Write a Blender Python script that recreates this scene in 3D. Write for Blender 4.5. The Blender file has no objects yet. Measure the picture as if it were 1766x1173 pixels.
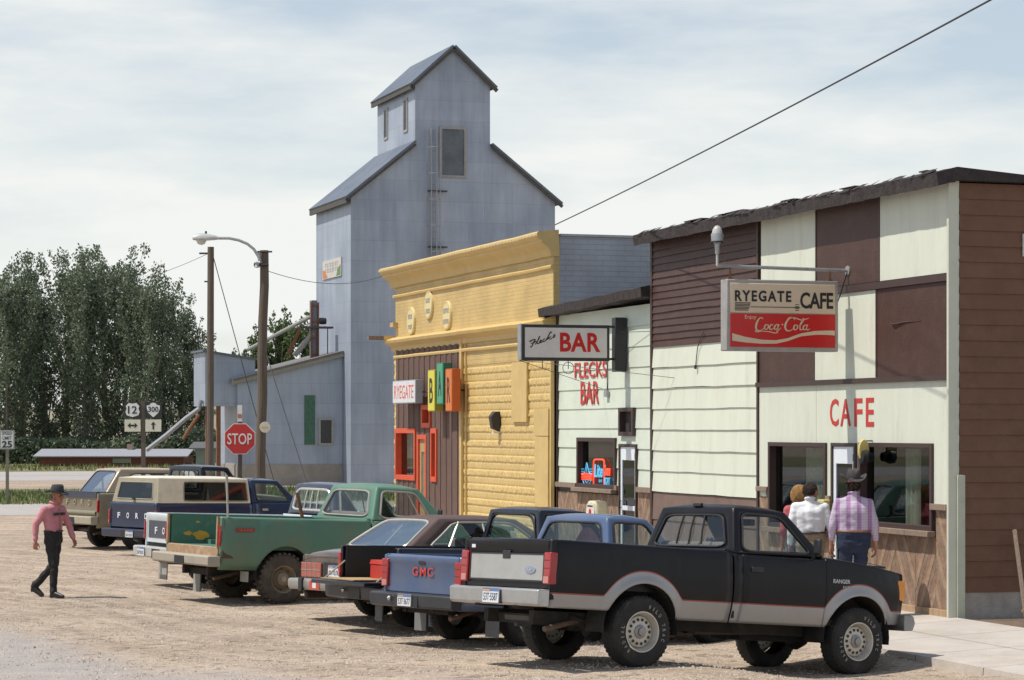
import bpy, bmesh, math, random
from mathutils import Vector, Matrix, Euler, noise
random.seed(7)
R = math.radians; PI = math.pi
sc = bpy.context.scene
C = sc.collection
# ---------------------------------------------------------------- camera
F, CX, CY, EYE = 4200.0, 883.0, 738.0, 2.65
cd = bpy.data.cameras.new('camera'); cam = bpy.data.objects.new('camera', cd); C.objects.link(cam)
cam.location = (0, 0, EYE); cam.rotation_euler = (PI/2, 0, 0)
cd.sensor_width = 36; cd.lens = F/1766*36; cd.shift_y = (CY-586.5)/1766
cd.clip_start = 0.5; cd.clip_end = 5000
sc.camera = cam
# ---------------------------------------------------------------- light
SUN_EL, SUN_AZ = R(61), (-0.985, -0.17)
sv = Vector((SUN_AZ[0]*math.cos(SUN_EL), SUN_AZ[1]*math.cos(SUN_EL), math.sin(SUN_EL))).normalized()
sl = bpy.data.lights.new('sun', 'SUN'); sl.energy = 4.5; sl.angle = R(0.6); sl.color = (1, .95, .86)
so = bpy.data.objects.new('sun', sl); C.objects.link(so)
so.rotation_euler = (-sv).to_track_quat('-Z', 'Y').to_euler()
w = bpy.data.worlds.new('World'); sc.world = w; w.use_nodes = True
nt = w.node_tree; nt.nodes.clear()
N = nt.nodes.new; Lk = nt.links.new
out = N('ShaderNodeOutputWorld'); bg = N('ShaderNodeBackground'); bg.inputs[1].default_value = 0.12
sky = N('ShaderNodeTexSky'); sky.sky_type = 'NISHITA'; sky.sun_disc = False
sky.sun_elevation = SUN_EL; sky.sun_rotation = math.atan2(sv.x, sv.y)
sky.air_density = 1.0; sky.dust_density = .7; sky.ozone_density = 1.0
tc = N('ShaderNodeTexCoord'); mp = N('ShaderNodeMapping'); mp.inputs['Scale'].default_value = (1.7, 1.7, 7)
mp.inputs['Location'].default_value = (.35, 0, .4)
n1 = N('ShaderNodeTexNoise'); n1.inputs['Scale'].default_value = 2.6; n1.inputs['Detail'].default_value = 9; n1.inputs['Roughness'].default_value = .55
Lk(tc.outputs['Generated'], mp.inputs[0]); Lk(mp.outputs[0], n1.inputs['Vector'])
cr = N('ShaderNodeValToRGB'); cr.color_ramp.elements[0].position = .40; cr.color_ramp.elements[1].position = .64
cr.color_ramp.elements[0].color = (.36, .36, .36, 1); cr.color_ramp.elements[1].color = (1, 1, 1, 1)
Lk(n1.outputs['Fac'], cr.inputs[0])
# more cloud towards the horizon (thin summer haze of the real sky)
sx = N('ShaderNodeSeparateXYZ'); Lk(tc.outputs['Generated'], sx.inputs[0])
mr = N('ShaderNodeMapRange'); mr.inputs[1].default_value = 0.0; mr.inputs[2].default_value = .16; mr.inputs[3].default_value = .92; mr.inputs[4].default_value = 0
Lk(sx.outputs[2], mr.inputs[0])
mx0 = N('ShaderNodeMath'); mx0.operation = 'MAXIMUM'; Lk(cr.outputs[0], mx0.inputs[0]); Lk(mr.outputs[0], mx0.inputs[1])
mix = N('ShaderNodeMixRGB'); mix.inputs[2].default_value = (7.5, 7.65, 7.45, 1)
mr2 = N('ShaderNodeMapRange'); mr2.inputs[1].default_value = .22; mr2.inputs[2].default_value = .55; mr2.inputs[3].default_value = 1; mr2.inputs[4].default_value = .22
Lk(sx.outputs[2], mr2.inputs[0]); thin = N('ShaderNodeMath'); thin.operation = 'MULTIPLY'; Lk(mx0.outputs[0], thin.inputs[0]); Lk(mr2.outputs[0], thin.inputs[1]); Lk(thin.outputs[0], mix.inputs[0]); Lk(sky.outputs[0], mix.inputs[1]); Lk(mix.outputs[0], bg.inputs[0]); Lk(bg.outputs[0], out.inputs[0])
sc.view_settings.view_transform = 'Standard'; sc.view_settings.look = 'None'
sc.view_settings.exposure = 0.0; sc.view_settings.gamma = 1
sc.render.engine = 'CYCLES'
sc.cycles.max_bounces = 6; sc.cycles.transparent_max_bounces = 16
# ---------------------------------------------------------------- materials
MATS = {}
def new_mat(name):
    m = bpy.data.materials.new(name); m.use_nodes = True; return m
def M(name, col=(.5, .5, .5), rough=.6, metal=0, var=.12, scale=6, bump=0, bscale=60, dirt=None, dscale=2.5, damt=.5, coat=0, emit=0, stretch=(1, 1, 1), spec=None, dtight=.5):
    """weathered procedural surface: colour wanders by two noises, optional dirt patches, optional bump"""
    if name in MATS: return MATS[name]
    m = new_mat(name); t = m.node_tree; b = t.nodes['Principled BSDF']; n = t.nodes.new; l = t.links.new
    b.inputs['Roughness'].default_value = rough; b.inputs['Metallic'].default_value = metal
    if spec is not None: b.inputs['Specular IOR Level'].default_value = spec
    if coat: b.inputs['Coat Weight'].default_value = coat; b.inputs['Coat Roughness'].default_value = .08
    co = n('ShaderNodeTexCoord'); ma = n('ShaderNodeMapping'); ma.inputs['Scale'].default_value = stretch; l(co.outputs['Object'], ma.inputs[0])
    no = n('ShaderNodeTexNoise'); no.inputs['Scale'].default_value = scale; no.inputs['Detail'].default_value = 6; no.inputs['Roughness'].default_value = .65; l(ma.outputs[0], no.inputs['Vector'])
    cr = n('ShaderNodeValToRGB'); e = cr.color_ramp.elements
    e[0].position = .3; e[1].position = .7
    e[0].color = tuple(max(0, c*(1-var)) for c in col)+(1,); e[1].color = tuple(min(1, c*(1+var)) for c in col)+(1,)
    l(no.outputs['Fac'], cr.inputs[0]); last = cr.outputs[0]
    if dirt:
        n2 = n('ShaderNodeTexNoise'); n2.inputs['Scale'].default_value = dscale; n2.inputs['Detail'].default_value = 10; n2.inputs['Roughness'].default_value = .7; l(ma.outputs[0], n2.inputs['Vector'])
        r2 = n('ShaderNodeValToRGB'); r2.color_ramp.elements[0].position = dtight; r2.color_ramp.elements[1].position = dtight+.2
        r2.color_ramp.elements[0].color = (0, 0, 0, 1); r2.color_ramp.elements[1].color = (damt, damt, damt, 1); l(n2.outputs['Fac'], r2.inputs[0])
        mx = n('ShaderNodeMixRGB'); mx.inputs[2].default_value = tuple(dirt)+(1,); l(r2.outputs[0], mx.inputs[0]); l(last, mx.inputs[1]); last = mx.outputs[0]
    l(last, b.inputs['Base Color'])
    if emit: l(last, b.inputs['Emission Color']); b.inputs['Emission Strength'].default_value = emit
    if bump:
        n3 = n('ShaderNodeTexNoise'); n3.inputs['Scale'].default_value = bscale; n3.inputs['Detail'].default_value = 5; l(ma.outputs[0], n3.inputs['Vector'])
        bp = n('ShaderNodeBump'); bp.inputs['Strength'].default_value = bump; bp.inputs['Distance'].default_value = .02; l(n3.outputs['Fac'], bp.inputs['Height']); l(bp.outputs[0], b.inputs['Normal'])
    MATS[name] = m; return m
def glass(name, tint=(.55, .62, .62), refl=.55, rough=.02, alpha=.75):
    if name in MATS: return MATS[name]
    m = new_mat(name); t = m.node_tree; t.nodes.clear(); n = t.nodes.new; l = t.links.new
    o = n('ShaderNodeOutputMaterial'); tr = n('ShaderNodeBsdfTransparent'); tr.inputs[0].default_value = tuple(tint)+(1,)
    g = n('ShaderNodeBsdfGlossy'); g.inputs['Roughness'].default_value = rough; g.inputs[0].default_value = (.9, .95, 1, 1)
    lw = n('ShaderNodeLayerWeight'); lw.inputs[0].default_value = .5; f = n('ShaderNodeMath'); f.operation = 'POWER'; f.inputs[1].default_value = 5; l(lw.outputs['Facing'], f.inputs[0])
    ad = n('ShaderNodeMath'); ad.operation = 'MULTIPLY_ADD'; ad.inputs[1].default_value = .94; ad.inputs[2].default_value = .045+refl*.04; l(f.outputs[0], ad.inputs[0])
    ms = n('ShaderNodeMixShader'); l(ad.outputs[0], ms.inputs[0]); l(tr.outputs[0], ms.inputs[1]); l(g.outputs[0], ms.inputs[2])
    l(ms.outputs[0], o.inputs[0]); MATS[name] = m; return m
# ---------------------------------------------------------------- mesh builder
class MB:
    def __init__(s): s.v = []; s.f = []; s.m = []; s.T = None; s.mat = 0
    def p(s, x, y, z):
        c = Vector((x, y, z))
        if s.T is not None: c = s.T @ c
        s.v.append((c.x, c.y, c.z)); return len(s.v)-1
    def face(s, ids, m=None): s.f.append(tuple(ids)); s.m.append(s.mat if m is None else m)
    def quad(s, a, b, c, d, m=None): s.face([s.p(*a), s.p(*b), s.p(*c), s.p(*d)], m)
    def box(s, x0, x1, y0, y1, z0, z1, m=None):
        i = [s.p(x, y, z) for z in (z0, z1) for y in (y0, y1) for x in (x0, x1)]
        for q in ((0, 2, 3, 1), (4, 5, 7, 6), (0, 1, 5, 4), (2, 6, 7, 3), (0, 4, 6, 2), (1, 3, 7, 5)): s.face([i[k] for k in q], m)
    def prism(s, pts, axis, a, b, m=None):
        """polygon pts (2D) extruded along axis from a to b; axis x: pts=(y,z); y: (x,z); z: (x,y)"""
        def P(u, v, t): return {'x': (t, u, v), 'y': (u, t, v), 'z': (u, v, t)}[axis]
        n = len(pts); A = [s.p(*P(u, v, a)) for u, v in pts]; B = [s.p(*P(u, v, b)) for u, v in pts]
        s.face(A[::-1], m); s.face(B, m)
        for i in range(n): j = (i+1) % n; s.face([A[i], A[j], B[j], B[i]], m)
    def tube(s, pts, r, seg=8, cap=True, m=None):
        pts = [Vector(p) for p in pts]; n = len(pts)
        rs = r if isinstance(r, (list, tuple)) else [r]*n
        rings = []; up = None
        for i, p in enumerate(pts):
            d = (pts[min(i+1, n-1)]-pts[max(i-1, 0)]).normalized()
            if up is None: up = Vector((0, 0, 1)) if abs(d.z) < .9 else Vector((1, 0, 0))
            a = d.cross(up).normalized(); bb = a.cross(d).normalized(); up = bb
            rings.append([s.p(*(p+(a*math.cos(2*PI*k/seg)+bb*math.sin(2*PI*k/seg))*rs[i])) for k in range(seg)])
        for i in range(n-1):
            for k in range(seg): j = (k+1) % seg; s.face([rings[i][k], rings[i][j], rings[i+1][j], rings[i+1][k]], m)
        if cap: s.face(rings[0], m); s.face(rings[-1][::-1], m)
    def lathe(s, prof, axis='z', o=(0, 0, 0), seg=24, m=None, ms=None):
        """prof = [(radius, height)...] about the axis through o"""
        rings = []
        for r, h in prof:
            rg = []
            for k in range(seg):
                a = 2*PI*k/seg; c, d = r*math.cos(a), r*math.sin(a)
                q = {'z': (c, d, h), 'y': (c, h, d), 'x': (h, c, d)}[axis]
                rg.append(s.p(o[0]+q[0], o[1]+q[1], o[2]+q[2]))
            rings.append(rg)
        for i in range(len(rings)-1):
            mm = ms[i] if ms else m
            for k in range(seg): j = (k+1) % seg; s.face([rings[i][k], rings[i][j], rings[i+1][j], rings[i+1][k]], mm)
    def grid(s, fn, nu, nv, m=None, flip=False):
        g = [[s.p(*fn(i/nu, j/nv)) for j in range(nv+1)] for i in range(nu+1)]
        for i in range(nu):
            for j in range(nv):
                q = [g[i][j], g[i+1][j], g[i+1][j+1], g[i][j+1]]
                s.face(q[::-1] if flip else q, m)
        return g
    def build(s, name, mats, parent=None, smooth=False, bevel=0, seg=2, weld=False, fixn=True, sub=0, ang=35):
        me = bpy.data.meshes.new(name); me.from_pydata(s.v, [], s.f)
        mats = mats if isinstance(mats, (list, tuple)) else [mats]
        for mm in mats: me.materials.append(mm)
        me.polygons.foreach_set('material_index', s.m)
        if weld or fixn:
            bm = bmesh.new(); bm.from_mesh(me)
            if weld: bmesh.ops.remove_doubles(bm, verts=bm.verts, dist=.0008)
            if fixn: bmesh.ops.recalc_face_normals(bm, faces=bm.faces)
            bm.to_mesh(me); bm.free()
        me.update()
        o = bpy.data.objects.new(name, me); C.objects.link(o)
        if parent is not None: o.parent = parent
        if smooth: me.polygons.foreach_set('use_smooth', [True]*len(me.polygons)); me.set_sharp_from_angle(angle=R(ang))
        if bevel:
            b = o.modifiers.new('bevel', 'BEVEL'); b.width = bevel; b.segments = seg; b.limit_method = 'ANGLE'; b.angle_limit = R(33)
            b.harden_normals = False
            if not smooth: me.polygons.foreach_set('use_smooth', [True]*len(me.polygons)); me.set_sharp_from_angle(angle=R(40))
        if sub:
            b = o.modifiers.new('sub', 'SUBSURF'); b.levels = sub; b.render_levels = sub
        return o
def empty(name, label, cat, loc=(0, 0, 0), rot=(0, 0, 0), group=None):
    o = bpy.data.objects.new(name, None); C.objects.link(o); o.location = loc; o.rotation_euler = rot; o.empty_display_size = .3
    o['label'] = label; o['category'] = cat
    if group: o['group'] = group
    return o
def tag(o, label, cat, group=None):
    o['label'] = label; o['category'] = cat
    if group: o['group'] = group
    return o
def kind(o, k='structure'): o['kind'] = k; return o
def text(name, s, mat, wdt, hgt, M4, parent, depth=.006, bold=0.0, shear=0, spacing=1.0):
    """lettering as a mesh, centred, fitted to wdt x hgt, in the XY plane of matrix M4 (X right, Y up, Z out)"""
    cu = bpy.data.curves.new(name, 'FONT'); cu.body = s; cu.align_x = 'CENTER'; cu.size = 1; cu.extrude = .5; cu.offset = bold; cu.shear = shear; cu.space_character = spacing; cu.resolution_u = 3
    to = bpy.data.objects.new('tmp', cu); C.objects.link(to)
    bpy.context.view_layer.update()
    me = bpy.data.meshes.new_from_object(to.evaluated_get(bpy.context.evaluated_depsgraph_get()))
    bpy.data.objects.remove(to); bpy.data.curves.remove(cu)
    xs = [v.co.x for v in me.vertices]; ys = [v.co.y for v in me.vertices]
    x0, x1, y0, y1 = min(xs), max(xs), min(ys), max(ys)
    for v in me.vertices:
        c = Vector(((v.co.x-(x0+x1)/2)/(x1-x0)*wdt, (v.co.y-(y0+y1)/2)/(y1-y0)*hgt, v.co.z*depth))
        v.co = M4 @ c
    me.name = name; me.materials.clear(); me.materials.append(mat)
    o = bpy.data.objects.new(name, me); C.objects.link(o)
    if parent is not None: o.parent = parent
    return o
def marks(name, mat, wdt, hgt, M4, parent, n=7, depth=.003, seed=1, rows=1):
    """lettering too worn or small to be read in the photograph: a band of upright strokes, no words"""
    mb = MB(); mb.T = M4; r = random.Random(seed)
    for q in range(rows):
        z0 = -hgt/2+q*hgt/rows; hh = hgt/rows*.8
        for k in range(n):
            x = -wdt/2+wdt*(k+.5)/n; w_ = wdt/n*r.uniform(.25, .38); a, b = r.choice(((0, 1), (0, 1), (0, .9), (.1, 1), (0, 1)))
            mb.box(x-w_, x+w_*.1, z0+hh*a, z0+hh*b, 0, depth)
            if r.random() < .7: mb.box(x-w_, x+w_, z0+hh*(b-.22), z0+hh*b, 0, depth*.98)
            if r.random() < .6: mb.box(x-w_, x+w_, z0+hh*a, z0+hh*(a+.2), 0, depth*.97)
    return mb.build(name, mat, parent)
def XF(loc, right=(1, 0, 0), up=(0, 0, 1)):
    r = Vector(right).normalized(); u = Vector(up).normalized(); z = r.cross(u); 
    m = Matrix((r, u, z)).transposed().to_4x4(); m.translation = Vector(loc); return m
def brush(mb, pts, ws, T, depth=.004, m=None):
    """calligraphic stroke: 2D points with widths, extruded, placed by T"""
    P = []; W = []
    n = len(pts)
    for i in range(n-1):                      # Catmull-Rom
        p0, p1, p2, p3 = [Vector(pts[min(max(k, 0), n-1)]) for k in (i-1, i, i+1, i+2)]
        for k in range(6):
            t = k/6
            P.append(.5*((2*p1)+(-p0+p2)*t+(2*p0-5*p1+4*p2-p3)*t*t+(-p0+3*p1-3*p2+p3)*t**3)); W.append(ws[i]*(1-t)+ws[i+1]*t)
    P.append(Vector(pts[-1])); W.append(ws[-1])
    old = mb.T; mb.T = T
    L = []
    for i, p in enumerate(P):
        d = (P[min(i+1, len(P)-1)]-P[max(i-1, 0)])
        d = d.normalized() if d.length > 1e-9 else Vector((1, 0))
        nn = Vector((-d.y, d.x))*W[i]*.5
        L.append([mb.p(p.x+nn.x, p.y+nn.y, 0), mb.p(p.x-nn.x, p.y-nn.y, 0), mb.p(p.x-nn.x, p.y-nn.y, depth), mb.p(p.x+nn.x, p.y+nn.y, depth)])
    for a, b in zip(L, L[1:]):
        for k in range(4): j = (k+1) % 4; mb.face([a[k], a[j], b[j], b[k]], m)
    mb.face(L[0], m); mb.face(L[-1][::-1], m); mb.T = old
# ---------------------------------------------------------------- facade frame
UX, UY = -.3128, .9498          # along the row of shops, away from the camera
NX, NY = .9498, .3128           # into the shops
C0 = Vector((5.59, 31.0, 0))
FROT = (0, 0, math.atan2(-UY, -UX))      # local +x = towards the camera end, local +y = into the building
def s_of(px, ox=C0.x, oy=C0.y, d=0.0):
    """distance along the row of the point seen at column px, on the plane d metres in front of the facade"""
    k = (px-CX)/F; x0, y0 = ox-NX*d, oy-NY*d
    return (x0-k*y0)/(k*UY-UX)
def Yd(s, d=0.0, oy=C0.y): return oy+UY*s-NY*d
def z_of(py, Y): return EYE+(CY-py)*Y/F
def fz(px, py, d=0.0): return z_of(py, Yd(s_of(px, d=d), d))
# ================================================================ ground
# vehicle stands: name -> (X, Y, heading deg, wheelbase, track/2) ; ground heights at their wheels come from the lot's surface
def ground_base(x, y):
    t = max(0, min(1, (y-38)/24)); t = t*t*(3-2*t)
    return -.32*t-.0004*max(0, y-140)*0
GPTS = []   # (x,y,z residual)
def ground_z(x, y):
    b = ground_base(x, y); sw = 0; sz = 0
    for gx, gy, gz in GPTS:
        d2 = (x-gx)**2+(y-gy)**2
        if d2 > 64: continue
        w_ = (1-d2/64)**2/(d2+.06)**1.6; sw += w_; sz += w_*(gz-ground_base(gx, gy))
    # gentle: the row of shops stands on a slight rise
    return b+(sz/(sw+.04) if sw > 1e-6 else 0)
def loc_pt(X, Y, th, x, y): c, s = math.cos(th), math.sin(th); return X+x*c-y*s, Y+x*s+y*c
STANDS = {  # X, Y, heading, z of rear axle ground, nose-down pitch, roll
 'ranger': (.84, 25.4, 33, .205, 4.7, -1.6), 'gmc': (-.27, 29.3, 37.5, .07, 2.3, -.6), 'black': (-.92, 31.6, 31, .02, 2.0, -.9),
 'sedan': (-1.47, 33.2, 34, .06, 1.2, -1.0), 'green': (-4.05, 38.3, 33, -.06, 2.4, 0), 'white': (-4.9, 41.8, 31, -.06, 2.0, 0),
 'navy': (-7.82, 56.2, 42, -.29, 1.2, 0), 'tan': (-9.6, 59.5, 38, -.28, 1.2, 0)}
for k, (X, Y, th, z, pi, ro) in STANDS.items():
    th = R(th)
    for x in (0, 2.9):
        for y in (-.8, .8):
            gx, gy = loc_pt(X, Y, th, x, y); GPTS.append((gx, gy, z-x*math.sin(R(pi))+y*math.sin(R(ro))))
GPTS.append((-7.2, 38.4, -.03)); GPTS.append((-7.2, 36, -.02)); GPTS.append((-6.4, 40, -.05))
for s_ in range(-6, 30, 3):
    GPTS.append((C0.x+UX*s_-NX*2.5, C0.y+UY*s_-NY*2.55, .085)); GPTS.append((C0.x+UX*s_-NX*.5, C0.y+UY*s_-NY*.5, .03))
# gravel: pinkish tan crushed stone with tracks
def gravel_mat():
    m = new_mat('gravel'); t = m.node_tree; b = t.nodes['Principled BSDF']; n = t.nodes.new; l = t.links.new
    b.inputs['Roughness'].default_value = .95; b.inputs['Specular IOR Level'].default_value = .15
    co = n('ShaderNodeTexCoord')
    def noi(sc_, det=8, ro=.65, st=None):
        q = n('ShaderNodeTexNoise'); q.inputs['Scale'].default_value = sc_; q.inputs['Detail'].default_value = det; q.inputs['Roughness'].default_value = ro
        if st:
            mp_ = n('ShaderNodeMapping'); mp_.inputs['Scale'].default_value = st; mp_.inputs['Rotation'].default_value = (0, 0, R(-20)); l(co.outputs['Object'], mp_.inputs[0]); l(mp_.outputs[0], q.inputs['Vector'])
        else: l(co.outputs['Object'], q.inputs['Vector'])
        return q.outputs['Fac']
    def ramp(src, a, b_, c0, c1):
        r = n('ShaderNodeValToRGB'); r.color_ramp.elements[0].position = a; r.color_ramp.elements[1].position = b_; r.color_ramp.elements[0].color = c0+(1,); r.color_ramp.elements[1].color = c1+(1,); l(src, r.inputs[0]); return r.outputs[0]
    base = ramp(noi(.5, 6), .35, .65, (.385, .31, .235), (.485, .40, .315))
    v = n('ShaderNodeTexVoronoi'); v.inputs['Scale'].default_value = 26; l(co.outputs['Object'], v.inputs['Vector'])
    peb = n('ShaderNodeMixRGB'); peb.blend_type = 'MULTIPLY'; peb.inputs[0].default_value = .45; l(base, peb.inputs[1])
    sepc = n('ShaderNodeSeparateColor'); l(v.outputs['Color'], sepc.inputs[0])
    l(ramp(sepc.outputs[0], .1, .95, (.5, .5, .52), (1.35, 1.3, 1.25)), peb.inputs[2])
    v2 = n('ShaderNodeTexVoronoi'); v2.inputs['Scale'].default_value = 9; l(co.outputs['Object'], v2.inputs['Vector'])
    sp2 = n('ShaderNodeSeparateColor'); l(v2.outputs['Color'], sp2.inputs[0])
    big = n('ShaderNodeMixRGB'); big.blend_type = 'MULTIPLY'; big.inputs[0].default_value = 1; l(peb.outputs[0], big.inputs[1]); l(ramp(sp2.outputs[1], .86, .95, (1, 1, 1), (.62, .6, .6)), big.inputs[2])
    trk = n('ShaderNodeMixRGB'); trk.blend_type = 'MULTIPLY'; trk.inputs[0].default_value = 1; l(big.outputs[0], trk.inputs[1])
    l(ramp(noi(.55, 7, .62, (.5, 1.6, 1)), .38, .64, (.90, .89, .90), (1.08, 1.07, 1.06)), trk.inputs[2])
    # grey worn street surface at the lower left with a soft, ragged edge, and tyre tracks that follow it
    sp_ = n('ShaderNodeSeparateXYZ'); l(co.outputs['Object'], sp_.inputs[0])
    mr_ = n('ShaderNodeMapRange'); mr_.inputs[1].default_value = -12; mr_.inputs[2].default_value = 8; l(sp_.outputs[0], mr_.inputs[0])
    fc = n('ShaderNodeFloatCurve'); cv_ = fc.mapping.curves[0]; cv_.points[0].location = (0, 1.0); cv_.points[1].location = (1, .11)
    for q in ((.13, .82), (.27, .625), (.42, .34), (.575, .195), (.725, .145), (.9, .12)): cv_.points.new(*q)
    fc.mapping.update(); l(mr_.outputs[0], fc.inputs['Value'])
    yc = n('ShaderNodeMath'); yc.operation = 'MULTIPLY_ADD'; yc.inputs[1].default_value = 20; yc.inputs[2].default_value = 20; l(fc.outputs[0], yc.inputs[0])
    ds = n('ShaderNodeMath'); ds.operation = 'SUBTRACT'; l(yc.outputs[0], ds.inputs[0]); l(sp_.outputs[1], ds.inputs[1])
    wob = n('ShaderNodeMath'); wob.operation = 'MULTIPLY_ADD'; wob.inputs[1].default_value = 4.5; l(noi(.9, 8, .7), wob.inputs[0]); l(ds.outputs[0], wob.inputs[2])
    sf = n('ShaderNodeMapRange'); sf.interpolation_type = 'SMOOTHSTEP'; sf.inputs[1].default_value = 1.4; sf.inputs[2].default_value = 4.2; l(wob.outputs[0], sf.inputs[0])
    cmb = n('ShaderNodeCombineXYZ'); sc1 = n('ShaderNodeMath'); sc1.operation = 'MULTIPLY'; sc1.inputs[1].default_value = .9; l(ds.outputs[0], sc1.inputs[0]); l(sc1.outputs[0], cmb.inputs[0])
    sc2 = n('ShaderNodeMath'); sc2.operation = 'MULTIPLY'; sc2.inputs[1].default_value = .07; l(sp_.outputs[0], sc2.inputs[0]); l(sc2.outputs[0], cmb.inputs[1])
    tn = n('ShaderNodeTexNoise'); tn.inputs['Scale'].default_value = 1.6; tn.inputs['Detail'].default_value = 5; tn.inputs['Roughness'].default_value = .6; l(cmb.outputs[0], tn.inputs['Vector'])
    tm = n('ShaderNodeMixRGB'); tm.blend_type = 'MULTIPLY'; tm.inputs[0].default_value = 1; l(trk.outputs[0], tm.inputs[1]); l(ramp(tn.outputs['Fac'], .36, .62, (.82, .82, .83), (1.10, 1.10, 1.09)), tm.inputs[2])
    st_ = n('ShaderNodeMixRGB'); l(sf.outputs[0], st_.inputs[0]); l(tm.outputs[0], st_.inputs[1]); l(ramp(noi(2.2, 8, .7), .35, .68, (.33, .30, .285), (.43, .385, .355)), st_.inputs[2])
    l(st_.outputs[0], b.inputs['Base Color'])
    bp = n('ShaderNodeBump'); bp.inputs['Strength'].default_value = .6; bp.inputs['Distance'].default_value = .03
    mx = n('ShaderNodeMath'); mx.operation = 'ADD'; l(noi(16, 6, .8), mx.inputs[0]); l(v.outputs['Distance'], mx.inputs[1]); l(mx.outputs[0], bp.inputs['Height']); l(bp.outputs[0], b.inputs['Normal'])
    return m
GRAVEL = gravel_mat()
mb = MB()
xs = [-1500, -600, -250, -120, -60, -40]+[-30+i*1.0 for i in range(0, 18)]+[-12+.4*i for i in range(0, 66)]+[15+i*1.5 for i in range(0, 10)]+[35, 60, 120, 250, 600, 1500]
ys = [-60, -20, 0, 8, 14]+[18+.4*i for i in range(0, 75)]+[48+i*1.0 for i in range(0, 28)]+[80, 90, 100, 120, 140, 160, 180, 220, 300, 500, 1000, 2500]
idx = [[mb.p(x, y, ground_z(x, y)+.012*noise.noise(Vector((x*1.3, y*1.3, 0)))*(1 if 20 < y < 70 else 0)) for y in ys] for x in xs]
for i in range(len(xs)-1):
    for j in range(len(ys)-1): mb.face([idx[i][j], idx[i+1][j], idx[i+1][j+1], idx[i][j+1]])
kind(mb.build('ground', GRAVEL, smooth=True))
# loose stones on the gravel: nobody could count them
mb = MB(); rs = random.Random(3)
for i in range(48000):
    y = 21+rs.random()**1.15*34; k = (rs.random()*1850-60-CX)/F; x = k*y
    dd = (C0.x-x)*NX+(C0.y-y)*NY
    if dd < 2.36: continue
    z = ground_z(x, y) if i % 1 == 0 else 0; r = rs.uniform(.007, .016)*(1.7 if rs.random() < .03 else 1)
    q = [(x+r*math.cos(a+i)*rs.uniform(.7, 1.2), y+r*math.sin(a+i)*rs.uniform(.7, 1.2), z-.003) for a in (0, 1.6, 3.1, 4.6)]
    t_ = (x+rs.uniform(-.3, .3)*r, y+rs.uniform(-.3, .3)*r, z+r*rs.uniform(.6, 1))
    ids = [mb.p(*a) for a in q]; tt = mb.p(*t_); mm = rs.choice((0, 0, 1, 2))
    for k2 in range(4): mb.face([ids[k2], ids[(k2+1) % 4], tt], mm)
kind(mb.build('loose_stones', [M('stone_a', (.50, .42, .34), .9), M('stone_b', (.58, .51, .44), .9), M('stone_c', (.27, .22, .18), .9)], fixn=True), 'stuff')
def sheet(name, poly, z, mat, zf=None, n=24, k=True):
    """sheet between two polylines of equal length"""
    mb = MB(); a, b = poly
    def pt(P, t):
        t = t*(len(P)-1); i = min(int(t), len(P)-2); f = t-i; return P[i][0]*(1-f)+P[i+1][0]*f, P[i][1]*(1-f)+P[i+1][1]*f
    def fn(u, v):
        ax, ay = pt(a, u); bx, by = pt(b, u); x, y = ax*(1-v)+bx*v, ay*(1-v)+by*v
        return x, y, (ground_z(x, y) if zf is None else zf(x, y))+z
    mb.grid(fn, n, 6); o = mb.build(name, mat, smooth=True)
    return kind(o) if k else o
ASPH = M('asphalt', (.31, .275, .25), .9, var=.14, scale=1.2, bump=.5, bscale=40, dirt=(.40, .33, .27), damt=.7, dscale=.7)
HWY = M('highway_asphalt', (.38, .35, .335), .9, var=.08, scale=.6)
def along(x0, y0, dx, ts, off=0): return [(x0+t*NX+off*UX, y0+t*NY+off*UY) for t in ts]
T_ = [-260, -120, -60, -30, 0, 30, 80, 200]
hx, hy = -24.0, 137.0
sheet('highway', (along(hx, hy, 0, T_), along(hx, hy, 0, T_, 30)), .008, HWY)
for k_, o_ in enumerate((14.2, 14.7)):
    sheet('centre_line', (along(hx, hy, 0, T_, o_), along(hx, hy, 0, T_, o_+.2)), .014, M('road_yellow', (.62, .45, .12), .8))
sheet('highway_edge_line', (along(hx, hy, 0, T_, 2.0), along(hx, hy, 0, T_, 2.25)), .014, M('road_white', (.6, .6, .56), .8))
# the paved cross street at the left, and the tarred street edge at bottom left
sheet('side_street', (along(-16, 83, 0, [-120, -40, -10, 2, 14]), along(-16, 83, 0, [-120, -40, -10, 2, 14], 12)), .006, M('street_asphalt', (.38, .35, .33), .9, var=.1, scale=1))
def st_edge(zadd): pass
(lambda *a, **k: None)('street', ([(-40, 36.5), (-9.4, 36.4), (-6.6, 32.5), (-3.6, 26.8), (-.5, 23.9), (2.5, 22.9), (6, 22.4), (12, 21.9)], [(-40, 10), (-30, 10), (-22, 10), (-15, 10), (-8, 10), (0, 10), (6, 10), (12, 10)]), .012, ASPH, n=60)
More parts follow.
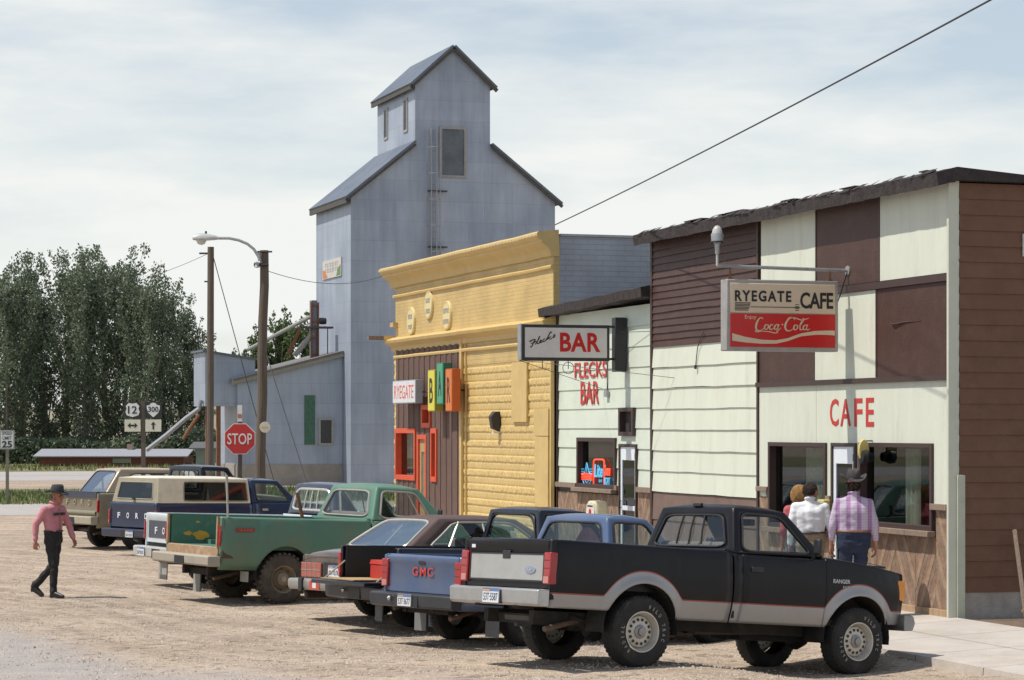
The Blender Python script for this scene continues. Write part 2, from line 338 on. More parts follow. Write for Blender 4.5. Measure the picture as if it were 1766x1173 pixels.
# verges of grass
GR = M('grass_green', (.11, .16, .05), .9, var=.4, scale=3)
GR2 = M('grass_dry', (.27, .23, .10), .9, var=.3, scale=3)
VG = M('verge_soil', (.16, .15, .07), .95, var=.35, scale=.4, dirt=(.07, .11, .03), damt=.9, dscale=.6, dtight=.42)
sheet('grass_verge', (along(-16, 97, 0, [-120, -40, -10, 6, 16]), along(-16, 97, 0, [-120, -40, -10, 6, 16], 22)), .02, VG)
sheet('far_verge', (along(hx, hy+31, 0, T_), along(hx, hy+31, 0, T_, 60)), .02, M('far_verge', (.20, .17, .075), .95, var=.35, scale=.12, dirt=(.08, .11, .03), damt=.8, dscale=.2, dtight=.45))
def grass(name, x0, x1, y0, y1, n, h, seed, mats=(GR, GR2), zf=ground_z, line=None):
    mb = MB(); r = random.Random(seed)
    for i in range(n):
        a = r.random(); x = x0+(x1-x0)*a; y = y0+(y1-y0)*r.random()
        if line: x, y = line(a, r.random())
        z = zf(x, y); hh = h*r.uniform(.4, 1.3); wd = .02+.02*r.random(); an = r.random()*PI
        dx, dy = math.cos(an)*wd*hh*5, math.sin(an)*wd*hh*5; lx, ly = r.uniform(-.4, .4)*hh, r.uniform(-.4, .4)*hh
        mb.face([mb.p(x-dx, y-dy, z-.02), mb.p(x+dx, y+dy, z-.02), mb.p(x+lx, y+ly, z+hh)], 0 if r.random() < .72 else 1)
    return kind(mb.build(name, list(mats), fixn=False), 'stuff')
def ln(x0, y0, t0, t1, wd): return lambda a, b: (x0+(t0+(t1-t0)*a)*NX+b*wd*UX, y0+(t0+(t1-t0)*a)*NY+b*wd*UY)
grass('roadside_grass', 0, 0, 0, 0, 15000, .22, 5, line=ln(-16, 95, -16, 14, 17))
grass('highway_grass', 0, 0, 0, 0, 9000, .3, 6, line=ln(hx, hy+32, -40, 40, 25))
grass('elevator_grass', 0, 0, 0, 0, 5200, .3, 8, line=ln(-13.5, 104, -2, 14, 9))
# hills far behind the trees
def hill(name, y0, x0, x1, h, mat, seed):
    mb = MB()
    def fn(u, v):
        x = x0+(x1-x0)*u; y = y0+v*200
        return x, y, -.6+h*math.sin(min(v*2.2, 1.57))*(.65+.5*noise.noise(Vector((x*.006, y*.004, seed)))+.15*noise.noise(Vector((x*.03, y*.02, seed))))
    mb.grid(fn, 90, 12); return kind(mb.build(name, mat, smooth=True))
hill('hills', 330, -400, 400, 11, M('hill_soil', (.25, .22, .15), .95, var=.3, scale=.02, dirt=(.09, .11, .05), dscale=.04, damt=.9), 2)
# concrete pavement in front of the shops
SW = M('pavement_concrete', (.48, .43, .38), .9, var=.1, scale=1.4, bump=.3, bscale=30, dirt=(.33, .27, .21), damt=.6, dscale=.9)
root = None
mb = MB()
def swz(s, d): return .235-.045*d+ (0 if s > 0 else 0)
S0, S1 = -9.5, 30
def fp(s, d, z): return (C0.x+UX*s-NX*d, C0.y+UY*s-NY*d, z)
nseg = 26
for i in range(nseg):
    a = S0+(S1-S0)*i/nseg; b = S0+(S1-S0)*(i+1)/nseg-.012
    D = 2.3
    for d0, d1 in ((-.05 if a > -.2 else -.05, 1.15), (1.162, D)):
        if a < 0: d0 = max(d0, -.05)
        mb.quad(fp(a, d0, swz(a, d0)), fp(b, d0, swz(b, d0)), fp(b, d1, swz(b, d1)), fp(a, d1, swz(a, d1)))
    mb.quad(fp(a, D, swz(a, D)), fp(b, D, swz(b, D)), fp(b, D+.03, -.2), fp(a, D+.03, -.2))
mb.quad(fp(S0, -.3, .19), fp(S1, -.3, .19), fp(S1, 2.28, .12), fp(S0, 2.28, .12))
mb.quad(fp(S0, -.05, swz(0, 0)), fp(S0, 2.3, .13), fp(S0, 2.3, -.2), fp(S0, -.05, -.2))
kind(mb.build('pavement', SW))
mb = MB(); mb.grid(lambda u, v: fp(-.05-9*u, -12*v+0.02, .21+.03*math.sin(v*20)*u+.05*noise.noise(Vector((u*9, v*9, 0)))), 14, 20)
kind(mb.build('dirt_yard', M('yard_dirt', (.16, .11, .075), .95, var=.35, scale=3, bump=.8, bscale=20), smooth=True))
# ================================================================ buildings
WHITE = M('cream_paint', (.63, .65, .545), .65, var=.05, scale=1.5, bump=.25, bscale=25, dirt=(.46, .45, .36), dscale=2.4, damt=.45, dtight=.52, stretch=(1.6, 1.6, .28))
BROWN = M('brown_paint', (.064, .029, .022), .6, var=.12, scale=3, bump=.25, bscale=25, dirt=(.095, .05, .04), dscale=3, damt=.5)
BROWN2 = M('side_brown', (.150, .072, .040), .7, var=.12, scale=3, bump=.2, bscale=30, dirt=(.20, .11, .07), dscale=2, damt=.5)
TRIMB = M('brown_trim', (.055, .031, .027), .55, var=.1)
ROOFM = M('roof_brown', (.035, .026, .025), .8, var=.4, scale=9, bump=.8, bscale=14, dirt=(.09, .065, .06), dscale=6, damt=.8, dtight=.6)
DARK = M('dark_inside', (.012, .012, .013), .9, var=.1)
FLOORI = M('inside_floor', (.06, .05, .045), .8)
WGL = glass('shop_glass', (.50, .54, .50), .6)
CURT = M('curtain', (.62, .62, .55), .9, var=.08, scale=4)
ALUW = M('storm_door_white', (.72, .76, .80), .4, var=.04)
BLK = M('black_metal', (.018, .018, .02), .45, var=.1)
GALV = M('galvanised', (.38, .39, .40), .45, metal=.6, var=.15, scale=8)
RUST = M('rust', (.20, .085, .04), .85, var=.35, scale=10)
REDP = M('red_paint', (.50, .035, .028), .6, var=.12, scale=12, dirt=(.62, .40, .34), dscale=14, damt=.6, dtight=.62)
def wood(name, c0, c1, rough=.75):
    """weathered boards: grain along the object's own z"""
    return M(name, tuple((a+b)/2 for a, b in zip(c0, c1)), rough, var=.32, scale=7, stretch=(6, 6, .5), bump=.5, bscale=18, dirt=c1, dscale=1.3, damt=.5)
WOOD = wood('grey_brown_wood', (.17, .115, .085), (.30, .225, .17))
WOOD2 = wood('bare_wood', (.33, .22, .13), (.45, .31, .19))
def holes_wall(mb, x0, x1, z0, z1, holes, y0, th, m=None):
    """flat wall in local xz with rectangular openings; z1 may be a function of x"""
    X = sorted({x0, x1, *[h[0] for h in holes], *[h[1] for h in holes]}); Z = sorted({z0, z1, *[h[2] for h in holes], *[h[3] for h in holes]})
    X = [a for a in X if x0 <= a <= x1]; Z = [a for a in Z if z0 <= a <= z1]
    for a, b in zip(X, X[1:]):
        for c, d in zip(Z, Z[1:]):
            cx, cz = (a+b)/2, (c+d)/2
            if any(h[0] < cx < h[1] and h[2] < cz < h[3] for h in holes): continue
            mb.quad((a, y0, c), (b, y0, c), (b, y0, d), (a, y0, d), m)
    for h in holes:
        if h[0] < x0-.01 or h[1] > x1+.01 or h[3] < z0 or h[2] > z1: continue
        a, b, c, d = max(h[0], x0), min(h[1], x1), max(h[2], z0), min(h[3], z1); y1 = y0+th
        mb.quad((a, y0, c), (a, y1, c), (a, y1, d), (a, y0, d), m); mb.quad((b, y0, c), (b, y0, d), (b, y1, d), (b, y1, c), m)
        mb.quad((a, y0, d), (a, y1, d), (b, y1, d), (b, y0, d), m); mb.quad((a, y0, c), (b, y0, c), (b, y1, c), (a, y1, c), m)
def lap(mb, x0, x1, z0, z1, e, holes=(), y=0.0, lip=.018, m=None, sag=0):
    """lap siding: courses of slanting boards with a shadow lip"""
    n = max(1, int(round((z1-z0)/e))); e = (z1-z0)/n
    for i in range(n):
        A_, B_ = z0+i*e, z0+(i+1)*e; zc_ = sorted({A_, B_, *[h[k] for h in holes for k in (2, 3) if A_ < h[k] < B_]})
        for a, b in zip(zc_, zc_[1:]): lap_slice(mb, x0, x1, a, b, A_, B_, holes, y, lip, m, sag, i)
def lap_slice(mb, x0, x1, a, b, A_, B_, holes, y, lip, m, sag, i):
        cz = (a+b)/2; fa, fb = (a-A_)/(B_-A_), (b-A_)/(B_-A_)
        cuts = sorted([(max(h[0], x0), min(h[1], x1)) for h in holes if h[2] < cz < h[3] and h[1] > x0 and h[0] < x1]); cur = x0; seg = []
        for c, d in cuts:
            if c > cur: seg.append((cur, c))
            cur = max(cur, d)
        if cur < x1: seg.append((cur, x1))
        rnd = random.Random(i*7+int(x0*10)); t = rnd.uniform(-.003, .003)
        for c, d in seg:
            k = 8; 
            for j in range(k):
                p, q = c+(d-c)*j/k, c+(d-c)*(j+1)/k
                w0, w1 = sag*noise.noise(Vector((p*1.1, i*3.1, 0))), sag*noise.noise(Vector((q*1.1, i*3.1, 0)))
                ya_, yb__ = y-(lip-t)*(1-fa)-.002*fa, y-(lip-t)*(1-fb)-.002*fb
                mb.quad((p, ya_, a+w0*(1-fa*.5)), (q, ya_, a+w1*(1-fa*.5)), (q, yb__, b+w1*(1-fb*.5)), (p, yb__, b+w0*(1-fb*.5)), m)
                if fa < .01: mb.quad((p, y-lip+t, a+w0), (p, y+.004, a+w0), (q, y+.004, a+w1), (q, y-lip+t, a+w1), m)
def framebox(mb, x0, x1, z0, z1, y0, y1, w, m=None, ws=None):
    wl, wr, wb, wt = ws or (w, w, w, w)
    mb.box(x0, x0+wl, y0, y1, z0, z1, m); mb.box(x1-wr, x1, y0, y1, z0, z1, m)
    mb.box(x0+wl, x1-wr, y0, y1, z1-wt, z1, m); mb.box(x0+wl, x1-wr, y0, y1, z0, z0+wb, m)
def window(parent, x0, x1, z0, z1, frame_mat, w=.07, y0=-.04, depth=.14, gl=WGL, label=None, sill=None, gy=.07):
    mb = MB(); framebox(mb, x0, x1, z0, z1, y0, y0+depth, w)
    o = mb.build('window', frame_mat, parent, bevel=.004)
    g = MB(); g.quad((x0+w*.8, gy, z0+w*.8), (x1-w*.8, gy, z0+w*.8), (x1-w*.8, gy, z1-w*.8), (x0+w*.8, gy, z1-w*.8)); g.build('pane', gl, o, fixn=False)
    if sill:
        s = MB(); s.box(x0-.05, x1+.05, y0-.09, y0+.03, z0-.075, z0-.001); s.build('sill', sill, o, bevel=.006)
    if label: o['label'] = label
    return o
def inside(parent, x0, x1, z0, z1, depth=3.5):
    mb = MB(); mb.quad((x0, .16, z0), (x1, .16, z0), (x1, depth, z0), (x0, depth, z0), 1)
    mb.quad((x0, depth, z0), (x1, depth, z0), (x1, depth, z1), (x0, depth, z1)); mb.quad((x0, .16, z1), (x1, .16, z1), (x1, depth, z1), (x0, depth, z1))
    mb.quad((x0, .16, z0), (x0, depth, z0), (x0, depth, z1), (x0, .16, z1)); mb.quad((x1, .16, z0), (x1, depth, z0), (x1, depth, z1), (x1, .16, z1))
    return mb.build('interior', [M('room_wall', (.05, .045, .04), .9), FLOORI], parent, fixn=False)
def curtain(parent, x0, x1, z0, z1, y=.3, n=9, amp=.03, lean=0):
    mb = MB()
    def fn(u, v):
        x = x0+(x1-x0)*u*(1-.0*v)+lean*(1-v)
        return x, y+amp*math.sin(u*n*2*PI)+.01*math.sin(u*31), z0+(z1-z0)*v
    mb.grid(fn, n*10, 4); return mb.build('curtain', CURT, parent, smooth=True)
def chevron(mb, x0, x1, z0, z1, y, bay=.55, bw=.085, th=.018):
    """diagonal boards in alternating bays (chevron wainscot), clipped to the rectangle"""
    nb = max(1, round((x1-x0)/bay)); bay = (x1-x0)/nb
    for b in range(nb):
        a, c = x0+b*bay, x0+(b+1)*bay; sg = 1 if b % 2 else -1; k = 1.9
        t = z0-bay*k-.2; i = 0; mid_h = bw*math.sqrt(1+k*k)
        while t < z1+bay*k:
            i += 1
            za0 = t if sg > 0 else t+bay*k; za1 = t+bay*k if sg > 0 else t
            lo0, lo1, hi0, hi1 = za0, za1, za0+mid_h-.012, za1+mid_h-.012
            pts = [(a+.003, lo0), (c-.003, lo1), (c-.003, hi1), (a+.003, hi0)]
            # clip to z0..z1
            def clip(P, zc, keep_above):
                o = []
                for q in range(len(P)):
                    p1, p2 = P[q], P[(q+1) % len(P)]; i1 = (p1[1] >= zc) == keep_above or p1[1] == zc; i2 = (p2[1] >= zc) == keep_above or p2[1] == zc
                    if i1: o.append(p1)
                    if i1 != i2: f = (zc-p1[1])/(p2[1]-p1[1]); o.append((p1[0]+(p2[0]-p1[0])*f, zc))
                return o
            P = clip(pts, z0, True)
            if len(P) > 2: P = clip(P, z1, False)
            if len(P) > 2: mb.prism(P, 'y', y-th-(.003 if i % 3 == 0 else 0), y, (i*5+b*3) % 3)
            t += mid_h
CHV = [M('chevron_wood_%s' % c, col, .8, var=.3, scale=5, bump=.5, bscale=20, dirt=(.28, .22, .17), dscale=2.5, damt=.5) for c, col in (('light', (.31, .205, .135)), ('mid', (.22, .15, .105)), ('dark', (.25, .15, .10)))]
# ---------------------------------------------------------------- cafe
def X_(px): return -s_of(px)
def Z_(px, py): return fz(px, py)
cafe = empty('cafe_building', 'cream and brown checkered cafe with brown board side wall at the right of the row', 'building', C0, FROT)
B0 = .22; TOP = 5.83
cw = 10.35
x_mid = X_(1309)          # between lap siding part and panelled part
zb_w1 = Z_(1400, 907); 
holes = []
win1 = (X_(1328), X_(1427), Z_(1377, 912), Z_(1377, 763)); door = (X_(1437), X_(1479), .3, Z_(1458, 764)); win2 = (X_(1484), X_(1611), Z_(1550, 911), Z_(1550, 764))
holes = [win1, door, win2]
zband = Z_(1470, 657); zlow = Z_(1622, 876); ztopp = Z_(1530, 491)
mb = MB(); holes_wall(mb, x_mid, -.02, B0-.1, TOP, holes, .02, .14); holes_wall(mb, -cw, x_mid, B0-.1, TOP, [], .02, .14)
mb.build('wall', M('cafe_backing', (.10, .07, .06), .8), cafe)
# white / brown board panels
pan = MB(); cols_t = [X_(1312), X_(1408), X_(1517), -.02]; cols_b = [x_mid, X_(1405), X_(1512), -.02]
def board(mb, x0, x1, z0, z1, y, m, holes=()):
    X = sorted({x0, x1, *[a for h in holes for a in h[:2] if x0 < a < x1]}); Z = sorted({z0, z1, *[a for h in holes for a in h[2:4] if z0 < a < z1]})
    for a, b in zip(X, X[1:]):
        for c, d in zip(Z, Z[1:]):
            if any(h[0] < (a+b)/2 < h[1] and h[2] < (c+d)/2 < h[3] for h in holes): continue
            mb.box(a, b, y, .019, c, d, m)
for i in range(3):
    board(pan, cols_t[i]+.02, cols_t[i+1]-.02, ztopp+.06, TOP, -.004, (0, 1, 0)[i])
    board(pan, cols_b[i]+.02, cols_b[i+1]-.02, zband+.02, ztopp-.05, -.004, (1, 0, 1)[i])
xq = X_(1408)
board(pan, x_mid+.02, xq-.004, zlow, zband-.03, -.003, 0, holes); board(pan, xq+.004, -.02, zlow, zband-.03, -.003, 0, holes)
pan.build('board_panels', [WHITE, BROWN], cafe)
tr = MB()
tr.box(x_mid-.02, -.02, -.035, .018, ztopp-.045, ztopp+.05); tr.box(x_mid-.03, -.02, -.05, .018, zband-.04, zband+.03)
tr.build('brown_batten', TRIMB, cafe); tr = MB()
for i in (1, 2): tr.box(cols_t[i]-.018, cols_t[i]+.018, -.012, .018, ztopp+.06, TOP); tr.build('brown_batten', TRIMB, cafe); tr = MB(); tr.box(cols_b[i]-.018, cols_b[i]+.018, -.012, .018, zband+.04, ztopp-.05); tr.build('brown_batten', TRIMB, cafe); tr = MB()
tr.box(x_mid-.035, x_mid+.018, -.03, .018, B0, TOP)
tr.build('brown_batten', TRIMB, cafe); tr = MB(); tr.box(-cw-.03, -cw+.05, -.03, .018, B0, TOP)
tr.build('brown_batten', TRIMB, cafe)
# lap siding left part
zsplit = Z_(1215, 592); zwl = Z_(1215, 853)
mb = MB(); lap(mb, -cw+.05, x_mid-.035, zsplit, TOP, .112, lip=.022, sag=.01); mb.build('brown_siding', BROWN, cafe)
mb = MB(); lap(mb, -cw+.05, x_mid-.035, zwl, zsplit, .325, lip=.024, sag=.012); mb.build('cream_siding', WHITE, cafe)
mb = MB(); lap(mb, -cw+.05, x_mid-.035, B0, zwl-.01, .5, lip=.02); mb.build('lower_siding', M('faded_brown', (.16, .105, .085), .8, var=.2, scale=3, dirt=(.24, .17, .14), dscale=2), cafe)
# wainscot
zc = win2[2]-.08
for a_ in ((door[1]+.02, win2[1]+.05, B0+.1, zc, .018, .56), (win2[1]+.05, -.04, B0+.1, zlow, .018, .36), (win1[0]-.05, door[0]-.05, B0+.1, win1[2]-.08, .018, .6), (x_mid+.02, win1[0]-.05, B0+.1, zlow+.1, .018, .3)):
    mb = MB(); chevron(mb, *a_); mb.build('wainscot', CHV, cafe)
for a_ in ((win2[1]-.02, -.03, -.06, .018, zlow-.03, zlow+.05), (win1[1]+.04, door[0]-.01, -.06, .018, zlow, zlow+.07), (x_mid, win1[0]-.01, -.06, .018, zlow+.08, zlow+.15)):
    mb = MB(); mb.box(*a_); mb.build('wainscot_cap', WOOD, cafe, bevel=.005)
mb = MB(); mb.box(x_mid, -.03, -.035, .018, B0-.02, B0+.1); mb.build('base_board', WOOD2, cafe, bevel=.005)
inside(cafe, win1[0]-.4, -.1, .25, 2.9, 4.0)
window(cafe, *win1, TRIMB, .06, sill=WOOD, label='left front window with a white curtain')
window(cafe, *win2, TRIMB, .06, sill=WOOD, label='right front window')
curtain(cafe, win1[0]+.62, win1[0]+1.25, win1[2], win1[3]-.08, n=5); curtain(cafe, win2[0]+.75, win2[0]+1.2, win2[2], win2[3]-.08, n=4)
mb = MB(); mb.box(win1[0]+.1, win1[1]-.1, .7, 1.3, .95, 1.0); mb.box(win2[0]+.2, win2[1]-.2, .8, 1.4, .95, 1.0); mb.build('inside_table', M('formica', (.28, .24, .2), .4), cafe)
def storm_door(parent, x0, x1, z0, z1, rail=.1):
    f = MB(); framebox(f, x0-.05, x1+.05, z0-.02, z1+.05, -.045, .1, .045); f.build('door_frame', TRIMB, parent, bevel=.004)
    mb = MB(); zm = z0+.9
    framebox(mb, x0, x1, z0, z1, -.02, .02, .09, ws=(rail*.75, rail*.75, .25, rail+.14)); mb.box(x0+.07, x1-.07, -.02, .02, zm, zm+.08)
    d = mb.build('door', ALUW, parent, bevel=.004)
    g = MB(); g.quad((x0+.07, .0, z0+.25), (x1-.07, 0, z0+.25), (x1-.07, 0, z1-.22), (x0+.07, 0, z1-.22)); g.build('pane', glass('screen_glass', (.22, .2, .18), .25), d, fixn=False)
    h = MB(); h.tube([(x0+.06, -.03, zm+.04), (x0+.06, -.07, zm+.04), (x0+.06, -.07, zm+.16), (x0+.06, -.03, zm+.16)], .009, 6); h.build('handle', BLK, d)
    h = MB()
    for zz in (z0+.25, z0+1.0, z1-.2): h.box(x1-.02, x1+.02, -.04, -.018, zz, zz+.1)
    h.build('hinge', BLK, d)
    return d
storm_door(cafe, door[0]+.05, door[1]-.05, .32, door[3]-.05)
# letters CAFE painted on the wall
zl0, zl1 = Z_(1470, 736), Z_(1470, 687)
Wl = MB()
for ch, a, b, q0, q1 in (('C', 1432, 1447, 688, 735), ('A', 1450, 1468, 688, 735), ('F', 1474, 1488, 687, 736), ('E', 1494, 1508, 686, 736)):
    xa, xb = X_(a), X_(b); zz0, zz1 = Z_((a+b)/2, q1), Z_((a+b)/2, q0)
    text('wall_letter', ch, REDP, xb-xa, zz1-zz0, XF(((xa+xb)/2, -.0065, (zz0+zz1)/2)), cafe, depth=.004, bold=.015)
mb = MB(); ty_ = (X_(1537), X_(1590)); tz_ = Z_(1560, 556)
mb.tube([(ty_[0], -.008, tz_+.01), (ty_[0]+.12*(ty_[1]-ty_[0]), -.03, tz_-.015), (ty_[0]+.5*(ty_[1]-ty_[0]), -.012, tz_+.004), (ty_[1], -.006, tz_)], [.004, .014, .009, .003], 5); mb.build('torn_sheathing', BROWN, cafe)
# corner boards, eave fascia, roof
mb = MB(); mb.box(-.02, .03, -.055, .10, B0-.1, TOP); mb.build('corner_board', M('corner_white', (.56, .57, .47), .6, var=.06, dirt=(.42, .42, .3), dscale=3), cafe, bevel=.004)
# lower pale pilaster at the corner
mb = MB(); mb.box(.031, .06, .06, .17, B0-.1, 2.05); mb.build('corner_pilaster', M('corner_pale', (.47, .50, .39), .7, var=.1, dirt=(.33, .33, .24), dscale=3), cafe, bevel=.004)
# side wall: brown lap siding facing the camera
mb = MB(); old = Matrix.Translation((.025, .10, 0)) @ Matrix.Rotation(PI/2, 4, 'Z'); mb.T = old
lap(mb, 0, 9.5, .55, 5.77, .2, lip=.022, sag=.006); mb.T = None; mb.build('side_siding', BROWN2, cafe)
mb = MB(); mb.box(-.1, .03, .101, 9.8, .05, .55); mb.build('foundation', M('foundation_block', (.33, .31, .28), .9, var=.2, scale=5, bump=.6, bscale=30), cafe)
mb = MB(); mb.box(-.12, .02, .19, 9.79, .551, 5.72); mb.box(-cw, .0, 9.7, 9.8, .1, 4.6); mb.box(-cw+.0, -cw+.12, .15, 9.8, .1, 5.6); mb.build('rear_wall', M('plain_brown_wall', (.12, .07, .05), .8), cafe)
# roof: thick ragged eave board with a low slope behind it
mb = MB()
n = 60; xa, xb = -cw-.16, .16
prof = [(-.27, TOP-.12), (-.29, TOP+.05), (.0, TOP+.13), (1.2, TOP+.04), (9.9, TOP+.0), (9.9, TOP-.07), (.05, TOP-.04)]
rings = []
rr = random.Random(4)
for i in range(n+1):
    x = xa+(xb-xa)*i/n; j = rr.uniform(-.008, .008); sg = .015*noise.noise(Vector((x*.5, 0, 3)))
    rings.append([mb.p(x, y+(j if k == 1 else 0), z+sg+(j if k in (0, 1, 2) else 0)) for k, (y, z) in enumerate(prof)])
for a, b in zip(rings, rings[1:]):
    for k in range(len(prof)): q = (k+1) % len(prof); mb.face([a[k], a[q], b[q], b[k]])
mb.face(rings[0]); mb.face(rings[-1][::-1])
rf = mb.build('roof', ROOFM, cafe)
# torn shingle tabs along the edge
mb = MB()
for i in range(90):
    x = rr.uniform(xa, xb-.2); ln_ = rr.uniform(.05, .25); z = TOP+.07+rr.uniform(-.01, .02)
    mb.quad((x, -.31+rr.uniform(0, .03), z-.03), (x+ln_, -.31+rr.uniform(0, .03), z-.03+rr.uniform(-.02, .01)), (x+ln_, -.18, z+.03+rr.uniform(0, .01)), (x, -.18, z+.03))
for i in range(10):
    x = rr.uniform(xa+.3, xb-.2); ln_ = rr.uniform(.15, .5); z = TOP+.11
    mb.box(x, x+ln_, -.2, -.05, z, z+rr.uniform(.005, .02))
mb.build('roof_edge', ROOFM, rf)
mb = MB(); mb.box(-cw, .1, -.25, .01, TOP-.06, TOP-.03); mb.build('soffit', BROWN, cafe)
# louvre vent on the side wall, seen at the frame's right edge
vent = MB(); vy = (1754-1652)/F*31.3/.95+.2
vent.box(.04, .07, vy, vy+.34, 4.95-.1, 4.95+.19); 
vo = vent.build('side_vent', M('vent_white', (.6, .6, .58), .5), cafe, bevel=.003)
v2 = MB()
for k in range(4): v2.box(.068, .076, vy+.05, vy+.29, 4.885+k*.06, 4.91+k*.06)
v2.build('louvre', BLK, vo)
# ---------------------------------------------------------------- white bar with chevron wainscot
s_l, s_r = s_of(955), 10.38
bar = empty('bar_building', 'low white clapboard bar between the yellow building and the cafe', 'building', C0, FROT)
xl, xr = -s_l, -s_r-.03
BT = 4.75
bw = (X_(990), X_(1056), Z_(1023, 842), Z_(1023, 755)); sw_ = (X_(1063), X_(1088), Z_(1075, 752), Z_(1075, 703)); bd = (X_(1062), X_(1092), .3, Z_(1077, 766))
zwc = Z_(1037, 841)
mb = MB(); holes_wall(mb, xl, xr, B0-.1, BT, [bw, sw_, bd], .1, .14); mb.build('wall', M('bar_backing', (.1, .09, .08), .9), bar)
mb = MB(); lap(mb, xl+.03, xr, zwc, BT, .335, [bw, sw_, bd], y=.1, lip=.02, sag=.006); mb.build('cream_siding', M('bar_cream', (.60, .65, .555), .65, var=.05, scale=1.5, bump=.2, bscale=25, dirt=(.5, .52, .42), dscale=1.8, damt=.4), bar)
for a_ in ((xl+.02, bd[0]-.05, B0, bw[2]-.1, .098, .34, .07), (bd[1]+.02, xr, B0, zwc-.03, .098, .3, .07)):
    mb = MB(); chevron(mb, *a_); mb.build('wainscot', CHV, bar)
for a_ in ((xl, bw[0]-.02), (bw[1]+.01, bd[0]-.05), (bd[1]+.05, xr)):
    mb = MB(); mb.box(*a_, .02, .1, zwc-.04, zwc+.05); mb.build('wainscot_cap', WOOD, bar, bevel=.004)
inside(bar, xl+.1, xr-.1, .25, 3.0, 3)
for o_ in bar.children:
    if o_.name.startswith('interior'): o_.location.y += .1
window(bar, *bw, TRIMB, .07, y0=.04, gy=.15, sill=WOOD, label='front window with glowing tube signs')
o = window(bar, *sw_, TRIMB, .07, y0=.03, gy=.14, gl=M('board_dark', (.045, .035, .03), .7), label='small boarded square window over the door')
d_ = storm_door(bar, bd[0]+.05, bd[1]-.05, .32, bd[3]-.05, .09)
for o_ in bar.children:
    if o_.name.startswith(('door',)): o_.location.y += .09
mb = MB(); mb.box(xl-.02, xl+.03, .05, .1, B0, BT); mb.build('corner_trim', TRIMB, bar)
for ch_, a, b, q0, q1 in (('FLECKS', 983, 1041, 622, 653), ('BAR', 994, 1027, 655, 700)):
    xa_, xb_ = X_(a), X_(b); pm = (a+b)/2
    text('wall_letters', ch_, REDP, (xb_-xa_)*.95, (Z_(pm, q0)-Z_(pm, q1))*.88, XF(((xa_+xb_)/2, .073, (Z_(pm, q0)+Z_(pm, q1))/2)), bar, depth=.006, bold=.008)
mb = MB()
prof = [(-.18, -.02), (-.2, .14), (.1, .2), (9, -.1), (9, -.3), (.12, -.02)]
rings = []
x1_, x2_ = xl-.35, xr+.02
for i in range(13):
    t = i/12; x = x1_+(x2_-x1_)*t; z = BT+.0+.12*t+.012*math.sin(i*2.1)
    rings.append([mb.p(x, y, z+zz) for y, zz in prof])
for a, b in zip(rings, rings[1:]):
    for k in range(len(prof)): q = (k+1) % len(prof); mb.face([a[k], a[q], b[q], b[k]])
mb.face(rings[0]); mb.face(rings[-1][::-1]); mb.build('roof', ROOFM, bar)
mb = MB(); mb.box(-11.0, -10.9, 1.6, 1.8, BT, BT+.62); mb.T = Matrix.Rotation(R(6), 4, 'Y'); mb.T = None; mb.build('chimney', M('sooty_metal', (.08, .075, .075), .8), bar)
# ---------------------------------------------------------------- yellow pressed tin building
YEL = (.58, .415, .165)
def tin(name, col, pattern, sx_, sz_, strength=.8):
    m = new_mat(name); t = m.node_tree; b = t.nodes['Principled BSDF']; n = t.nodes.new; l = t.links.new
    b.inputs['Roughness'].default_value = .55
    co = n('ShaderNodeTexCoord'); sp = n('ShaderNodeSeparateXYZ'); l(co.outputs['Object'], sp.inputs[0])
    cb = n('ShaderNodeCombineXYZ')
    ad = n('ShaderNodeMath'); ad.operation = 'ADD'; l(sp.outputs[0], ad.inputs[0]); l(sp.outputs[1], ad.inputs[1])
    l(ad.outputs[0], cb.inputs[0]); l(sp.outputs[2], cb.inputs[1])
    br = n('ShaderNodeTexBrick'); br.inputs['Scale'].default_value = 1; br.inputs['Brick Width'].default_value = sx_; br.inputs['Row Height'].default_value = sz_
    br.inputs['Mortar Size'].default_value = sz_*.09; br.inputs['Mortar Smooth'].default_value = .6; l(cb.outputs[0], br.inputs['Vector'])
    br.inputs['Color1'].default_value = (1, 1, 1, 1); br.inputs['Color2'].default_value = (.93, .93, .93, 1); br.inputs['Mortar'].default_value = (.8, .8, .8, 1)
    no = n('ShaderNodeTexNoise'); no.inputs['Scale'].default_value = 1.2; no.inputs['Detail'].default_value = 8; l(co.outputs['Object'], no.inputs[0])
    cr = n('ShaderNodeValToRGB'); cr.color_ramp.elements[0].position = .35; cr.color_ramp.elements[1].position = .7
    cr.color_ramp.elements[0].color = tuple(c*.86 for c in col)+(1,); cr.color_ramp.elements[1].color = tuple(min(1, c*1.1) for c in col)+(1,); l(no.outputs['Fac'], cr.inputs[0])
    mx = n('ShaderNodeMixRGB'); mx.blend_type = 'MULTIPLY'; mx.inputs[0].default_value = 1; l(cr.outputs[0], mx.inputs[1]); l(br.outputs['Color'], mx.inputs[2]); l(mx.outputs[0], b.inputs['Base Color'])
    bp = n('ShaderNodeBump'); bp.inputs['Strength'].default_value = strength; bp.inputs['Distance'].default_value = .03
    if pattern:
        n5 = n('ShaderNodeTexNoise'); n5.inputs['Scale'].default_value = 11; n5.inputs['Detail'].default_value = 3; l(cb.outputs[0], n5.inputs[0])
        iv = n('ShaderNodeMath'); iv.operation = 'SUBTRACT'; l(n5.outputs['Fac'], iv.inputs[0]); l(br.outputs['Fac'], iv.inputs[1]); l(iv.outputs[0], bp.inputs['Height'])
    else:
        iv = n('ShaderNodeMath'); iv.operation = 'SUBTRACT'; iv.inputs[0].default_value = 1; l(br.outputs['Fac'], iv.inputs[1]); l(iv.outputs[0], bp.inputs['Height'])
    l(bp.outputs[0], b.inputs['Normal']); return m
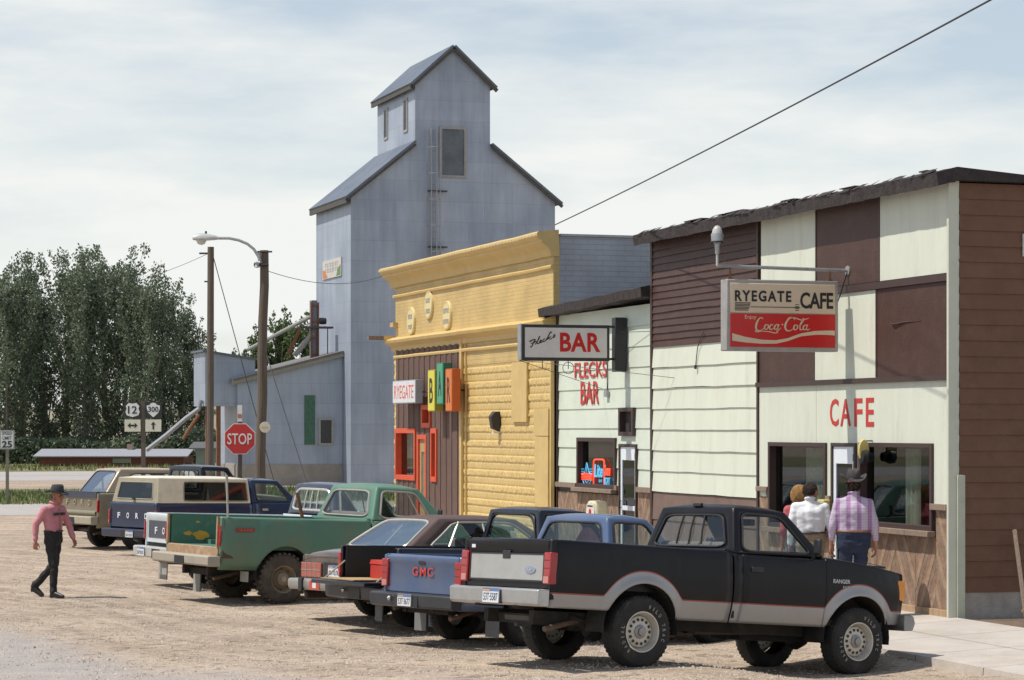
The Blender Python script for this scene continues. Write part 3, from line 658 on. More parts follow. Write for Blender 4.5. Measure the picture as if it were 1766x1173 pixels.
YT = tin('yellow_tin_brick', YEL, 0, .21, .075, .35); YP = M('yellow_paint', YEL, .5, var=.07, scale=3, bump=.15, dirt=(.45, .30, .11), dscale=2, damt=.4)
YR = M('yellow_rockface', YEL, .5, var=.08, scale=3, dirt=(.45, .31, .12), dscale=2, damt=.35)
GT = tin('grey_tin_brick', (.37, .39, .42), 0, .3, .1, .35)
yb = empty('yellow_building', 'tall yellow pressed tin front with heavy cornice and brown board bar entrance', 'building', C0, FROT)
yl, yr = -26.45, -s_l-.02
z2 = fz(780, 583); zt = 6.12
def zz_(px, py): return fz(px, py)
brl, brr = X_(686), X_(797)
ow = (X_(685.5), X_(720), zz_(703, 828), zz_(703, 739)); dw = (X_(722), X_(738), .3, zz_(730, 750)); uw = (X_(731), X_(746), zz_(738, 738), zz_(738, 698)); rw = (X_(747), X_(757), zz_(752, 831), zz_(752, 739))
hl = [ow, dw, uw, rw]
mb = MB(); mb.box(yl, yr, .0, .12, z2, zt); mb.build('upper_wall', YT, yb)
mb = MB(); holes_wall(mb, yl, brr, .1, z2, hl, .02, .3); mb.build('wall', M('entry_backing', (.09, .06, .05), .8), yb)
# rock faced pressed tin: modelled relief
mb = MB(); bx, bz = .30, .150
def rock(x, z):
    i, j = math.floor(z/bz), 0; xo = x+(bx/2 if i % 2 else 0); j = math.floor(xo/bx)
    u, v = xo/bx-j, z/bz-i
    e = min(u, 1-u)*bx, min(v, 1-v)*bz; m_ = min(e)
    h = (.024 if i % 2 else .012)*min(1, m_/.018)
    return -(h+(.011*math.sin(34*(xo+z*(1 if i % 2 else -1)))*math.sin(v*PI)+.008*noise.noise(Vector((xo*23+j*3, z*25, i*.7))))*(1 if m_ > .010 and i % 2 else .3))
zr0, zr1 = .2, zz_(870, 625)
nx, nz = int((yr-brr)/.03), int((zr1-zr0)/.025)
mb.grid(lambda u, v: (brr+(yr-brr)*u, .02+rock(brr+(yr-brr)*u, zr0+(zr1-zr0)*v), zr0+(zr1-zr0)*v), nx, nz)
mb.build('rockface_tin', YR, yb, smooth=True, ang=50)
mb = MB(); mb.grid(lambda u, v: (yl+.0+(brl-yl)*u, -.01+rock(yl+(brl-yl)*u, zr0+(z2-zr0)*v), zr0+(z2-zr0)*v), int((brl-yl)/.03)+2, int((z2-zr0)/.025))
mb.build('rockface_tin', YR, yb, smooth=True, ang=50)
mb = MB(); mb.box(brr, yr, .0, .12, zr1, z2); mb.build('frieze', YT, yb)
mb = MB(); mb.box(brr-.02, brr+.12, -.06, .0, .2, z2); mb.build('pilaster_strip', YP, yb, bevel=.004); mb = MB(); mb.box(yr-.06, yr, -.055, .02, .2, z2); mb.build('edge_board', YP, yb, bevel=.004); mb = MB(); mb.box(brr+.3, brr+.34, -.035, .0, .2, z2); mb.build('batten', YP, yb); mb = MB()
mb.box(X_(886), X_(912), -.05, -.0, zz_(899, 728), zz_(899, 625)); mb.box(X_(925), X_(950), -.055, -.0, zz_(937, 752), zz_(937, 705)); mb.box(X_(926), X_(949), -.05, 0, .2, zz_(937, 753)); mb.build('plain_boards', YP, yb, bevel=.004)
# vertical brown boards
mb = MB(); x = brl; i = 0
while x < brr-.05:
    w_ = .21; i += 1; x2 = min(x+w_, brr-.02)
    X0_, X1_ = x+.004, x2-.004
    zs = sorted({.2, z2-.1, *[h[k] for h in hl for k in (2, 3)]})
    for c, d in zip(zs, zs[1:]):
        if c >= z2-.1 or d <= .2: continue
        xs_ = sorted({X0_, X1_, *[h[k] for h in hl for k in (0, 1) if X0_ < h[k] < X1_]})
        for a, b in zip(xs_, xs_[1:]):
            if any(h[0] < (a+b)/2 < h[1] and h[2] < (c+d)/2 < h[3] for h in hl): continue
            mb.box(a, b, -.03-(.012 if i % 2 else 0), .018, c, d)
    x += w_
mb.build('brown_boards', wood('brown_boards', (.098, .052, .040), (.15, .092, .074)), yb)
OR = M('orange_paint', (.62, .085, .03), .5, var=.08, scale=6)
def oframe(h, name, gl=True, label=None, w=.085):
    mb = MB(); framebox(mb, h[0], h[1], h[2], h[3], -.07, .09, w, ws=(w*1.0, w, .11, .11)); o = mb.build(name, OR, yb, bevel=.006)
    if gl: g = MB(); g.quad((h[0]+.05, .07, h[2]+.05), (h[1]-.05, .07, h[2]+.05), (h[1]-.05, .07, h[3]-.05), (h[0]+.05, .07, h[3]-.05)); g.build('pane', WGL, o, fixn=False)
    if label: o['label'] = label
    return o
o1 = oframe(ow, 'window', label='large orange framed window'); oframe(uw, 'window', label='small orange framed window over the entrance', w=.075); oframe(rw, 'window', label='tall slim orange framed window', w=.075)
mb = MB(); mb.box(ow[0]+.1, ow[1]-.1, .4, .42, ow[2], ow[3]); mb.build('window_blind', M('blind', (.23, .22, .2), .9, var=.5, scale=1.5), yb)
mb = MB(); framebox(mb, dw[0], dw[1], dw[2], dw[3], -.05, .2, .1); mb.build('door_frame', OR, yb, bevel=.006)
mb = MB(); framebox(mb, dw[0]+.1, dw[1]-.1, dw[2]+.1, dw[3]-.1, .0, .05, .13, ws=(.12, .12, .5, .28)); dd = mb.build('door', wood('yellow_wood', (.35, .22, .10), (.48, .32, .16)), yb)
g = MB(); g.box(dw[0]+.2, dw[1]-.2, .02, .03, dw[2]+.5, dw[3]-.35); g.build('pane', M('door_curtain', (.20, .18, .13), .5, var=.3), dd)
# cornices: moulded profiles run along the front
def cornice(name, prof, x0, x1, mat, n=30, par=yb, wav=.01):
    mb = MB(); rings = []
    for i in range(n+1):
        t = i/n; x = x0+(x1-x0)*t; z = wav*noise.noise(Vector((x*.8, 1, 5)))
        rings.append([mb.p(x, y, zz+z) for y, zz in prof])
    for a, b in zip(rings, rings[1:]):
        for k in range(len(prof)): q = (k+1) % len(prof); mb.face([a[k], a[q], b[q], b[k]])
    mb.face(rings[0]); mb.face(rings[-1][::-1]); return mb.build(name, mat, par, smooth=True, ang=28)
def CP(p): return [(-y, z) for y, z in p]
cornice('cornice', CP([(0, zt-.26), (.05, zt-.25), (.06, zt-.2), (.08, zt-.14), (.13, zt-.07), (.21, zt-.03), (.24, zt-.0), (.24, zt+.04), (.30, zt+.07), (.33, zt+.12), (.33, zt+.17), (.30, zt+.2), (-.1, zt+.24), (-.12, zt-.26)]), yl-.25, yr+.02, YP)
cornice('string_course', CP([(0, zt-.50), (.05, zt-.48), (.06, zt-.44), (.03, zt-.41), (0, zt-.40)]), yl-.08, yr, YP)
cornice('lower_cornice', CP([(0, z2-.16), (.04, z2-.15), (.05, z2-.06), (.12, z2-.01), (.20, z2+.03), (.22, z2+.09), (.17, z2+.12), (.06, z2+.16), (0, z2+.17)]), yl-.2, yr, YP)
cornice('frieze_moulding', CP([(0, z2-.33), (.05, z2-.32), (.06, z2-.28), (.04, z2-.25), (0, z2-.24)]), yl, yr, YP)
mb = MB(); k = yl-.3
while k < yr: mb.box(k, k+.07, -.337, -.32, zt+.135, zt+.16); k += .2
mb.build('cornice_beads', M('bead_pale', (.6, .5, .3), .6), yb)
mb = MB(); mb.box(yl-.05, yl+.22, -.12, .0, zt-1.15, zt-1.05); mb.build('pilaster', YT, yb)
mb = MB(); mb.box(yr-.1, yr+.0, .121, 16, .1, zt+.12); mb.box(yl, yl+.1, .35, 16, .1, zt-.1); mb.box(yl, yr, 15.9, 16, .1, 5); mb.build('side_wall', GT, yb)
mb = MB(); mb.box(yl+.1, yr-.1, .13, 15.9, zt-.25, zt-.15); mb.build('roof', M('tar_roof', (.07, .07, .07), .9), yb)
mb = MB(); mb.box(yr-.14, yr+.03, .14, 16, zt+.125, zt+.17); mb.build('coping', GALV, yb)
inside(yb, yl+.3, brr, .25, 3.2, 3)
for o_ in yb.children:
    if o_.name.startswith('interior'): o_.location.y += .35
# ================================================================ grain elevator
EX, EY = (605-CX)/F*125, 125.0
EZ = -.3
el = empty('grain_elevator', 'tall grey sheet metal grain elevator with a cupola rising behind the shops', 'elevator', (EX, EY, EZ), FROT)
# local: +y = along its front to the right (n direction) ; +x towards camera. So front face is x=0 plane, body goes to x=-7.3
EL, EW = 7.5, 11.1
def tinsheet(name, col, a=.08):
    m = new_mat(name); t = m.node_tree; b = t.nodes['Principled BSDF']; n = t.nodes.new; l = t.links.new
    b.inputs['Roughness'].default_value = .5; b.inputs['Metallic'].default_value = .15
    co = n('ShaderNodeTexCoord'); sp = n('ShaderNodeSeparateXYZ'); l(co.outputs['Object'], sp.inputs[0])
    ad = n('ShaderNodeMath'); ad.operation = 'ADD'; l(sp.outputs[0], ad.inputs[0]); l(sp.outputs[1], ad.inputs[1])
    cb = n('ShaderNodeCombineXYZ'); l(ad.outputs[0], cb.inputs[0]); l(sp.outputs[2], cb.inputs[1])
    br = n('ShaderNodeTexBrick'); br.inputs['Scale'].default_value = 1; br.inputs['Brick Width'].default_value = 2.4; br.inputs['Row Height'].default_value = 1.05
    br.inputs['Mortar Size'].default_value = .016; br.inputs['Mortar Smooth'].default_value = .2; br.offset = .37
    br.inputs['Color1'].default_value = (1.03, 1.03, 1.03, 1); br.inputs['Color2'].default_value = (.92, .93, .94, 1); br.inputs['Mortar'].default_value = (.84, .84, .84, 1)
    l(cb.outputs[0], br.inputs['Vector'])
    ma = n('ShaderNodeMapping'); ma.inputs['Scale'].default_value = (1.2, 1.2, .12); l(co.outputs['Object'], ma.inputs[0])
    no = n('ShaderNodeTexNoise'); no.inputs['Scale'].default_value = 1.3; no.inputs['Detail'].default_value = 9; no.inputs['Roughness'].default_value = .7; l(ma.outputs[0], no.inputs[0])
    cr = n('ShaderNodeValToRGB'); cr.color_ramp.elements[0].position = .3; cr.color_ramp.elements[1].position = .72
    cr.color_ramp.elements[0].color = tuple(c*.80 for c in col)+(1,); cr.color_ramp.elements[1].color = tuple(c*1.14 for c in col)+(1,); l(no.outputs['Fac'], cr.inputs[0])
    mx = n('ShaderNodeMixRGB'); mx.blend_type = 'MULTIPLY'; mx.inputs[0].default_value = 1; l(cr.outputs[0], mx.inputs[1]); l(br.outputs['Color'], mx.inputs[2])
    n2 = n('ShaderNodeTexNoise'); n2.inputs['Scale'].default_value = .35; n2.inputs['Detail'].default_value = 4; l(co.outputs['Object'], n2.inputs[0])
    r2 = n('ShaderNodeValToRGB'); r2.color_ramp.elements[0].position = .35; r2.color_ramp.elements[1].position = .65; r2.color_ramp.elements[0].color = (.86, .87, .9, 1); r2.color_ramp.elements[1].color = (1.08, 1.07, 1.05, 1); l(n2.outputs['Fac'], r2.inputs[0])
    m2 = n('ShaderNodeMixRGB'); m2.blend_type = 'MULTIPLY'; m2.inputs[0].default_value = 1; l(mx.outputs[0], m2.inputs[1]); l(r2.outputs[0], m2.inputs[2]); l(m2.outputs[0], b.inputs['Base Color'])
    wv = n('ShaderNodeTexWave'); wv.inputs['Scale'].default_value = 3.2; wv.bands_direction = 'X'; l(cb.outputs[0], wv.inputs[0])
    bp = n('ShaderNodeBump'); bp.inputs['Strength'].default_value = .22; bp.inputs['Distance'].default_value = .02
    a1 = n('ShaderNodeMath'); a1.operation = 'MULTIPLY_ADD'; a1.inputs[1].default_value = .3; l(wv.outputs['Fac'], a1.inputs[0]); l(n2.outputs['Fac'], a1.inputs[2]); l(a1.outputs[0], bp.inputs['Height']); l(bp.outputs[0], b.inputs['Normal'])
    return m
ET = tinsheet('elevator_tin', (.365, .41, .49)); ER = tinsheet('elevator_roof_tin', (.13, .152, .19))
EAVE = M('eave_boards', (.085, .078, .07), .8, var=.2)
hE = 14.64-EZ; hs = 17.42-EZ; hc = 20.6-EZ; hp = 22.45-EZ
ya, yb_ = 3.43, 7.5; ym = (ya+yb_)/2
mb = MB(); mb.prism([(0, -.3), (EW, -.3), (EW, hE), (yb_, hs), (ya, hs), (0, hE)], 'x', -EL, 0); mb.build('wall', ET, el)
mb = MB(); mb.prism([(ya, hs-.05), (yb_, hs-.05), (yb_, hc), (ym, hp), (ya, hc)], 'x', -EL+.02, 0.003); cup = mb.build('cupola', ET, el)
def roofslab(mb, y0, z0, y1, z1, x0, x1, th=.12, ov=0):
    d = Vector((y1-y0, z1-z0)).normalized(); nrm = Vector((-d.y, d.x)); nrm = nrm if nrm.y > 0 else -nrm
    p = [(y0, z0), (y1, z1), (y1+nrm.x*th, z1+nrm.y*th), (y0+nrm.x*th, z0+nrm.y*th)]
    mb.prism(p, 'x', x0, x1)
sl1 = (hs-hE)/ya; sl2 = (hp-hc)/(ym-ya)
ov = .28
for (y0, z0, y1, z1) in ((-ov, hE-ov*sl1, ya, hs), (EW+ov, hE-ov*sl1, yb_, hs)):
    mb = MB(); roofslab(mb, y0, z0, y1, z1, -EL-.3, .33); mb.build('roof', ER, el)
    mb = MB(); roofslab(mb, y0, z0-.17, y1, z1-.17, .2, .3, .16); mb.build('barge_board', EAVE, el)
mb = MB(); mb.box(-EL-.3, .3, -ov-.03, -ov+.08, hE-ov*sl1-.24, hE-ov*sl1+.02); mb.build('eave_board', EAVE, el)
for (y0, z0, y1, z1) in ((ya-.25, hc-.25*sl2, ym, hp), (yb_+.25, hc-.25*sl2, ym, hp)):
    mb = MB(); roofslab(mb, y0, z0, y1, z1, -EL-.3, .33); mb.build('cupola_roof', ER, cup)
    mb = MB(); roofslab(mb, y0, z0-.2, y1, z1-.2, .2, .3, .19); mb.build('barge_board', EAVE, cup)
mb = MB(); mb.box(-EL-.3, .3, ya-.28, ya-.18, hc-.25*sl2-.2, hc-.25*sl2+.02); mb.build('eave_board', EAVE, cup)
WF = M('window_frame_grey', (.32, .31, .30), .7)
for px, q0, q1 in ((666, 190, 238), (700, 173, 225)):
    # on the cupola's left side: plane y=ya
    k = (px-CX)/F; ox, oy = EX+NX*ya, EY+NY*ya; s_ = (ox-k*oy)/(k*UY-UX); Y = oy+UY*s_
    z0, z1 = z_of(q1, Y)-EZ, z_of(q0, Y)-EZ
    mb = MB(); mb.T = Matrix.Translation((-s_, ya, 0)); framebox(mb, -.42, .42, z0-.1, z1+.1, -.05, .02, .13); o = mb.build('window', WF, cup)
    mb = MB(); mb.box(-s_-.3, -s_+.3, ya-.03, ya-.01, z0, z1); mb.build('pane', M('window_dark', (.035, .035, .038), .4), o)
def ezp(px, py):   # front face plane (x=0): returns (y,z) local
    k = (px-CX)/F; wv_ = (k*EY-EX)/(NX-k*NY); Y = EY+NY*wv_; return wv_, z_of(py, Y)-EZ
(y0, z0), (y1, z1) = ezp(761, 303), ezp(801, 223)
mb = MB(); mb.T = Matrix.Rotation(PI/2, 4, 'Z'); framebox(mb, y0-.1, y1+.1, z0-.1, z1+.1, -.08, -.0, .13); hd = mb.build('hatch', WF, el, )
mb = MB(); mb.box(.005, .035, y0, y1, z0, z1); mb.build('hatch_panel', M('hatch_tin', (.12, .135, .155), .6, var=.3, scale=1.2), hd)
# caged ladder
mb = MB(); yl_, _ = ezp(741, 300); yr_, _ = ezp(750, 300); zt_, zb_ = ezp(741, 222)[1], .5
for yy in (yl_, yr_): mb.tube([(.25, yy, zb_), (.25, yy, zt_)], .035, 6)
z = zb_
while z < zt_: mb.tube([(.25, yl_, z), (.25, yr_, z)], .022, 5); z += .35
ld = mb.build('ladder', M('ladder_steel', (.30, .31, .33), .6, metal=.3), el)
mb = MB()
for q in range(5):
    a = PI*q/4; yy = (yl_+yr_)/2+.34*math.cos(a); xx = .25+.62*math.sin(a)
    mb.tube([(xx, yy, 2.6), (xx, yy, zt_+.0)], .02, 5)
z = 2.6
while z < zt_: mb.tube([(.25+.62*math.sin(PI*q/8), (yl_+yr_)/2+.34*math.cos(PI*q/8), z) for q in range(9)], .02, 5); z += 1.35
mb.build('ladder_cage', ld.data.materials[0], el)
for zz in (6, 9.2, 12.3, 15.2): mb = MB(); mb.box(0, .3, yl_-.12, yr_+.6, zz, zz+.06); mb.build('ladder_bracket', EAVE, el)
def left_pt(px, py):
    k = (px-CX)/F; s_ = (EX-k*EY)/(k*UY-UX); return -s_, z_of(py, EY+UY*s_)-EZ
(xa, za), (xb, zb) = left_pt(558, 483), left_pt(590, 443)
msg = MB(); msg.box(xa, xb, -.06, -.01, za, zb)
bo = msg.build('banner', M('banner_cream', (.55, .52, .47), .7, var=.1), None); bo.parent = None; bo.matrix_world = el.matrix_basis
bo.location = el.location; bo.rotation_euler = el.rotation_euler; tag(bo, 'faded cream painted board high on the left side of the grain elevator', 'sign')
marks('lettering', M('banner_ink', (.30, .30, .33), .8), (xb-xa)*.7, .55, XF(((xa+xb)/2, -.061, (za+zb)/2+.1)), bo, 8, .004, 3, 2)
mb = MB(); mb.prism([(xb-1.0, za+.05), (xb-.1, za+.05), (xb-.1, za+.6), (xb-.7, za+.4)], 'y', -.067, -.061); mb.build('painted_green', M('banner_green', (.14, .22, .1), .8), bo)
mb = MB(); mb.prism([(xa+.1, za+.05), (xa+1.2, za+.05), (xa+.55, za+.45), (xa+.1, za+.5)], 'y', -.068, -.061); mb.build('painted_corner', M('banner_orange', (.55, .2, .1), .8), bo)
# lean-to annex on the left
an = empty('elevator_annex', 'low grey metal lean to shed with concrete base attached left of the grain elevator', 'shed', (EX, EY, EZ), FROT)
AX = -1.6                       # its front plane
def anp(px, py):
    ox, oy = EX-AX*0+UX*(-AX), EY+UY*(-AX); k = (px-CX)/F; wv_ = (k*oy-ox)/(NX-k*NY); return wv_, z_of(py, oy+NY*wv_)-EZ
yA0, zA0 = anp(410, 655); yA1, zA1 = anp(590, 609); cz_ = anp(500, 801)[1]
mb = MB(); mb.prism([(yA0, cz_), (-.02, cz_), (-.02, zA1), (yA0, zA0)], 'x', -EL+.3, AX); mb.build('wall', ET, an)
mb = MB(); mb.box(-EL+.3, AX+.05, yA0-.05, -.02, -.6, cz_); mb.build('concrete_base', M('old_concrete', (.30, .275, .24), .9, var=.15, scale=1.5, dirt=(.2, .18, .15), dscale=1), an)
mb = MB(); roofslab(mb, yA0-.3, zA0-.08, -.02, zA1, -EL, AX+.3, .12); mb.build('roof', M('annex_roof', (.15, .14, .135), .8), an)
mb = MB(); roofslab(mb, yA0-.3, zA0-.26, -.02, zA1-.18, AX+.18, AX+.28, .2); mb.build('barge_board', M('annex_eave', (.27, .25, .2), .8), an)
(a0, b0), (a1, b1) = anp(525, 767), anp(543, 682)
mb = MB(); mb.box(AX, AX+.05, a0, a1, b0, b1); mb.build('green_panel', M('faded_green', (.06, .14, .09), .8, var=.2), an)
(a0, b0), (a1, b1) = anp(552, 765), anp(572, 724)
mb = MB(); mb.T = Matrix.Translation((AX, 0, 0)) @ Matrix.Rotation(PI/2, 4, 'Z'); framebox(mb, a0-.1, a1+.1, b0-.1, b1+.1, -.06, .0, .12); o = mb.build('window', WF, an)
mb = MB(); mb.box(AX+.004, AX+.03, a0, a1, b0, b1); mb.build('pane', M('window_board', (.06, .055, .055), .7), o)
# raised hopper box on legs, left of the annex
hb = empty('grain_hopper', 'raised grey metal box bin on legs left of the elevator annex', 'hopper', (EX, EY, EZ), FROT)
(h0, hz0), (h1, hz1) = anp(356, 700), anp(442, 608)
mb = MB(); mb.prism([(h0, hz0), (h1, hz0), (h1, hz1-.35), (h0, hz1)], 'x', -5.0, -1.9); mb.build('bin', ET, hb)
mb = MB(); roofslab(mb, h0-.15, hz1+.03, h1+.15, hz1-.4, -5.1, -1.75, .1); mb.build('roof', ER, hb)
for (xx, yy) in ((-2.0, h0+.7), (-4.9, h0+.7), (-2.0, h1-.25), (-4.9, h1-.25)):
    mb = MB(); mb.box(xx-.1, xx+.1, yy-.1, yy+.1, -.4, hz0); mb.build('leg', RUST, hb)
mb = MB(); hm = [anp(352, 690), anp(348, 705), anp(325, 722), anp(290, 752), anp(257, 777)]
mb.tube([(-2.4, a, b) for a, b in hm], .12, 10); mb.build('spout', M('spout_steel', (.30, .31, .32), .4, metal=.4), hb)
mb = MB(); p_ = [anp(350, 715), anp(333, 740), anp(322, 758)]; mb.tube([(-2.6, a, b) for a, b in p_], .09, 8); mb.build('chute', RUST, hb)
# bucket leg with red framing standing on the annex roof
lg = empty('grain_conveyor', 'rust red framed conveyor leg with pale spouts on the annex roof', 'conveyor', (EX, EY, EZ), FROT)
(a0, b0), (a1, b1) = anp(546, 614), anp(559, 516)
mb = MB(); mb.box(-3.4, -2.9, a0+.06, a1-.06, b0-.5, b1); mb.build('housing', M('leg_grey', (.16, .17, .2), .6), lg)
for yy in (a0, a1-.05):
    mb = MB(); mb.box(-2.95, -2.85, yy, yy+.09, b0-.5, b1-.1); mb.build('frame', RUST, lg)
for k in range(4):
    mb = MB(); zz = b0+.1+k*.85; mb.box(-2.94, -2.83, a0, a1+.02, zz, zz+.06); mb.build('frame', RUST, lg)
mb = MB(); p1, p2 = anp(545, 545), anp(438, 602); mb.tube([(-3, *p1), (-3.2, *p2)], .10, 8); p1, p2 = anp(551, 572), anp(520, 612); mb.tube([(-3, *p1), (-3.2, *p2)], .14, 8); mb.build('spout', M('spout_pale', (.30, .295, .27), .5), lg)
p1, p2 = anp(527, 568), anp(508, 610)
mb = MB(); mb.tube([(-3, *p1), (-3.1, *p2)], .1, 6); mb.build('brace', RUST, lg)
p1, p2 = anp(525, 561), anp(584, 561)
mb = MB(); mb.box(-3.3, -2.7, p1[0], p2[0], p1[1]-.1, p1[1]); mb.tube([(-2.75, p2[0]-.3, p1[1]), (-2.75, p2[0]-.3, p1[1]-1.7)], .03, 6); mb.tube([(-2.75, p2[0]-.9, p1[1]), (-2.75, p2[0]-.9, p1[1]-1.7)], .03, 6); mb.build('platform', M('platform_dark', (.09, .07, .07), .8), lg)
mb = MB(); p = anp(566, 552); mb.lathe([(0, -.15), (.16, -.15), (.18, 0), (.16, .2), (0, .2)], 'y', (-2.9, p[0], p[1]), 12); mb.build('motor', BLK, lg)
# low brick shed across the highway and its neighbours
def far_box(name, label, cat, px0, px1, py_top, py_bot, Y, depth, wallm, roofm, slope=.35):
    e = empty(name, label, cat, ((px0-CX)/F*Y, Y, z_of(py_bot, Y)-.5)); L = (px1-px0)/F*Y; h = z_of(py_top, Y)-z_of(py_bot, Y)+.5
    mb = MB(); mb.box(0, L, 0, depth, 0, h-slope); mb.build('wall', wallm, e)
    mb = MB(); mb.prism([(-.5, h-slope-.05), (depth*.5, h), (depth+.5, h-slope-.05), (depth+.5, h-slope+.03), (depth*.5, h+.1), (-.5, h-slope+.03)], 'x', -.4, L+.4); mb.build('roof', roofm, e)
    return e, L, h
e, L, h = far_box('brick_shed', 'long low red brick shed with pale grey roof across the highway', 'shed', 68, 316, 777, 804, 186, 6, M('shed_brick', (.17, .065, .045), .9, var=.15, scale=3), M('shed_roof', (.30, .31, .34), .6, var=.1), .45)
mb = MB(); mb.box(5.6, 7.0, -.03, .02, h-.95, h-.6); mb.build('window', M('shed_window', (.25, .3, .25), .5), e)
mb = MB(); mb.box(6.3, 6.7, 2.5, 3.0, h, h+.45); mb.build('chimney', M('shed_chimney', (.35, .25, .2), .9), e)
e, L, h = far_box('green_shed', 'pale green board shed half hidden behind the left utility pole', 'shed', 338, 392, 765, 806, 150, 4, M('pale_green', (.16, .2, .16), .8, var=.15), M('dark_roof', (.1, .1, .1), .8), .3)
# ================================================================ poles, lamp, wires
PW = M('pole_wood', (.115, .09, .068), .9, var=.25, scale=5, stretch=(6, 6, .3), bump=.6, bscale=14, dirt=(.17, .14, .11), dscale=2, damt=.6)
def P3(px, py, Y): return Vector(((px-CX)/F*Y, Y, z_of(py, Y)))
p_t, p_b = P3(456, 432, 74), P3(447.5, 890, 74)
up1 = empty('utility_pole', 'thick dark wooden utility pole carrying the curved street lamp arm', 'utility pole', (p_b.x, p_b.y, -.35))
mb = MB(); b0_ = Vector((0, 0, -.2)); t0_ = p_t-Vector((p_b.x, p_b.y, -.35)); mb.tube([b0_+(t0_-b0_)*k/8+Vector((.02*math.sin(k*2), 0, 0)) for k in range(9)], [.165-.004*k for k in range(9)], 14); mb.build('shaft', PW, up1)
mb = MB(); q = t0_+Vector((0, -.2, -.45)); mb.tube([q+Vector((-.3, 0, 0)), q+Vector((.15, 0, 0))], .05, 8); mb.tube([t0_+Vector((-.2, -.15, -.05)), t0_+Vector((.25, -.15, -.05))], .03, 6)
mb.build('insulator_bracket', BLK, up1); mb = MB(); mb.lathe([(0, -.1), (.09, -.08), (.06, 0), (.09, .06), (0, .1)], 'z', tuple(q+Vector((-.2, -.05, 0))), 12); mb.build('insulator', GALV, up1)
la = empty('street_lamp', 'grey cobra head street lamp on a curved arm fixed to the thick pole', 'street lamp', tuple(P3(446, 440, 73.8)))
base = P3(446, 440, 73.8)
pts = [P3(446, 443, 73.8), P3(438, 430, 73.8), P3(427, 421, 73.8), P3(412, 414.5, 73.8), P3(395, 411, 73.8), P3(376, 411, 73.8)]
mb = MB(); mb.tube([p-base for p in pts], .045, 10); mb.tube([P3(448, 450, 73.8)-base, P3(445, 436, 73.8)-base], .05, 8); mb.build('arm', GALV, la, smooth=True)
hp_ = P3(354, 412, 73.8)-base
mb = MB(); mb.lathe([(0, -.40), (.12, -.36), (.17, -.2), (.16, .05), (.1, .33), (.05, .42), (0, .42)], 'x', tuple(hp_), 18)
for i, v in enumerate(mb.v):
    if v[2] < hp_.z: mb.v[i] = (v[0], v[1], hp_.z+(v[2]-hp_.z)*.35)
mb.build('head', M('lamp_grey', (.45, .46, .46), .4), la, smooth=True)
mb = MB(); mb.lathe([(0, -.14), (.10, -.11), (.15, -.03), (.15, .02)], 'z', (hp_.x-.12, hp_.y, hp_.z-.05), 16); mb.build('lens', M('lamp_lens', (.5, .5, .45), .2), la, smooth=True)
mb = MB(); mb.lathe([(0, .09), (.03, .08), (.035, 0)], 'z', (hp_.x+.02, hp_.y, hp_.z+.15), 8); mb.build('photocell', BLK, la)
p_t, p_b = P3(363.5, 426, 95), P3(362, 860, 95)
up2 = empty('utility_pole', 'thinner utility pole standing left of the lamp pole', 'utility pole', (p_b.x, p_b.y, -.4))
t2 = p_t-Vector((p_b.x, p_b.y, -.4)); mb = MB(); mb.tube([Vector((0, 0, -.2))*(1-k/6)+t2*k/6 for k in range(7)], [.15-.004*k for k in range(7)], 12); mb.build('shaft', PW, up2)
mb = MB(); mb.tube([t2+Vector((-.45, 0, -.25)), t2+Vector((.05, 0, -.25))], .035, 8); mb.tube([t2+Vector((-.25, 0, -1.35)), t2+Vector((.05, 0, -1.35))], .03, 8); mb.build('bracket', BLK, up2)
def wire(label, pts, r=.012, sag=0, name='overhead_wire'):
    mb = MB(); a, b = pts; P = [a.lerp(b, k/16)+Vector((0, 0, -sag*4*(k/16)*(1-k/16))) for k in range(17)]; mb.tube(P, r, 5); return tag(mb.build(name, M('wire', (.05, .05, .055), .6), None), label, 'cable')
wire('twisted power line rising from the yellow cornice to the upper right corner', (P3(957, 388, 46.2), P3(1712, -2, 24)), .011, .05)
wire('thin wire from the lamp pole towards the grain elevator', (P3(463, 468, 74), P3(660, 476, 100)), .011, .35)
wire('thin wire running left from the top of the thin pole', (P3(360, 437, 95), P3(-40, 520, 95)), .009, .6)
wire('guy wire slanting down right from the thin pole', (P3(366, 436, 95), P3(478, 850, 94)), .018, 0, 'guy_wire')
wire('guy wire slanting down right from the lamp pole', (P3(456, 600, 74), P3(530, 836, 72)), .016, 0, 'guy_wire')
# ================================================================ road signs
def post_sign(name, label, px, Y, py_b, w_=.09, mat=PW, top=None, r=None):
    x = (px-CX)/F*Y; z = ground_z(x, Y); e = empty(name, label, 'sign', (x, Y, z)); return e, z
RR_ = M('sign_red', (.50, .018, .018), .4, var=.04); SWH = M('sign_white', (.68, .68, .64), .5, var=.05); SBK = M('sign_black', (.02, .02, .02), .5)
def octa(r): return [(r*math.cos(PI/8+PI/4*k), r*math.sin(PI/8+PI/4*k)) for k in range(8)]
e, z = post_sign('stop_sign', 'red octagonal stop sign in front of the thick utility pole', 413.5, 59, 0)
cz2 = z_of(757, 59)-z
mb = MB(); mb.box(-.045, .045, .03, .12, -.3, cz2+.75); mb.build('post', PW, e)
mb = MB(); mb.box(-.055, .055, .0, .028, cz2+.42, cz2+.82) ; mb.build('small_plate', SWH, e); mb = MB(); mb.box(-.05, .05, -.004, -.001, cz2+.5, cz2+.6); mb.build('red_patch', M('faded_red', (.45, .15, .12), .7), e)
mb = MB(); mb.prism([(a, b+cz2) for a, b in octa(.405)], 'y', 0, .02); bd_ = mb.build('plate', SWH, e)
mb = MB(); mb.prism([(a, b+cz2) for a, b in octa(.385)], 'y', -.006, -.001); mb.build('face', RR_, bd_)
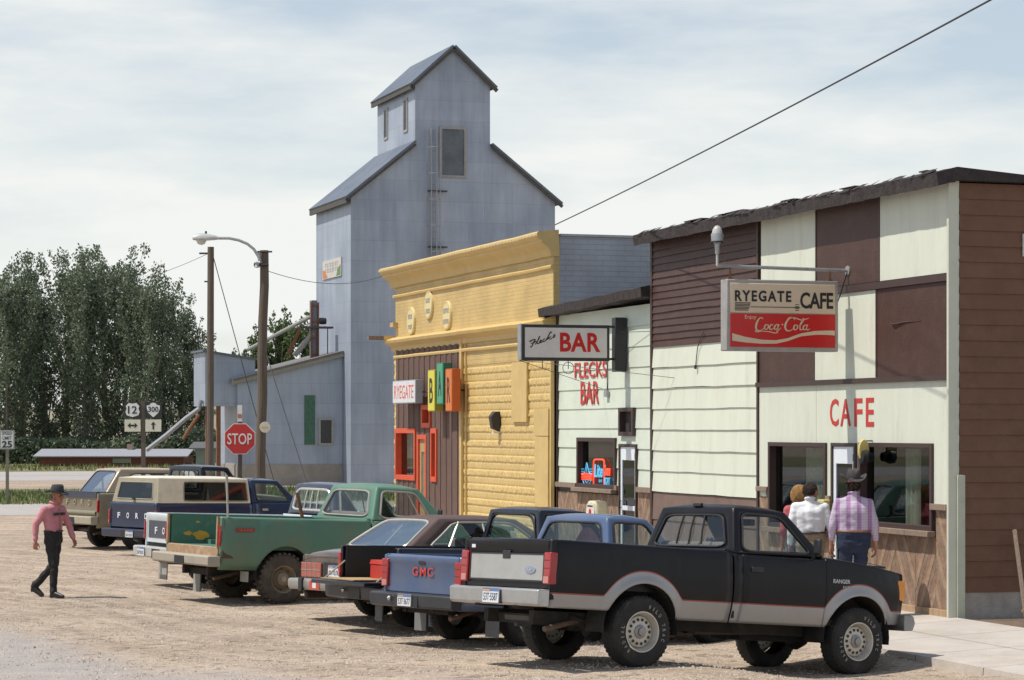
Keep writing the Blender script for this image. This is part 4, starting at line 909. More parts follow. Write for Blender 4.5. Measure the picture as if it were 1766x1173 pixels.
text('lettering', 'STOP', SWH, .60, .27, XF((0, -.007, cz2)), bd_, .006, bold=.01)
# route marker assembly
e, z = post_sign('route_sign', 'route marker assembly 12 and 300 with arrows on one wooden post', 246.5, 95, 0)
c12 = z_of(707, 95)-z; ca = z_of(734, 95)-z
mb = MB(); mb.box(-.08, .08, .04, .16, -.3, c12+.35); mb.build('post', PW, e)
for dx, num, sh in ((-.405, '12', 0), (.405, '300', 1)):
    mb = MB(); mb.box(dx-.325, dx+.325, 0, .02, c12-.32, c12+.32); pl = mb.build('route_plate', SBK, e, bevel=.0)
    if sh == 0: pts = [(-.16, .27), (0, .24), (.16, .27), (.28, .15), (.24, .05), (.29, -.08), (.24, -.21), (.1, -.25), (0, -.28), (-.1, -.25), (-.24, -.21), (-.29, -.08), (-.24, .05), (-.28, .15)]
    else: pts = [(-.1, .26), (0, .28), (.1, .26), (.15, .19), (.27, .17), (.27, .06), (.2, -.12), (0, -.29), (-.2, -.12), (-.27, .06), (-.27, .17), (-.15, .19)]
    mb = MB(); mb.prism([(dx+a*.95, c12+b) for a, b in pts], 'y', -.006, -.001); mb.build('shield', SWH, pl)
    text('number', num, SBK, .36 if sh == 0 else .40, .30 if sh == 0 else .21, XF((dx, -.009, c12+(.0 if sh == 0 else .02))), pl, .006, bold=.02)
    mb = MB(); mb.box(dx-.31, dx+.31, 0, .02, ca-.235, ca+.235); ap = mb.build('arrow_plate', M('sign_cream', (.62, .60, .46), .5), e)
    if sh == 0: pts = [(-.2, 0), (-.08, .11), (-.08, .035), (.08, .035), (.08, .11), (.2, 0), (.08, -.11), (.08, -.035), (-.08, -.035), (-.08, -.11)]
    else: pts = [(0, .15), (.1, .03), (.035, .03), (.035, -.15), (-.035, -.15), (-.035, .03), (-.1, .03)]
    mb = MB(); mb.prism([(dx+a, ca+b) for a, b in pts], 'y', -.006, -.001); mb.build('arrow', SBK, ap)
# speed limit
e, z = post_sign('speed_sign', 'white SPEED LIMIT 25 sign at the left edge', 12, 100, 0)
cs = z_of(758, 100)-z
mb = MB(); mb.box(-.06, .06, .03, .12, -.3, cs+.3); mb.build('post', M('pale_post', (.25, .21, .17), .9), e)
mb = MB(); mb.box(-.30, .30, 0, .02, cs-.40, cs+.38); pl = mb.build('plate', SWH, e)
text('lettering', 'SPEED', SBK, .42, .13, XF((0, -.004, cs+.26)), pl, .004, bold=.01); text('lettering', 'LIMIT', SBK, .36, .13, XF((0, -.004, cs+.06)), pl, .004, bold=.01); text('number', '25', SBK, .42, .28, XF((0, -.004, cs-.2)), pl, .004, bold=.03)
mb = MB(); framebox(mb, -.285, .285, cs-.385, cs+.365, -.004, -.001, .015); mb.build('border', SBK, pl)
# round badge sign nailed to the lamp pole
rp = P3(457, 737, 73.6)
mb = MB(); mb.lathe([(0, .0), (.16, .0), (.165, .01), (.16, .02), (0, .02)], 'y', tuple(rp), 24); rb = tag(mb.build('round_sign', M('badge_cream', (.6, .55, .42), .6), None), 'small round cream badge nailed on the thick pole beside the stop sign', 'sign')
marks('lettering', M('badge_orange', (.5, .2, .1), .6), .2, .05, XF((rp.x, rp.y-.001, rp.z+.0)), rb, 5)
# stakes
for px, py0, py1, Y in ((176, 801, 838, 74),):
    a, b = P3(px, py0, Y), P3(px+3, 900, Y); mb = MB(); mb.tube([b, a], .03, 8); tag(mb.build('marker_post', M('marker_red', (.25, .05, .03), .8)), 'short rusty red marker post beyond the tan pickup', 'post')
# ================================================================ trees
def leaf_mat(name, c0, c1):
    m = new_mat(name); t = m.node_tree; b = t.nodes['Principled BSDF']; n = t.nodes.new; l = t.links.new
    b.inputs['Roughness'].default_value = .6; b.inputs['Specular IOR Level'].default_value = .25
    co = n('ShaderNodeTexCoord'); no = n('ShaderNodeTexNoise'); no.inputs['Scale'].default_value = 2.2; no.inputs['Detail'].default_value = 3; l(co.outputs['Object'], no.inputs[0])
    cr = n('ShaderNodeValToRGB'); cr.color_ramp.elements[0].position = .35; cr.color_ramp.elements[1].position = .65; cr.color_ramp.elements[0].color = c0+(1,); cr.color_ramp.elements[1].color = c1+(1,); l(no.outputs['Fac'], cr.inputs[0]); l(cr.outputs[0], b.inputs['Base Color'])
    tr = n('ShaderNodeBsdfTranslucent'); l(cr.outputs[0], tr.inputs[0]); ms = n('ShaderNodeMixShader'); ms.inputs[0].default_value = .25; o = t.nodes['Material Output']
    l(b.outputs[0], ms.inputs[1]); l(tr.outputs[0], ms.inputs[2]); l(ms.outputs[0], o.inputs[0]); return m
LEAF = leaf_mat('poplar_leaves', (.095, .130, .085), (.215, .255, .165)); LEAF2 = leaf_mat('young_leaves', (.07, .11, .04), (.15, .20, .08))
BARK = M('bark', (.20, .18, .15), .95, var=.3)
def tree_meshes(seed, H, Rr, nleaf, leaf=.3, nb=16, lowest=.05):
    r = random.Random(seed); tk = MB(); cr = MB(); clumps = []
    tip = Vector((r.uniform(-.6, .6), r.uniform(-.6, .6), H*.93)); tr = [Vector((0, 0, -.4)), Vector((.1, 0, H*.25)), Vector((tip.x*.4, tip.y*.4, H*.55)), tip]
    tk.tube(tr, [H*.022, H*.016, H*.010, .03], 8)
    for i in range(nb):
        f = lowest+(1-lowest)*.93*(i/nb)**.9; base = tr[0].lerp(tr[-1], f)
        a = i*2.4+r.uniform(-.5, .5); out_ = Rr*(1-abs(f-.42)*1.0)*r.uniform(.6, 1.1); rise = out_*r.uniform(1.3, 2.4)+.8
        e = base+Vector((math.cos(a)*out_, math.sin(a)*out_, rise)); m_ = base.lerp(e, .5)+Vector((0, 0, -.15*out_))
        tk.tube([base, m_, e], [H*.006*(1.2-f), H*.004*(1.2-f), .02], 5)
        for k in range(5):
            c = base.lerp(e, .3+.18*k)+Vector((r.gauss(0, .35), r.gauss(0, .35), r.gauss(0, .3))); clumps.append((c, r.uniform(.5, 1.1)*Rr*.25*(1.2-.45*k/4)))
    for k in range(8): clumps.append((tip+Vector((r.gauss(0, .3), r.gauss(0, .3), r.uniform(-2.2, .9))), Rr*.17))
    tot = sum(c[1]**2 for c in clumps)
    for c, rad in clumps:
        for _ in range(int(nleaf*rad*rad/tot)):
            d = Vector((r.gauss(0, 1), r.gauss(0, 1), r.gauss(0, 1))).normalized()*rad*(r.random()**.45); d.z *= 1.5
            p = c+d; s = leaf*r.uniform(.5, 1.2); n1_ = Vector((r.gauss(0, 1), r.gauss(0, 1), r.gauss(0, 1)+.4)).normalized(); t1 = n1_.orthogonal().normalized()*s*.5; t2_ = n1_.cross(t1).normalized()*s*.32
            cr.face([cr.p(*(p-t1)), cr.p(*(p+t2_)), cr.p(*(p+t1)), cr.p(*(p-t2_))])
    return tk, cr
TREES = {}
def tree(kind_, label, loc, s, rz, group):
    if kind_ not in TREES:
        seed, H, Rr, nl, lf, lm, nb = {'a': (1, 17, 3.1, 12500, .29, LEAF, 28), 'b': (2, 17, 2.7, 10500, .29, LEAF, 26), 'c': (3, 15.5, 3.5, 12500, .29, LEAF, 28), 'd': (4, 9, 1.9, 5200, .26, LEAF2, 12)}[kind_]
        tk, cr = tree_meshes(seed, H, Rr, nl, lf, nb)
        to = tk.build('trunk', BARK, None, smooth=True); co = cr.build('crown', lm, None, fixn=False); TREES[kind_] = (to, co); first = True
    else: first = False
    e = empty('poplar_tree', label, 'tree', loc, (0, 0, rz), group); e.scale = (s[0], s[0], s[1])
    for o in TREES[kind_]:
        c = o if first else o.copy()
        if not first: C.objects.link(c)
        c.parent = e
    return e
GL = 'poplars in the windbreak beyond the highway'
tl = [(-45, 'a', 205, 1.05, 1.0), (12, 'c', 200, .95, 1.06), (40, 'b', 212, 1.0, 1.10), (78, 'a', 206, .9, .92), (112, 'b', 214, 1.0, 1.12), (148, 'c', 203, .9, 1.13), (182, 'b', 210, 1.05, 1.12), (215, 'a', 205, .95, 1.08), (248, 'c', 200, .85, 1.04), (283, 'b', 206, .9, .95), (312, 'a', 214, .8, .86), (345, 'b', 208, .7, .62)]
lab = ['poplar cut off by the left edge of the frame', 'broad poplar above the speed limit sign', 'tall poplar just right of the speed limit sign', 'lower poplar in the dip of the treeline', 'tall spiky poplar left of the route signs', 'bushy poplar left of the route marker', 'tall poplar directly above the route signs', 'poplar right of the route signs', 'broad poplar in the right half of the windbreak', 'narrower poplar near the thin utility pole', 'lower poplar stepping down towards the thin pole', 'last small poplar behind the thin utility pole']
rt = random.Random(12)
for (px, k, Y, s1, s2), lb in zip(tl, lab):
    tree(k, lb, ((px-CX)/F*Y, Y, -1.0), (s1, s2*.95), rt.random()*6.3, GL)
for i, (px, k, Y, s1, s2) in enumerate([(-300, 'a', 200, 1, 1), (-420, 'c', 195, 1, 1.1), (-560, 'b', 190, 1, 1.1), (-760, 'a', 180, 1, 1), (-1050, 'c', 170, 1, 1.1)]):
    tree(k, 'poplar outside the left edge, seen mirrored in the cafe glass', ((px-CX)/F*Y, Y, -1.0), (s1, s2), i*1.3, 'poplars mirrored in the shop windows')
lab = ['small green tree just left of the grain leg', 'small tree behind the hopper roof', 'small tree right of the lamp pole top', 'small slender tree between the lamp pole and grain leg', 'small tree against the elevator wall']
for (px, s, top), lb in zip([(432, .95, 600), (447, 1.0, 580), (474, 1.2, 562), (497, 1.2, 552), (525, 1.2, 560)], lab):
    tree('d', lb, ((px-CX)/F*178, 178, z_of(top, 178)-9.6*s), (s*.85, s), px, 'young trees behind the annex')
# undergrowth under the windbreak
def shrubs(name, x0, x1, Y, n, seed, h=2.6):
    mb = MB(); r = random.Random(seed)
    for i in range(n):
        px = r.uniform(x0, x1); y = Y+r.uniform(0, 10); x = (px-CX)/F*y; hh = h*(.45+.55*(.5+.5*noise.noise(Vector((x*.25, 3, seed))))*1.6)
        p = Vector((x, y, -1.0+hh*r.random()**.8)); s = .4*r.uniform(.5, 1.1)
        n1_ = Vector((r.gauss(0, 1), r.gauss(0, 1), r.gauss(0, 1)+.4)).normalized(); t1 = n1_.orthogonal().normalized()*s*.5; t2_ = n1_.cross(t1).normalized()*s*.35
        mb.face([mb.p(*(p-t1)), mb.p(*(p+t2_)), mb.p(*(p+t1)), mb.p(*(p-t2_))])
    return kind(mb.build(name, LEAF, fixn=False), 'stuff')
shrubs('undergrowth', -120, 380, 198, 24000, 3, 3.2); shrubs('undergrowth', 395, 600, 165, 9000, 5, 5.0)
# ================================================================ vehicles
def paint(name, col, rough=.32, dirt=(.30, .25, .2), damt=.35, coat=.5, metal=0, var=.04, bump=.10, spec=.4):
    return M(name, col, rough, metal=metal, var=var, scale=2.5, dirt=dirt, dscale=1.6, damt=damt, dtight=.45, coat=coat, bump=bump, bscale=3, spec=spec)
TYRE = M('tyre_rubber', (.022, .021, .020), .85, var=.3, scale=9, bump=.5, bscale=45, dirt=(.09, .075, .06), dscale=5, damt=.45)
CGP = glass('car_glass_pale', (.70, .78, .78), 8)
TYRE_D = M('muddy_tyre', (.075, .06, .045), .9, var=.35, scale=9, bump=.6, bscale=40, dirt=(.15, .12, .09), dscale=5, damt=.6)
CHROME = M('chrome', (.55, .55, .54), .22, metal=.9, var=.05, dirt=(.3, .27, .23), damt=.4, dscale=6)
CHROME_D = M('dull_chrome', (.40, .385, .36), .42, metal=.6, var=.12, dirt=(.32, .27, .21), damt=.6, dscale=5)
BLKP = M('black_trim', (.02, .02, .022), .5, var=.1); UND = M('underbody', (.025, .022, .02), .9, var=.4, dirt=(.08, .065, .05), dscale=4, damt=.5)
CGL = glass('car_glass', (.80, .87, .85), .6); CGD = glass('car_glass_dark', (.28, .31, .32), .5)
LRED = M('tail_lens_red', (.33, .011, .013), .22, var=.08, scale=20, coat=.6); LWH = M('lens_white', (.7, .7, .66), .25, coat=.4); LAMB = M('lens_amber', (.75, .26, .03), .25, coat=.5)
PLATE = M('plate_white', (.62, .64, .66), .5, var=.06); PBLUE = M('plate_blue', (.10, .16, .35), .5); PINK = M('plate_ink', (.05, .06, .12), .6)
SEATM = M('seat_cloth', (.20, .16, .15), .95, var=.2)
class Spec: pass
def SP(**k):
    s = Spec(); s.__dict__.update(k); return s
def hubs(S): return [(0, S.r), (S.wb, S.r)]
def yside(S, x, z):
    y = S.hw
    zc = S.crease
    y -= (S.tumble*((z-zc)/(S.rail-zc))**2) if z > zc else (S.under*((zc-z)/(zc-S.sill))**2)
    if x > S.nose-.7: t = (x-(S.nose-.7))/.7; y -= S.nt*t*t
    if x < S.rear+.25: t = ((S.rear+.25)-x)/.25; y -= .02*t*t
    for hx_, hz_ in hubs(S):
        d = math.hypot(x-hx_, z-S.hz)-S.ra
        if d > -.02: y += S.flare*math.exp(-(d/.06)**2)
    if getattr(S, 'groove', None):
        for gz, gw, gd in S.groove: y -= gd*math.exp(-((z-gz)/gw)**2)
    return y
def arch(S, x, add=0):
    zz = S.sill_f(x) if hasattr(S, 'sill_f') else S.sill
    for hx_, hz_ in hubs(S):
        d = abs(x-hx_); r = S.ra+add
        if d < r: zz = max(zz, S.hz+math.sqrt(r*r-d*d)*getattr(S, 'asq', 1))
    return zz
def xsamp(S, x0, x1, step=.09, extra=()):
    X = {x0, x1}; n = max(2, int((x1-x0)/step)); X |= {x0+(x1-x0)*i/n for i in range(n+1)}
    for hx_, _ in hubs(S):
        for rr_ in (S.ra, S.ra+extra[0] if extra else S.ra):
            for k in range(25): X.add(hx_+rr_*math.cos(PI*k/24))
            X |= {hx_+rr_*1.0015, hx_-rr_*1.0015}
    X = sorted(x for x in X if x0-1e-9 <= x <= x1+1e-9); o = [X[0]]
    for x in X[1:]:
        if x-o[-1] > .0008: o.append(x)
    return o
def side_panel(S, name, parent, x0, x1, side, curves, mats, nz=6, roll=.05, th=.014, ex=(.12,), topinset=0):
    """body panel following the side surface; curves = list of fn(x) from bottom to top; one material per band"""
    mb = MB(); X = xsamp(S, x0, x1, extra=ex); cols = []
    for x in X:
        col = []; zs = [c(x) for c in curves]
        for b in range(len(zs)-1):
            for k in range(nz+(1 if b == len(zs)-2 else 0)):
                z = zs[b]+(max(zs[b+1], zs[b])-zs[b])*k/nz; col.append((yside(S, x, z), z, b))
        if roll:      # rolled-over top edge
            y, z, b = col[-1]
            for a in (30, 60, 90): col.append((y-roll*(1-math.cos(R(a)))*1.0, z+roll*math.sin(R(a))*.6, b))
            if topinset: col.append((y-roll-topinset, z+roll*.6, b))
        cols.append([(mb.p(x, side*y, z), b) for y, z, b in col])
    for a, c in zip(cols, cols[1:]):
        for k in range(len(a)-1):
            q = [a[k][0], c[k][0], c[k+1][0], a[k+1][0]]
            mb.face(q if side < 0 else q[::-1], min(a[k][1], len(mats)-1))
    o = mb.build(name, mats, parent, smooth=True, fixn=False, ang=40)
    m_ = o.modifiers.new('solid', 'SOLIDIFY'); m_.thickness = th; m_.offset = -1
    return o
def wheel(parent, x, y, side, S, style, tyre=TYRE, letters=None):
    r, w_ = S.r, S.tw; e = MB(); k = 40
    rim = S.rim
    prof = [(rim, -w_*.42), (rim+.01, -w_*.5), (r*.82, -w_*.56), (r*.93, -w_*.5), (r*.985, -w_*.40), (r, -w_*.2), (r, w_*.2), (r*.985, w_*.40), (r*.93, w_*.5), (r*.82, w_*.56), (rim+.01, w_*.5), (rim, w_*.42)]
    e.lathe(prof, 'y', (x, y, r), k)
    # tread lugs
    lug = getattr(S, 'lug', .0015); n = 44 if lug < .01 else 30
    for i in range(n):
        a = 2*PI*i/n
        for sg in (-1, 1):
            a2 = a+(.5*2*PI/n if sg > 0 else 0); T = Matrix.Translation((x, y, r)) @ Matrix.Rotation(a2, 4, 'Y'); e.T = T
            e.box(-.5*PI*r/n*1.0, .5*PI*r/n*1.0, min(0.008*sg, sg*w_*(.40 if lug < .01 else .48)), max(.008*sg, sg*w_*(.40 if lug < .01 else .48)), r-.012, r+lug); e.T = None
    wh = empty_part('wheel', parent)
    ty = e.build('tyre', tyre, wh, smooth=True, ang=30)
    m = MB(); s = side    # outward direction
    def PR(L): return [(a, b*s) for a, b in L]
    if style == 'alloy':
        m.lathe(PR([(rim+.004, w_*.5), (rim-.008, w_*.5), (rim-.02, w_*.40), (rim-.035, w_*.2), (rim*.80, w_*.14), (rim*.76, w_*.24), (rim*.42, w_*.31), (rim*.40, w_*.31), (.0, w_*.31)]), 'y', (x, y, r), 40)
    elif style == 'cap':
        m.lathe(PR([(rim+.004, w_*.48), (rim-.012, w_*.46), (rim-.03, w_*.1), (rim*.72, w_*.02), (rim*.66, w_*.14), (rim*.52, w_*.18), (rim*.50, w_*.36), (rim*.40, w_*.44), (0, w_*.46)]), 'y', (x, y, r), 32)
    else:
        m.lathe(PR([(rim+.004, w_*.48), (rim-.012, w_*.46), (rim-.03, w_*.2), (rim*.7, w_*.2), (rim*.6, w_*.3), (rim*.3, w_*.3), (rim*.25, w_*.42), (0, w_*.42)]), 'y', (x, y, r), 28)
    rm = m.build('rim', S.rimm, wh, smooth=True, ang=50)
    h = MB()
    if style == 'alloy':
        for i in range(14):
            a = 2*PI*i/14; yy = y+s*(w_*.272); h.lathe([(0, 0), (.0165, 0), (.0165, s*.006), (0, s*.006)], 'y', (x+math.cos(a)*rim*.60, yy, r+math.sin(a)*rim*.60), 10)
    elif style == 'cap':
        for i in range(8):
            a = 2*PI*i/8; h.lathe([(0, 0), (.018, 0), (.018, s*.005), (0, s*.005)], 'y', (x+math.cos(a)*rim*.82, y+s*w_*.07, r+math.sin(a)*rim*.82), 8)
    else:
        for i in range(10):
            a = 2*PI*i/10; h.lathe([(0, 0), (.014, 0), (.014, s*.005), (0, s*.005)], 'y', (x+math.cos(a)*rim*.66, y+s*w_*.26, r+math.sin(a)*rim*.66), 8)
    h.build('hole_shade_discs', BLKP, rm)  # black discs on the closed rim face, painting the shade of open holes
    c = MB(); c.lathe(PR([(.075, w_*.29), (.07, w_*.36), (.045, w_*.40), (.042, w_*.5), (0, w_*.52)]), 'y', (x, y, r), 16); c.build('hub_cap', S.capm, rm, smooth=True)
    if letters and s < 0:
        rl = (rim+r*.9)/2-.005
        for word, a0 in letters:
            for i, ch in enumerate(word):
                if ch == ' ': continue
                a = R(a0)-i*R(11.5); ux = Vector((math.cos(a-PI/2), 0, math.sin(a-PI/2))); uu = Vector((math.cos(a), 0, math.sin(a)))
                text('tyre_letter', ch, M('tyre_white', (.30, .29, .27), .8), .008 if ch == 'I' else .026, .040, XF((x+uu.x*rl, y-w_*.555, r+uu.z*rl), ux, uu), ty, .004, bold=.01)
    return wh
def empty_part(name, parent):
    o = bpy.data.objects.new(name, None); C.objects.link(o); o.parent = parent; o.empty_display_size = .1; return o
def bil(c, bulge=0):
    c = [Vector(q) for q in c]; nrm = (c[1]-c[0]).cross(c[3]-c[0]).normalized()
    def f(u, v): return c[0]*(1-u)*(1-v)+c[1]*u*(1-v)+c[2]*u*v+c[3]*(1-u)*v+nrm*bulge*16*u*(1-u)*v*(1-v)
    return f, nrm
def rpoly(pts, n, tr):
    """closed polygon of 4 corners, n samples per edge, rounded corners (fraction tr)"""
    o = []; K = len(pts)
    for k in range(K):
        A, B = Vector(pts[k]), Vector(pts[(k+1) % K]); Z = Vector(pts[k-1]); Cc = Vector(pts[(k+2) % K])
        for j in range(n):
            t = j/n
            if t < tr: s = .5+t/(2*tr); p0, p1, p2 = A+(Z-A)*tr, A, A+(B-A)*tr
            elif t > 1-tr: s = (t-(1-tr))/(2*tr); p0, p1, p2 = B+(A-B)*tr, B, B+(Cc-B)*tr
            else: o.append(A+(B-A)*t); continue
            o.append(p0*(1-s)**2+p1*2*s*(1-s)+p2*s*s)
    return o
def face_hole(mb, c, hole=None, n=10, tr=.16, bulge=0, m=0):
    f, nrm = bil(c, bulge); outer = []
    for k, (a, b) in enumerate((((0, 0), (1, 0)), ((1, 0), (1, 1)), ((1, 1), (0, 1)), ((0, 1), (0, 0)))):
        for j in range(n): t = j/n; outer.append((a[0]+(b[0]-a[0])*t, a[1]+(b[1]-a[1])*t))
    if hole is None:
        mb.grid(lambda u, v: f(u, v), n, n, m); return None, nrm, f
    inner = rpoly(hole, n, tr); A = [mb.p(*f(*q)) for q in outer]; Mi = [mb.p(*f(*((Vector(a)+b)/2))) for a, b in zip(outer, inner)]; B = [mb.p(*f(*q)) for q in inner]; N_ = len(A)
    for i in range(N_):
        j = (i+1) % N_; mb.face([A[i], A[j], Mi[j], Mi[i]], m); mb.face([Mi[i], Mi[j], B[j], B[i]], m)
    return [f(*q) for q in inner], nrm, f
def glaze(parent, ring, gmat, trim=None, tr_r=.012, inset=.006, name='window', label=None, nrm=None):
    c = sum(ring, Vector())/len(ring); mb = MB(); n = len(ring); ctr = mb.p(*(c-nrm*inset)); ids = [mb.p(*(p-nrm*inset)) for p in ring]
    for i in range(n): mb.face([ids[i], ids[(i+1) % n], ctr])
    o = mb.build(name, gmat, parent, fixn=False, smooth=True)
    if trim:
        t = MB(); t.tube(list(ring)+[ring[0], ring[1]], tr_r, 6, cap=False); t.build('seal', trim, o, smooth=True)
    if label: o['label'] = label
    return o
def cabin(parent, S, paintm, gm, name='cab', windows=('rear', 'left', 'right', 'front'), seal=BLKP, rear_div=0, bev=.03, roofm=None, sidehole=None, rearhole=None, vent=False, rtrim=.012):
    """greenhouse: belt ring to roof ring with openings for glass"""
    cr_, cf = S.cr, S.cf             # belt x at rear and front (windscreen base)
    rr_, rf_ = S.rr, S.rf            # roof x rear / front
    hb, hr = S.hb, S.hr; zb, zc, zr = S.belt, S.cowl, S.roof
    rb = lambda y: S.rb if hasattr(S, 'rb') else 0
    BL, BR = (cr_, hb, zb), (cr_, -hb, zb); FL, FR = (cf, hb*.96, zc), (cf, -hb*.96, zc)
    TL, TR = (rr_, hr, zr), (rr_, -hr, zr); UL, UR = (rf_, hr*.97, zr-.01), (rf_, -hr*.97, zr-.01)
    mb = MB(); G = []
    rh = rearhole or [(.10, .16), (.90, .16), (.90, .84), (.10, .84)]
    sh = sidehole or [(.10, .07), (.80, .04), (.83, .86), (.12, .88)]
    # right side faces -y : corners belt rear -> belt front -> roof front -> roof rear
    r1, n1_, f1 = face_hole(mb, (BR, FR, UR, TR), sh if 'right' in windows else None, bulge=.012)
    r2, n2_, f2 = face_hole(mb, (FL, BL, TL, UL), [(1-sh[1][0], sh[1][1]), (1-sh[0][0], sh[0][1]), (1-sh[3][0], sh[3][1]), (1-sh[2][0], sh[2][1])] if 'left' in windows else None, bulge=.012)
    r3, n3_, f3 = face_hole(mb, (BL, BR, TR, TL), rh if 'rear' in windows else None, bulge=getattr(S, 'rbulge', .03))
    r4, n4_, f4 = face_hole(mb, (FR, FL, UL, UR), [(.06, .07), (.94, .07), (.94, .92), (.06, .92)], bulge=.07)
    n = 10; cw_ = getattr(S, 'crown', .05)
    def rfn(u, v):
        p = bil((TR, UR, UL, TL))[0](u, v); p.z += cw_*(1-(2*u-1)**4)*(1-(2*v-1)**4); return p
    mb.grid(rfn, n, n, 1 if roofm else 0)
    o = mb.build(name, [paintm]+([roofm] if roofm else []), parent, weld=True, smooth=False)
    b = o.modifiers.new('bevel', 'BEVEL'); b.width = bev; b.segments = 3; b.limit_method = 'ANGLE'; b.angle_limit = R(24)
    o.data.polygons.foreach_set('use_smooth', [True]*len(o.data.polygons)); o.data.set_sharp_from_angle(angle=R(60))
    sd = o.modifiers.new('solid', 'SOLIDIFY'); sd.thickness = .03; sd.offset = -1
    if r1: glaze(parent, r1, gm, seal, rtrim, nrm=n1_, name='side_window')
    if r2: glaze(parent, r2, gm, seal, rtrim, nrm=n2_, name='side_window')
    if r3:
        gw = glaze(parent, r3, getattr(S, 'rgm', None) or gm, seal, rtrim*1.1, nrm=n3_, name='rear_window')
        for k in range(rear_div):
            u = (.36, .50, .64)[k] if rear_div == 3 else (.37, .63)[k]; t = MB(); t.tube([f3(u, .17), f3(u, .5), f3(u, .83)], .011, 6); t.build('slider_bar', seal, gw)
    glaze(parent, r4, gm, seal, rtrim, nrm=n4_, name='windscreen')
    if vent:
        t = MB(); t.tube([f1(.66, .06), f1(.66, .87)], .012, 6); t.build('vent_bar', seal, parent)
        t = MB(); t.tube([f2(.34, .06), f2(.34, .87)], .012, 6); t.build('vent_bar', seal, parent)
    return o, (f1, f2, f3, f4)
def bench(parent, S, x0, back_h, mat=SEATM, head=False):
    mb = MB(); w_ = S.hb-.12; mb.box(x0+.1, x0+.6, -w_, w_, S.belt-.62, S.belt-.45); mb.prism([(x0+.02, S.belt-.5), (x0+.2, S.belt-.5), (x0+.12, back_h), (x0+.0, back_h)], 'y', -w_, w_)
    mb.build('seat', mat, parent, bevel=.04, seg=2)
    mb = MB(); mb.prism([(S.cf-.5, S.cowl-.3), (S.cf-.1, S.cowl-.35), (S.cf-.02, S.cowl-.02), (S.cf-.42, S.cowl-.03)], 'y', -w_-.05, w_+.05); mb.build('dashboard', BLKP, parent, bevel=.02)
    mb = MB(); c = Vector((S.cf-.62, w_*.52, S.cowl-.0)); ax = Vector((.85, 0, -.5)).normalized(); u = Vector((0, 1, 0)); v = ax.cross(u)
    mb.tube([c+(u*math.cos(2*PI*k/18)+v*math.sin(2*PI*k/18))*.19 for k in range(20)], .013, 6, cap=False); mb.tube([c-u*.19, c+u*.19], .012, 5); mb.tube([c, c+ax*.3], .02, 6); mb.build('steering_wheel', BLKP, parent)
def plate(parent, x, y, z, txt='53T·5587', w_=.30, h=.15, out_=-1):
    mb = MB(); mb.box(x-.012, x, y-w_/2, y+w_/2, z-h/2, z+h/2); p = mb.build('licence_plate', PLATE, parent)
    mb = MB(); mb.box(x-.0145, x-.0122, y-w_/2+.003, y+w_/2-.003, z+h*.27, z+h*.49); mb.build('plate_band', PBLUE, p)
    mb = MB(); mb.box(x-.0160, x-.0147, y+w_*.05, y+w_/2-.01, z+h*.27, z+h*.38); mb.build('plate_ridge', M('plate_orange', (.6, .3, .08), .6), p)
    T = XF((x-.0125, y, z-h*.1), (0, -1, 0)); (lambda *a, **k: marks(a[0], a[2], a[3], a[4], a[5], a[6], 7) if not a[1] else text(*a, **k))('plate_number', txt, PINK, w_*.88, h*.52, T, p, .003, bold=.01); return p
def under(parent, S, x0, x1, wide=.42, ex=True):
    mb = MB()
    for sg in (-1, 1): mb.box(x0+.05, x1-.2, sg*wide-.04, sg*wide+.04, S.r+.02, S.r+.16)
    mb.box(.9, 1.0, -wide, wide, S.r, S.r+.1); mb.box(S.wb*.6, S.wb*.9, -.25, .25, S.r-.05, S.r+.2); mb.box(-.95, -.85, -wide, wide, S.r+.02, S.r+.12)
    mb.build('chassis', UND, parent)
    for xx in (0, S.wb):
        mb = MB(); mb.tube([(xx, -S.tr, S.r), (xx, S.tr, S.r)], .045, 10); mb.lathe([(0, -.13), (.09, -.11), (.14, 0), (.09, .11), (0, .13)], 'x', (xx, 0 if xx == 0 else .2, S.r), 14); mb.build('axle', UND, parent, smooth=True)
    for sg in (-1, 1):
        mb = MB(); mb.tube([(-.65, sg*wide*1.1, S.r+.12), (0, sg*wide*1.1, S.r-.02), (.65, sg*wide*1.1, S.r+.12)], .028, 6); mb.build('leaf_spring', UND, parent)
    if ex: mb = MB(); mb.tube([(2, -.35, S.r+.05), (.6, -.3, S.r), (-.3, -.38, S.r+.12), (-1.0, -.55, S.r-.02)], .03, 8); mb.lathe([(0, -.25), (.08, -.24), (.08, .24), (0, .25)], 'x', (.55, -.3, S.r+.02), 12); mb.build('exhaust', M('exhaust_rusty', (.14, .09, .06), .8, var=.3), parent)
def liners(parent, S):
    for hx_ in (0, S.wb):
        for sg in (-1, 1):
            mb = MB(); n = 20
            def fn(u, v): a = PI*(1.08*u-.04); return hx_+(S.ra+.01)*math.cos(a), sg*(S.hw-.03-.33*v), S.hz+(S.ra+.01)*math.sin(a)
            mb.grid(fn, n, 2); q = MB()
            c = mb.p(hx_, sg*(S.hw-.36), S.hz); ids = [mb.p(*fn(k/n, 1)) for k in range(n+1)]
            for a, b in zip(ids, ids[1:]): mb.face([a, b, c])
            mb.build('wheel_well', UND, parent, fixn=False)
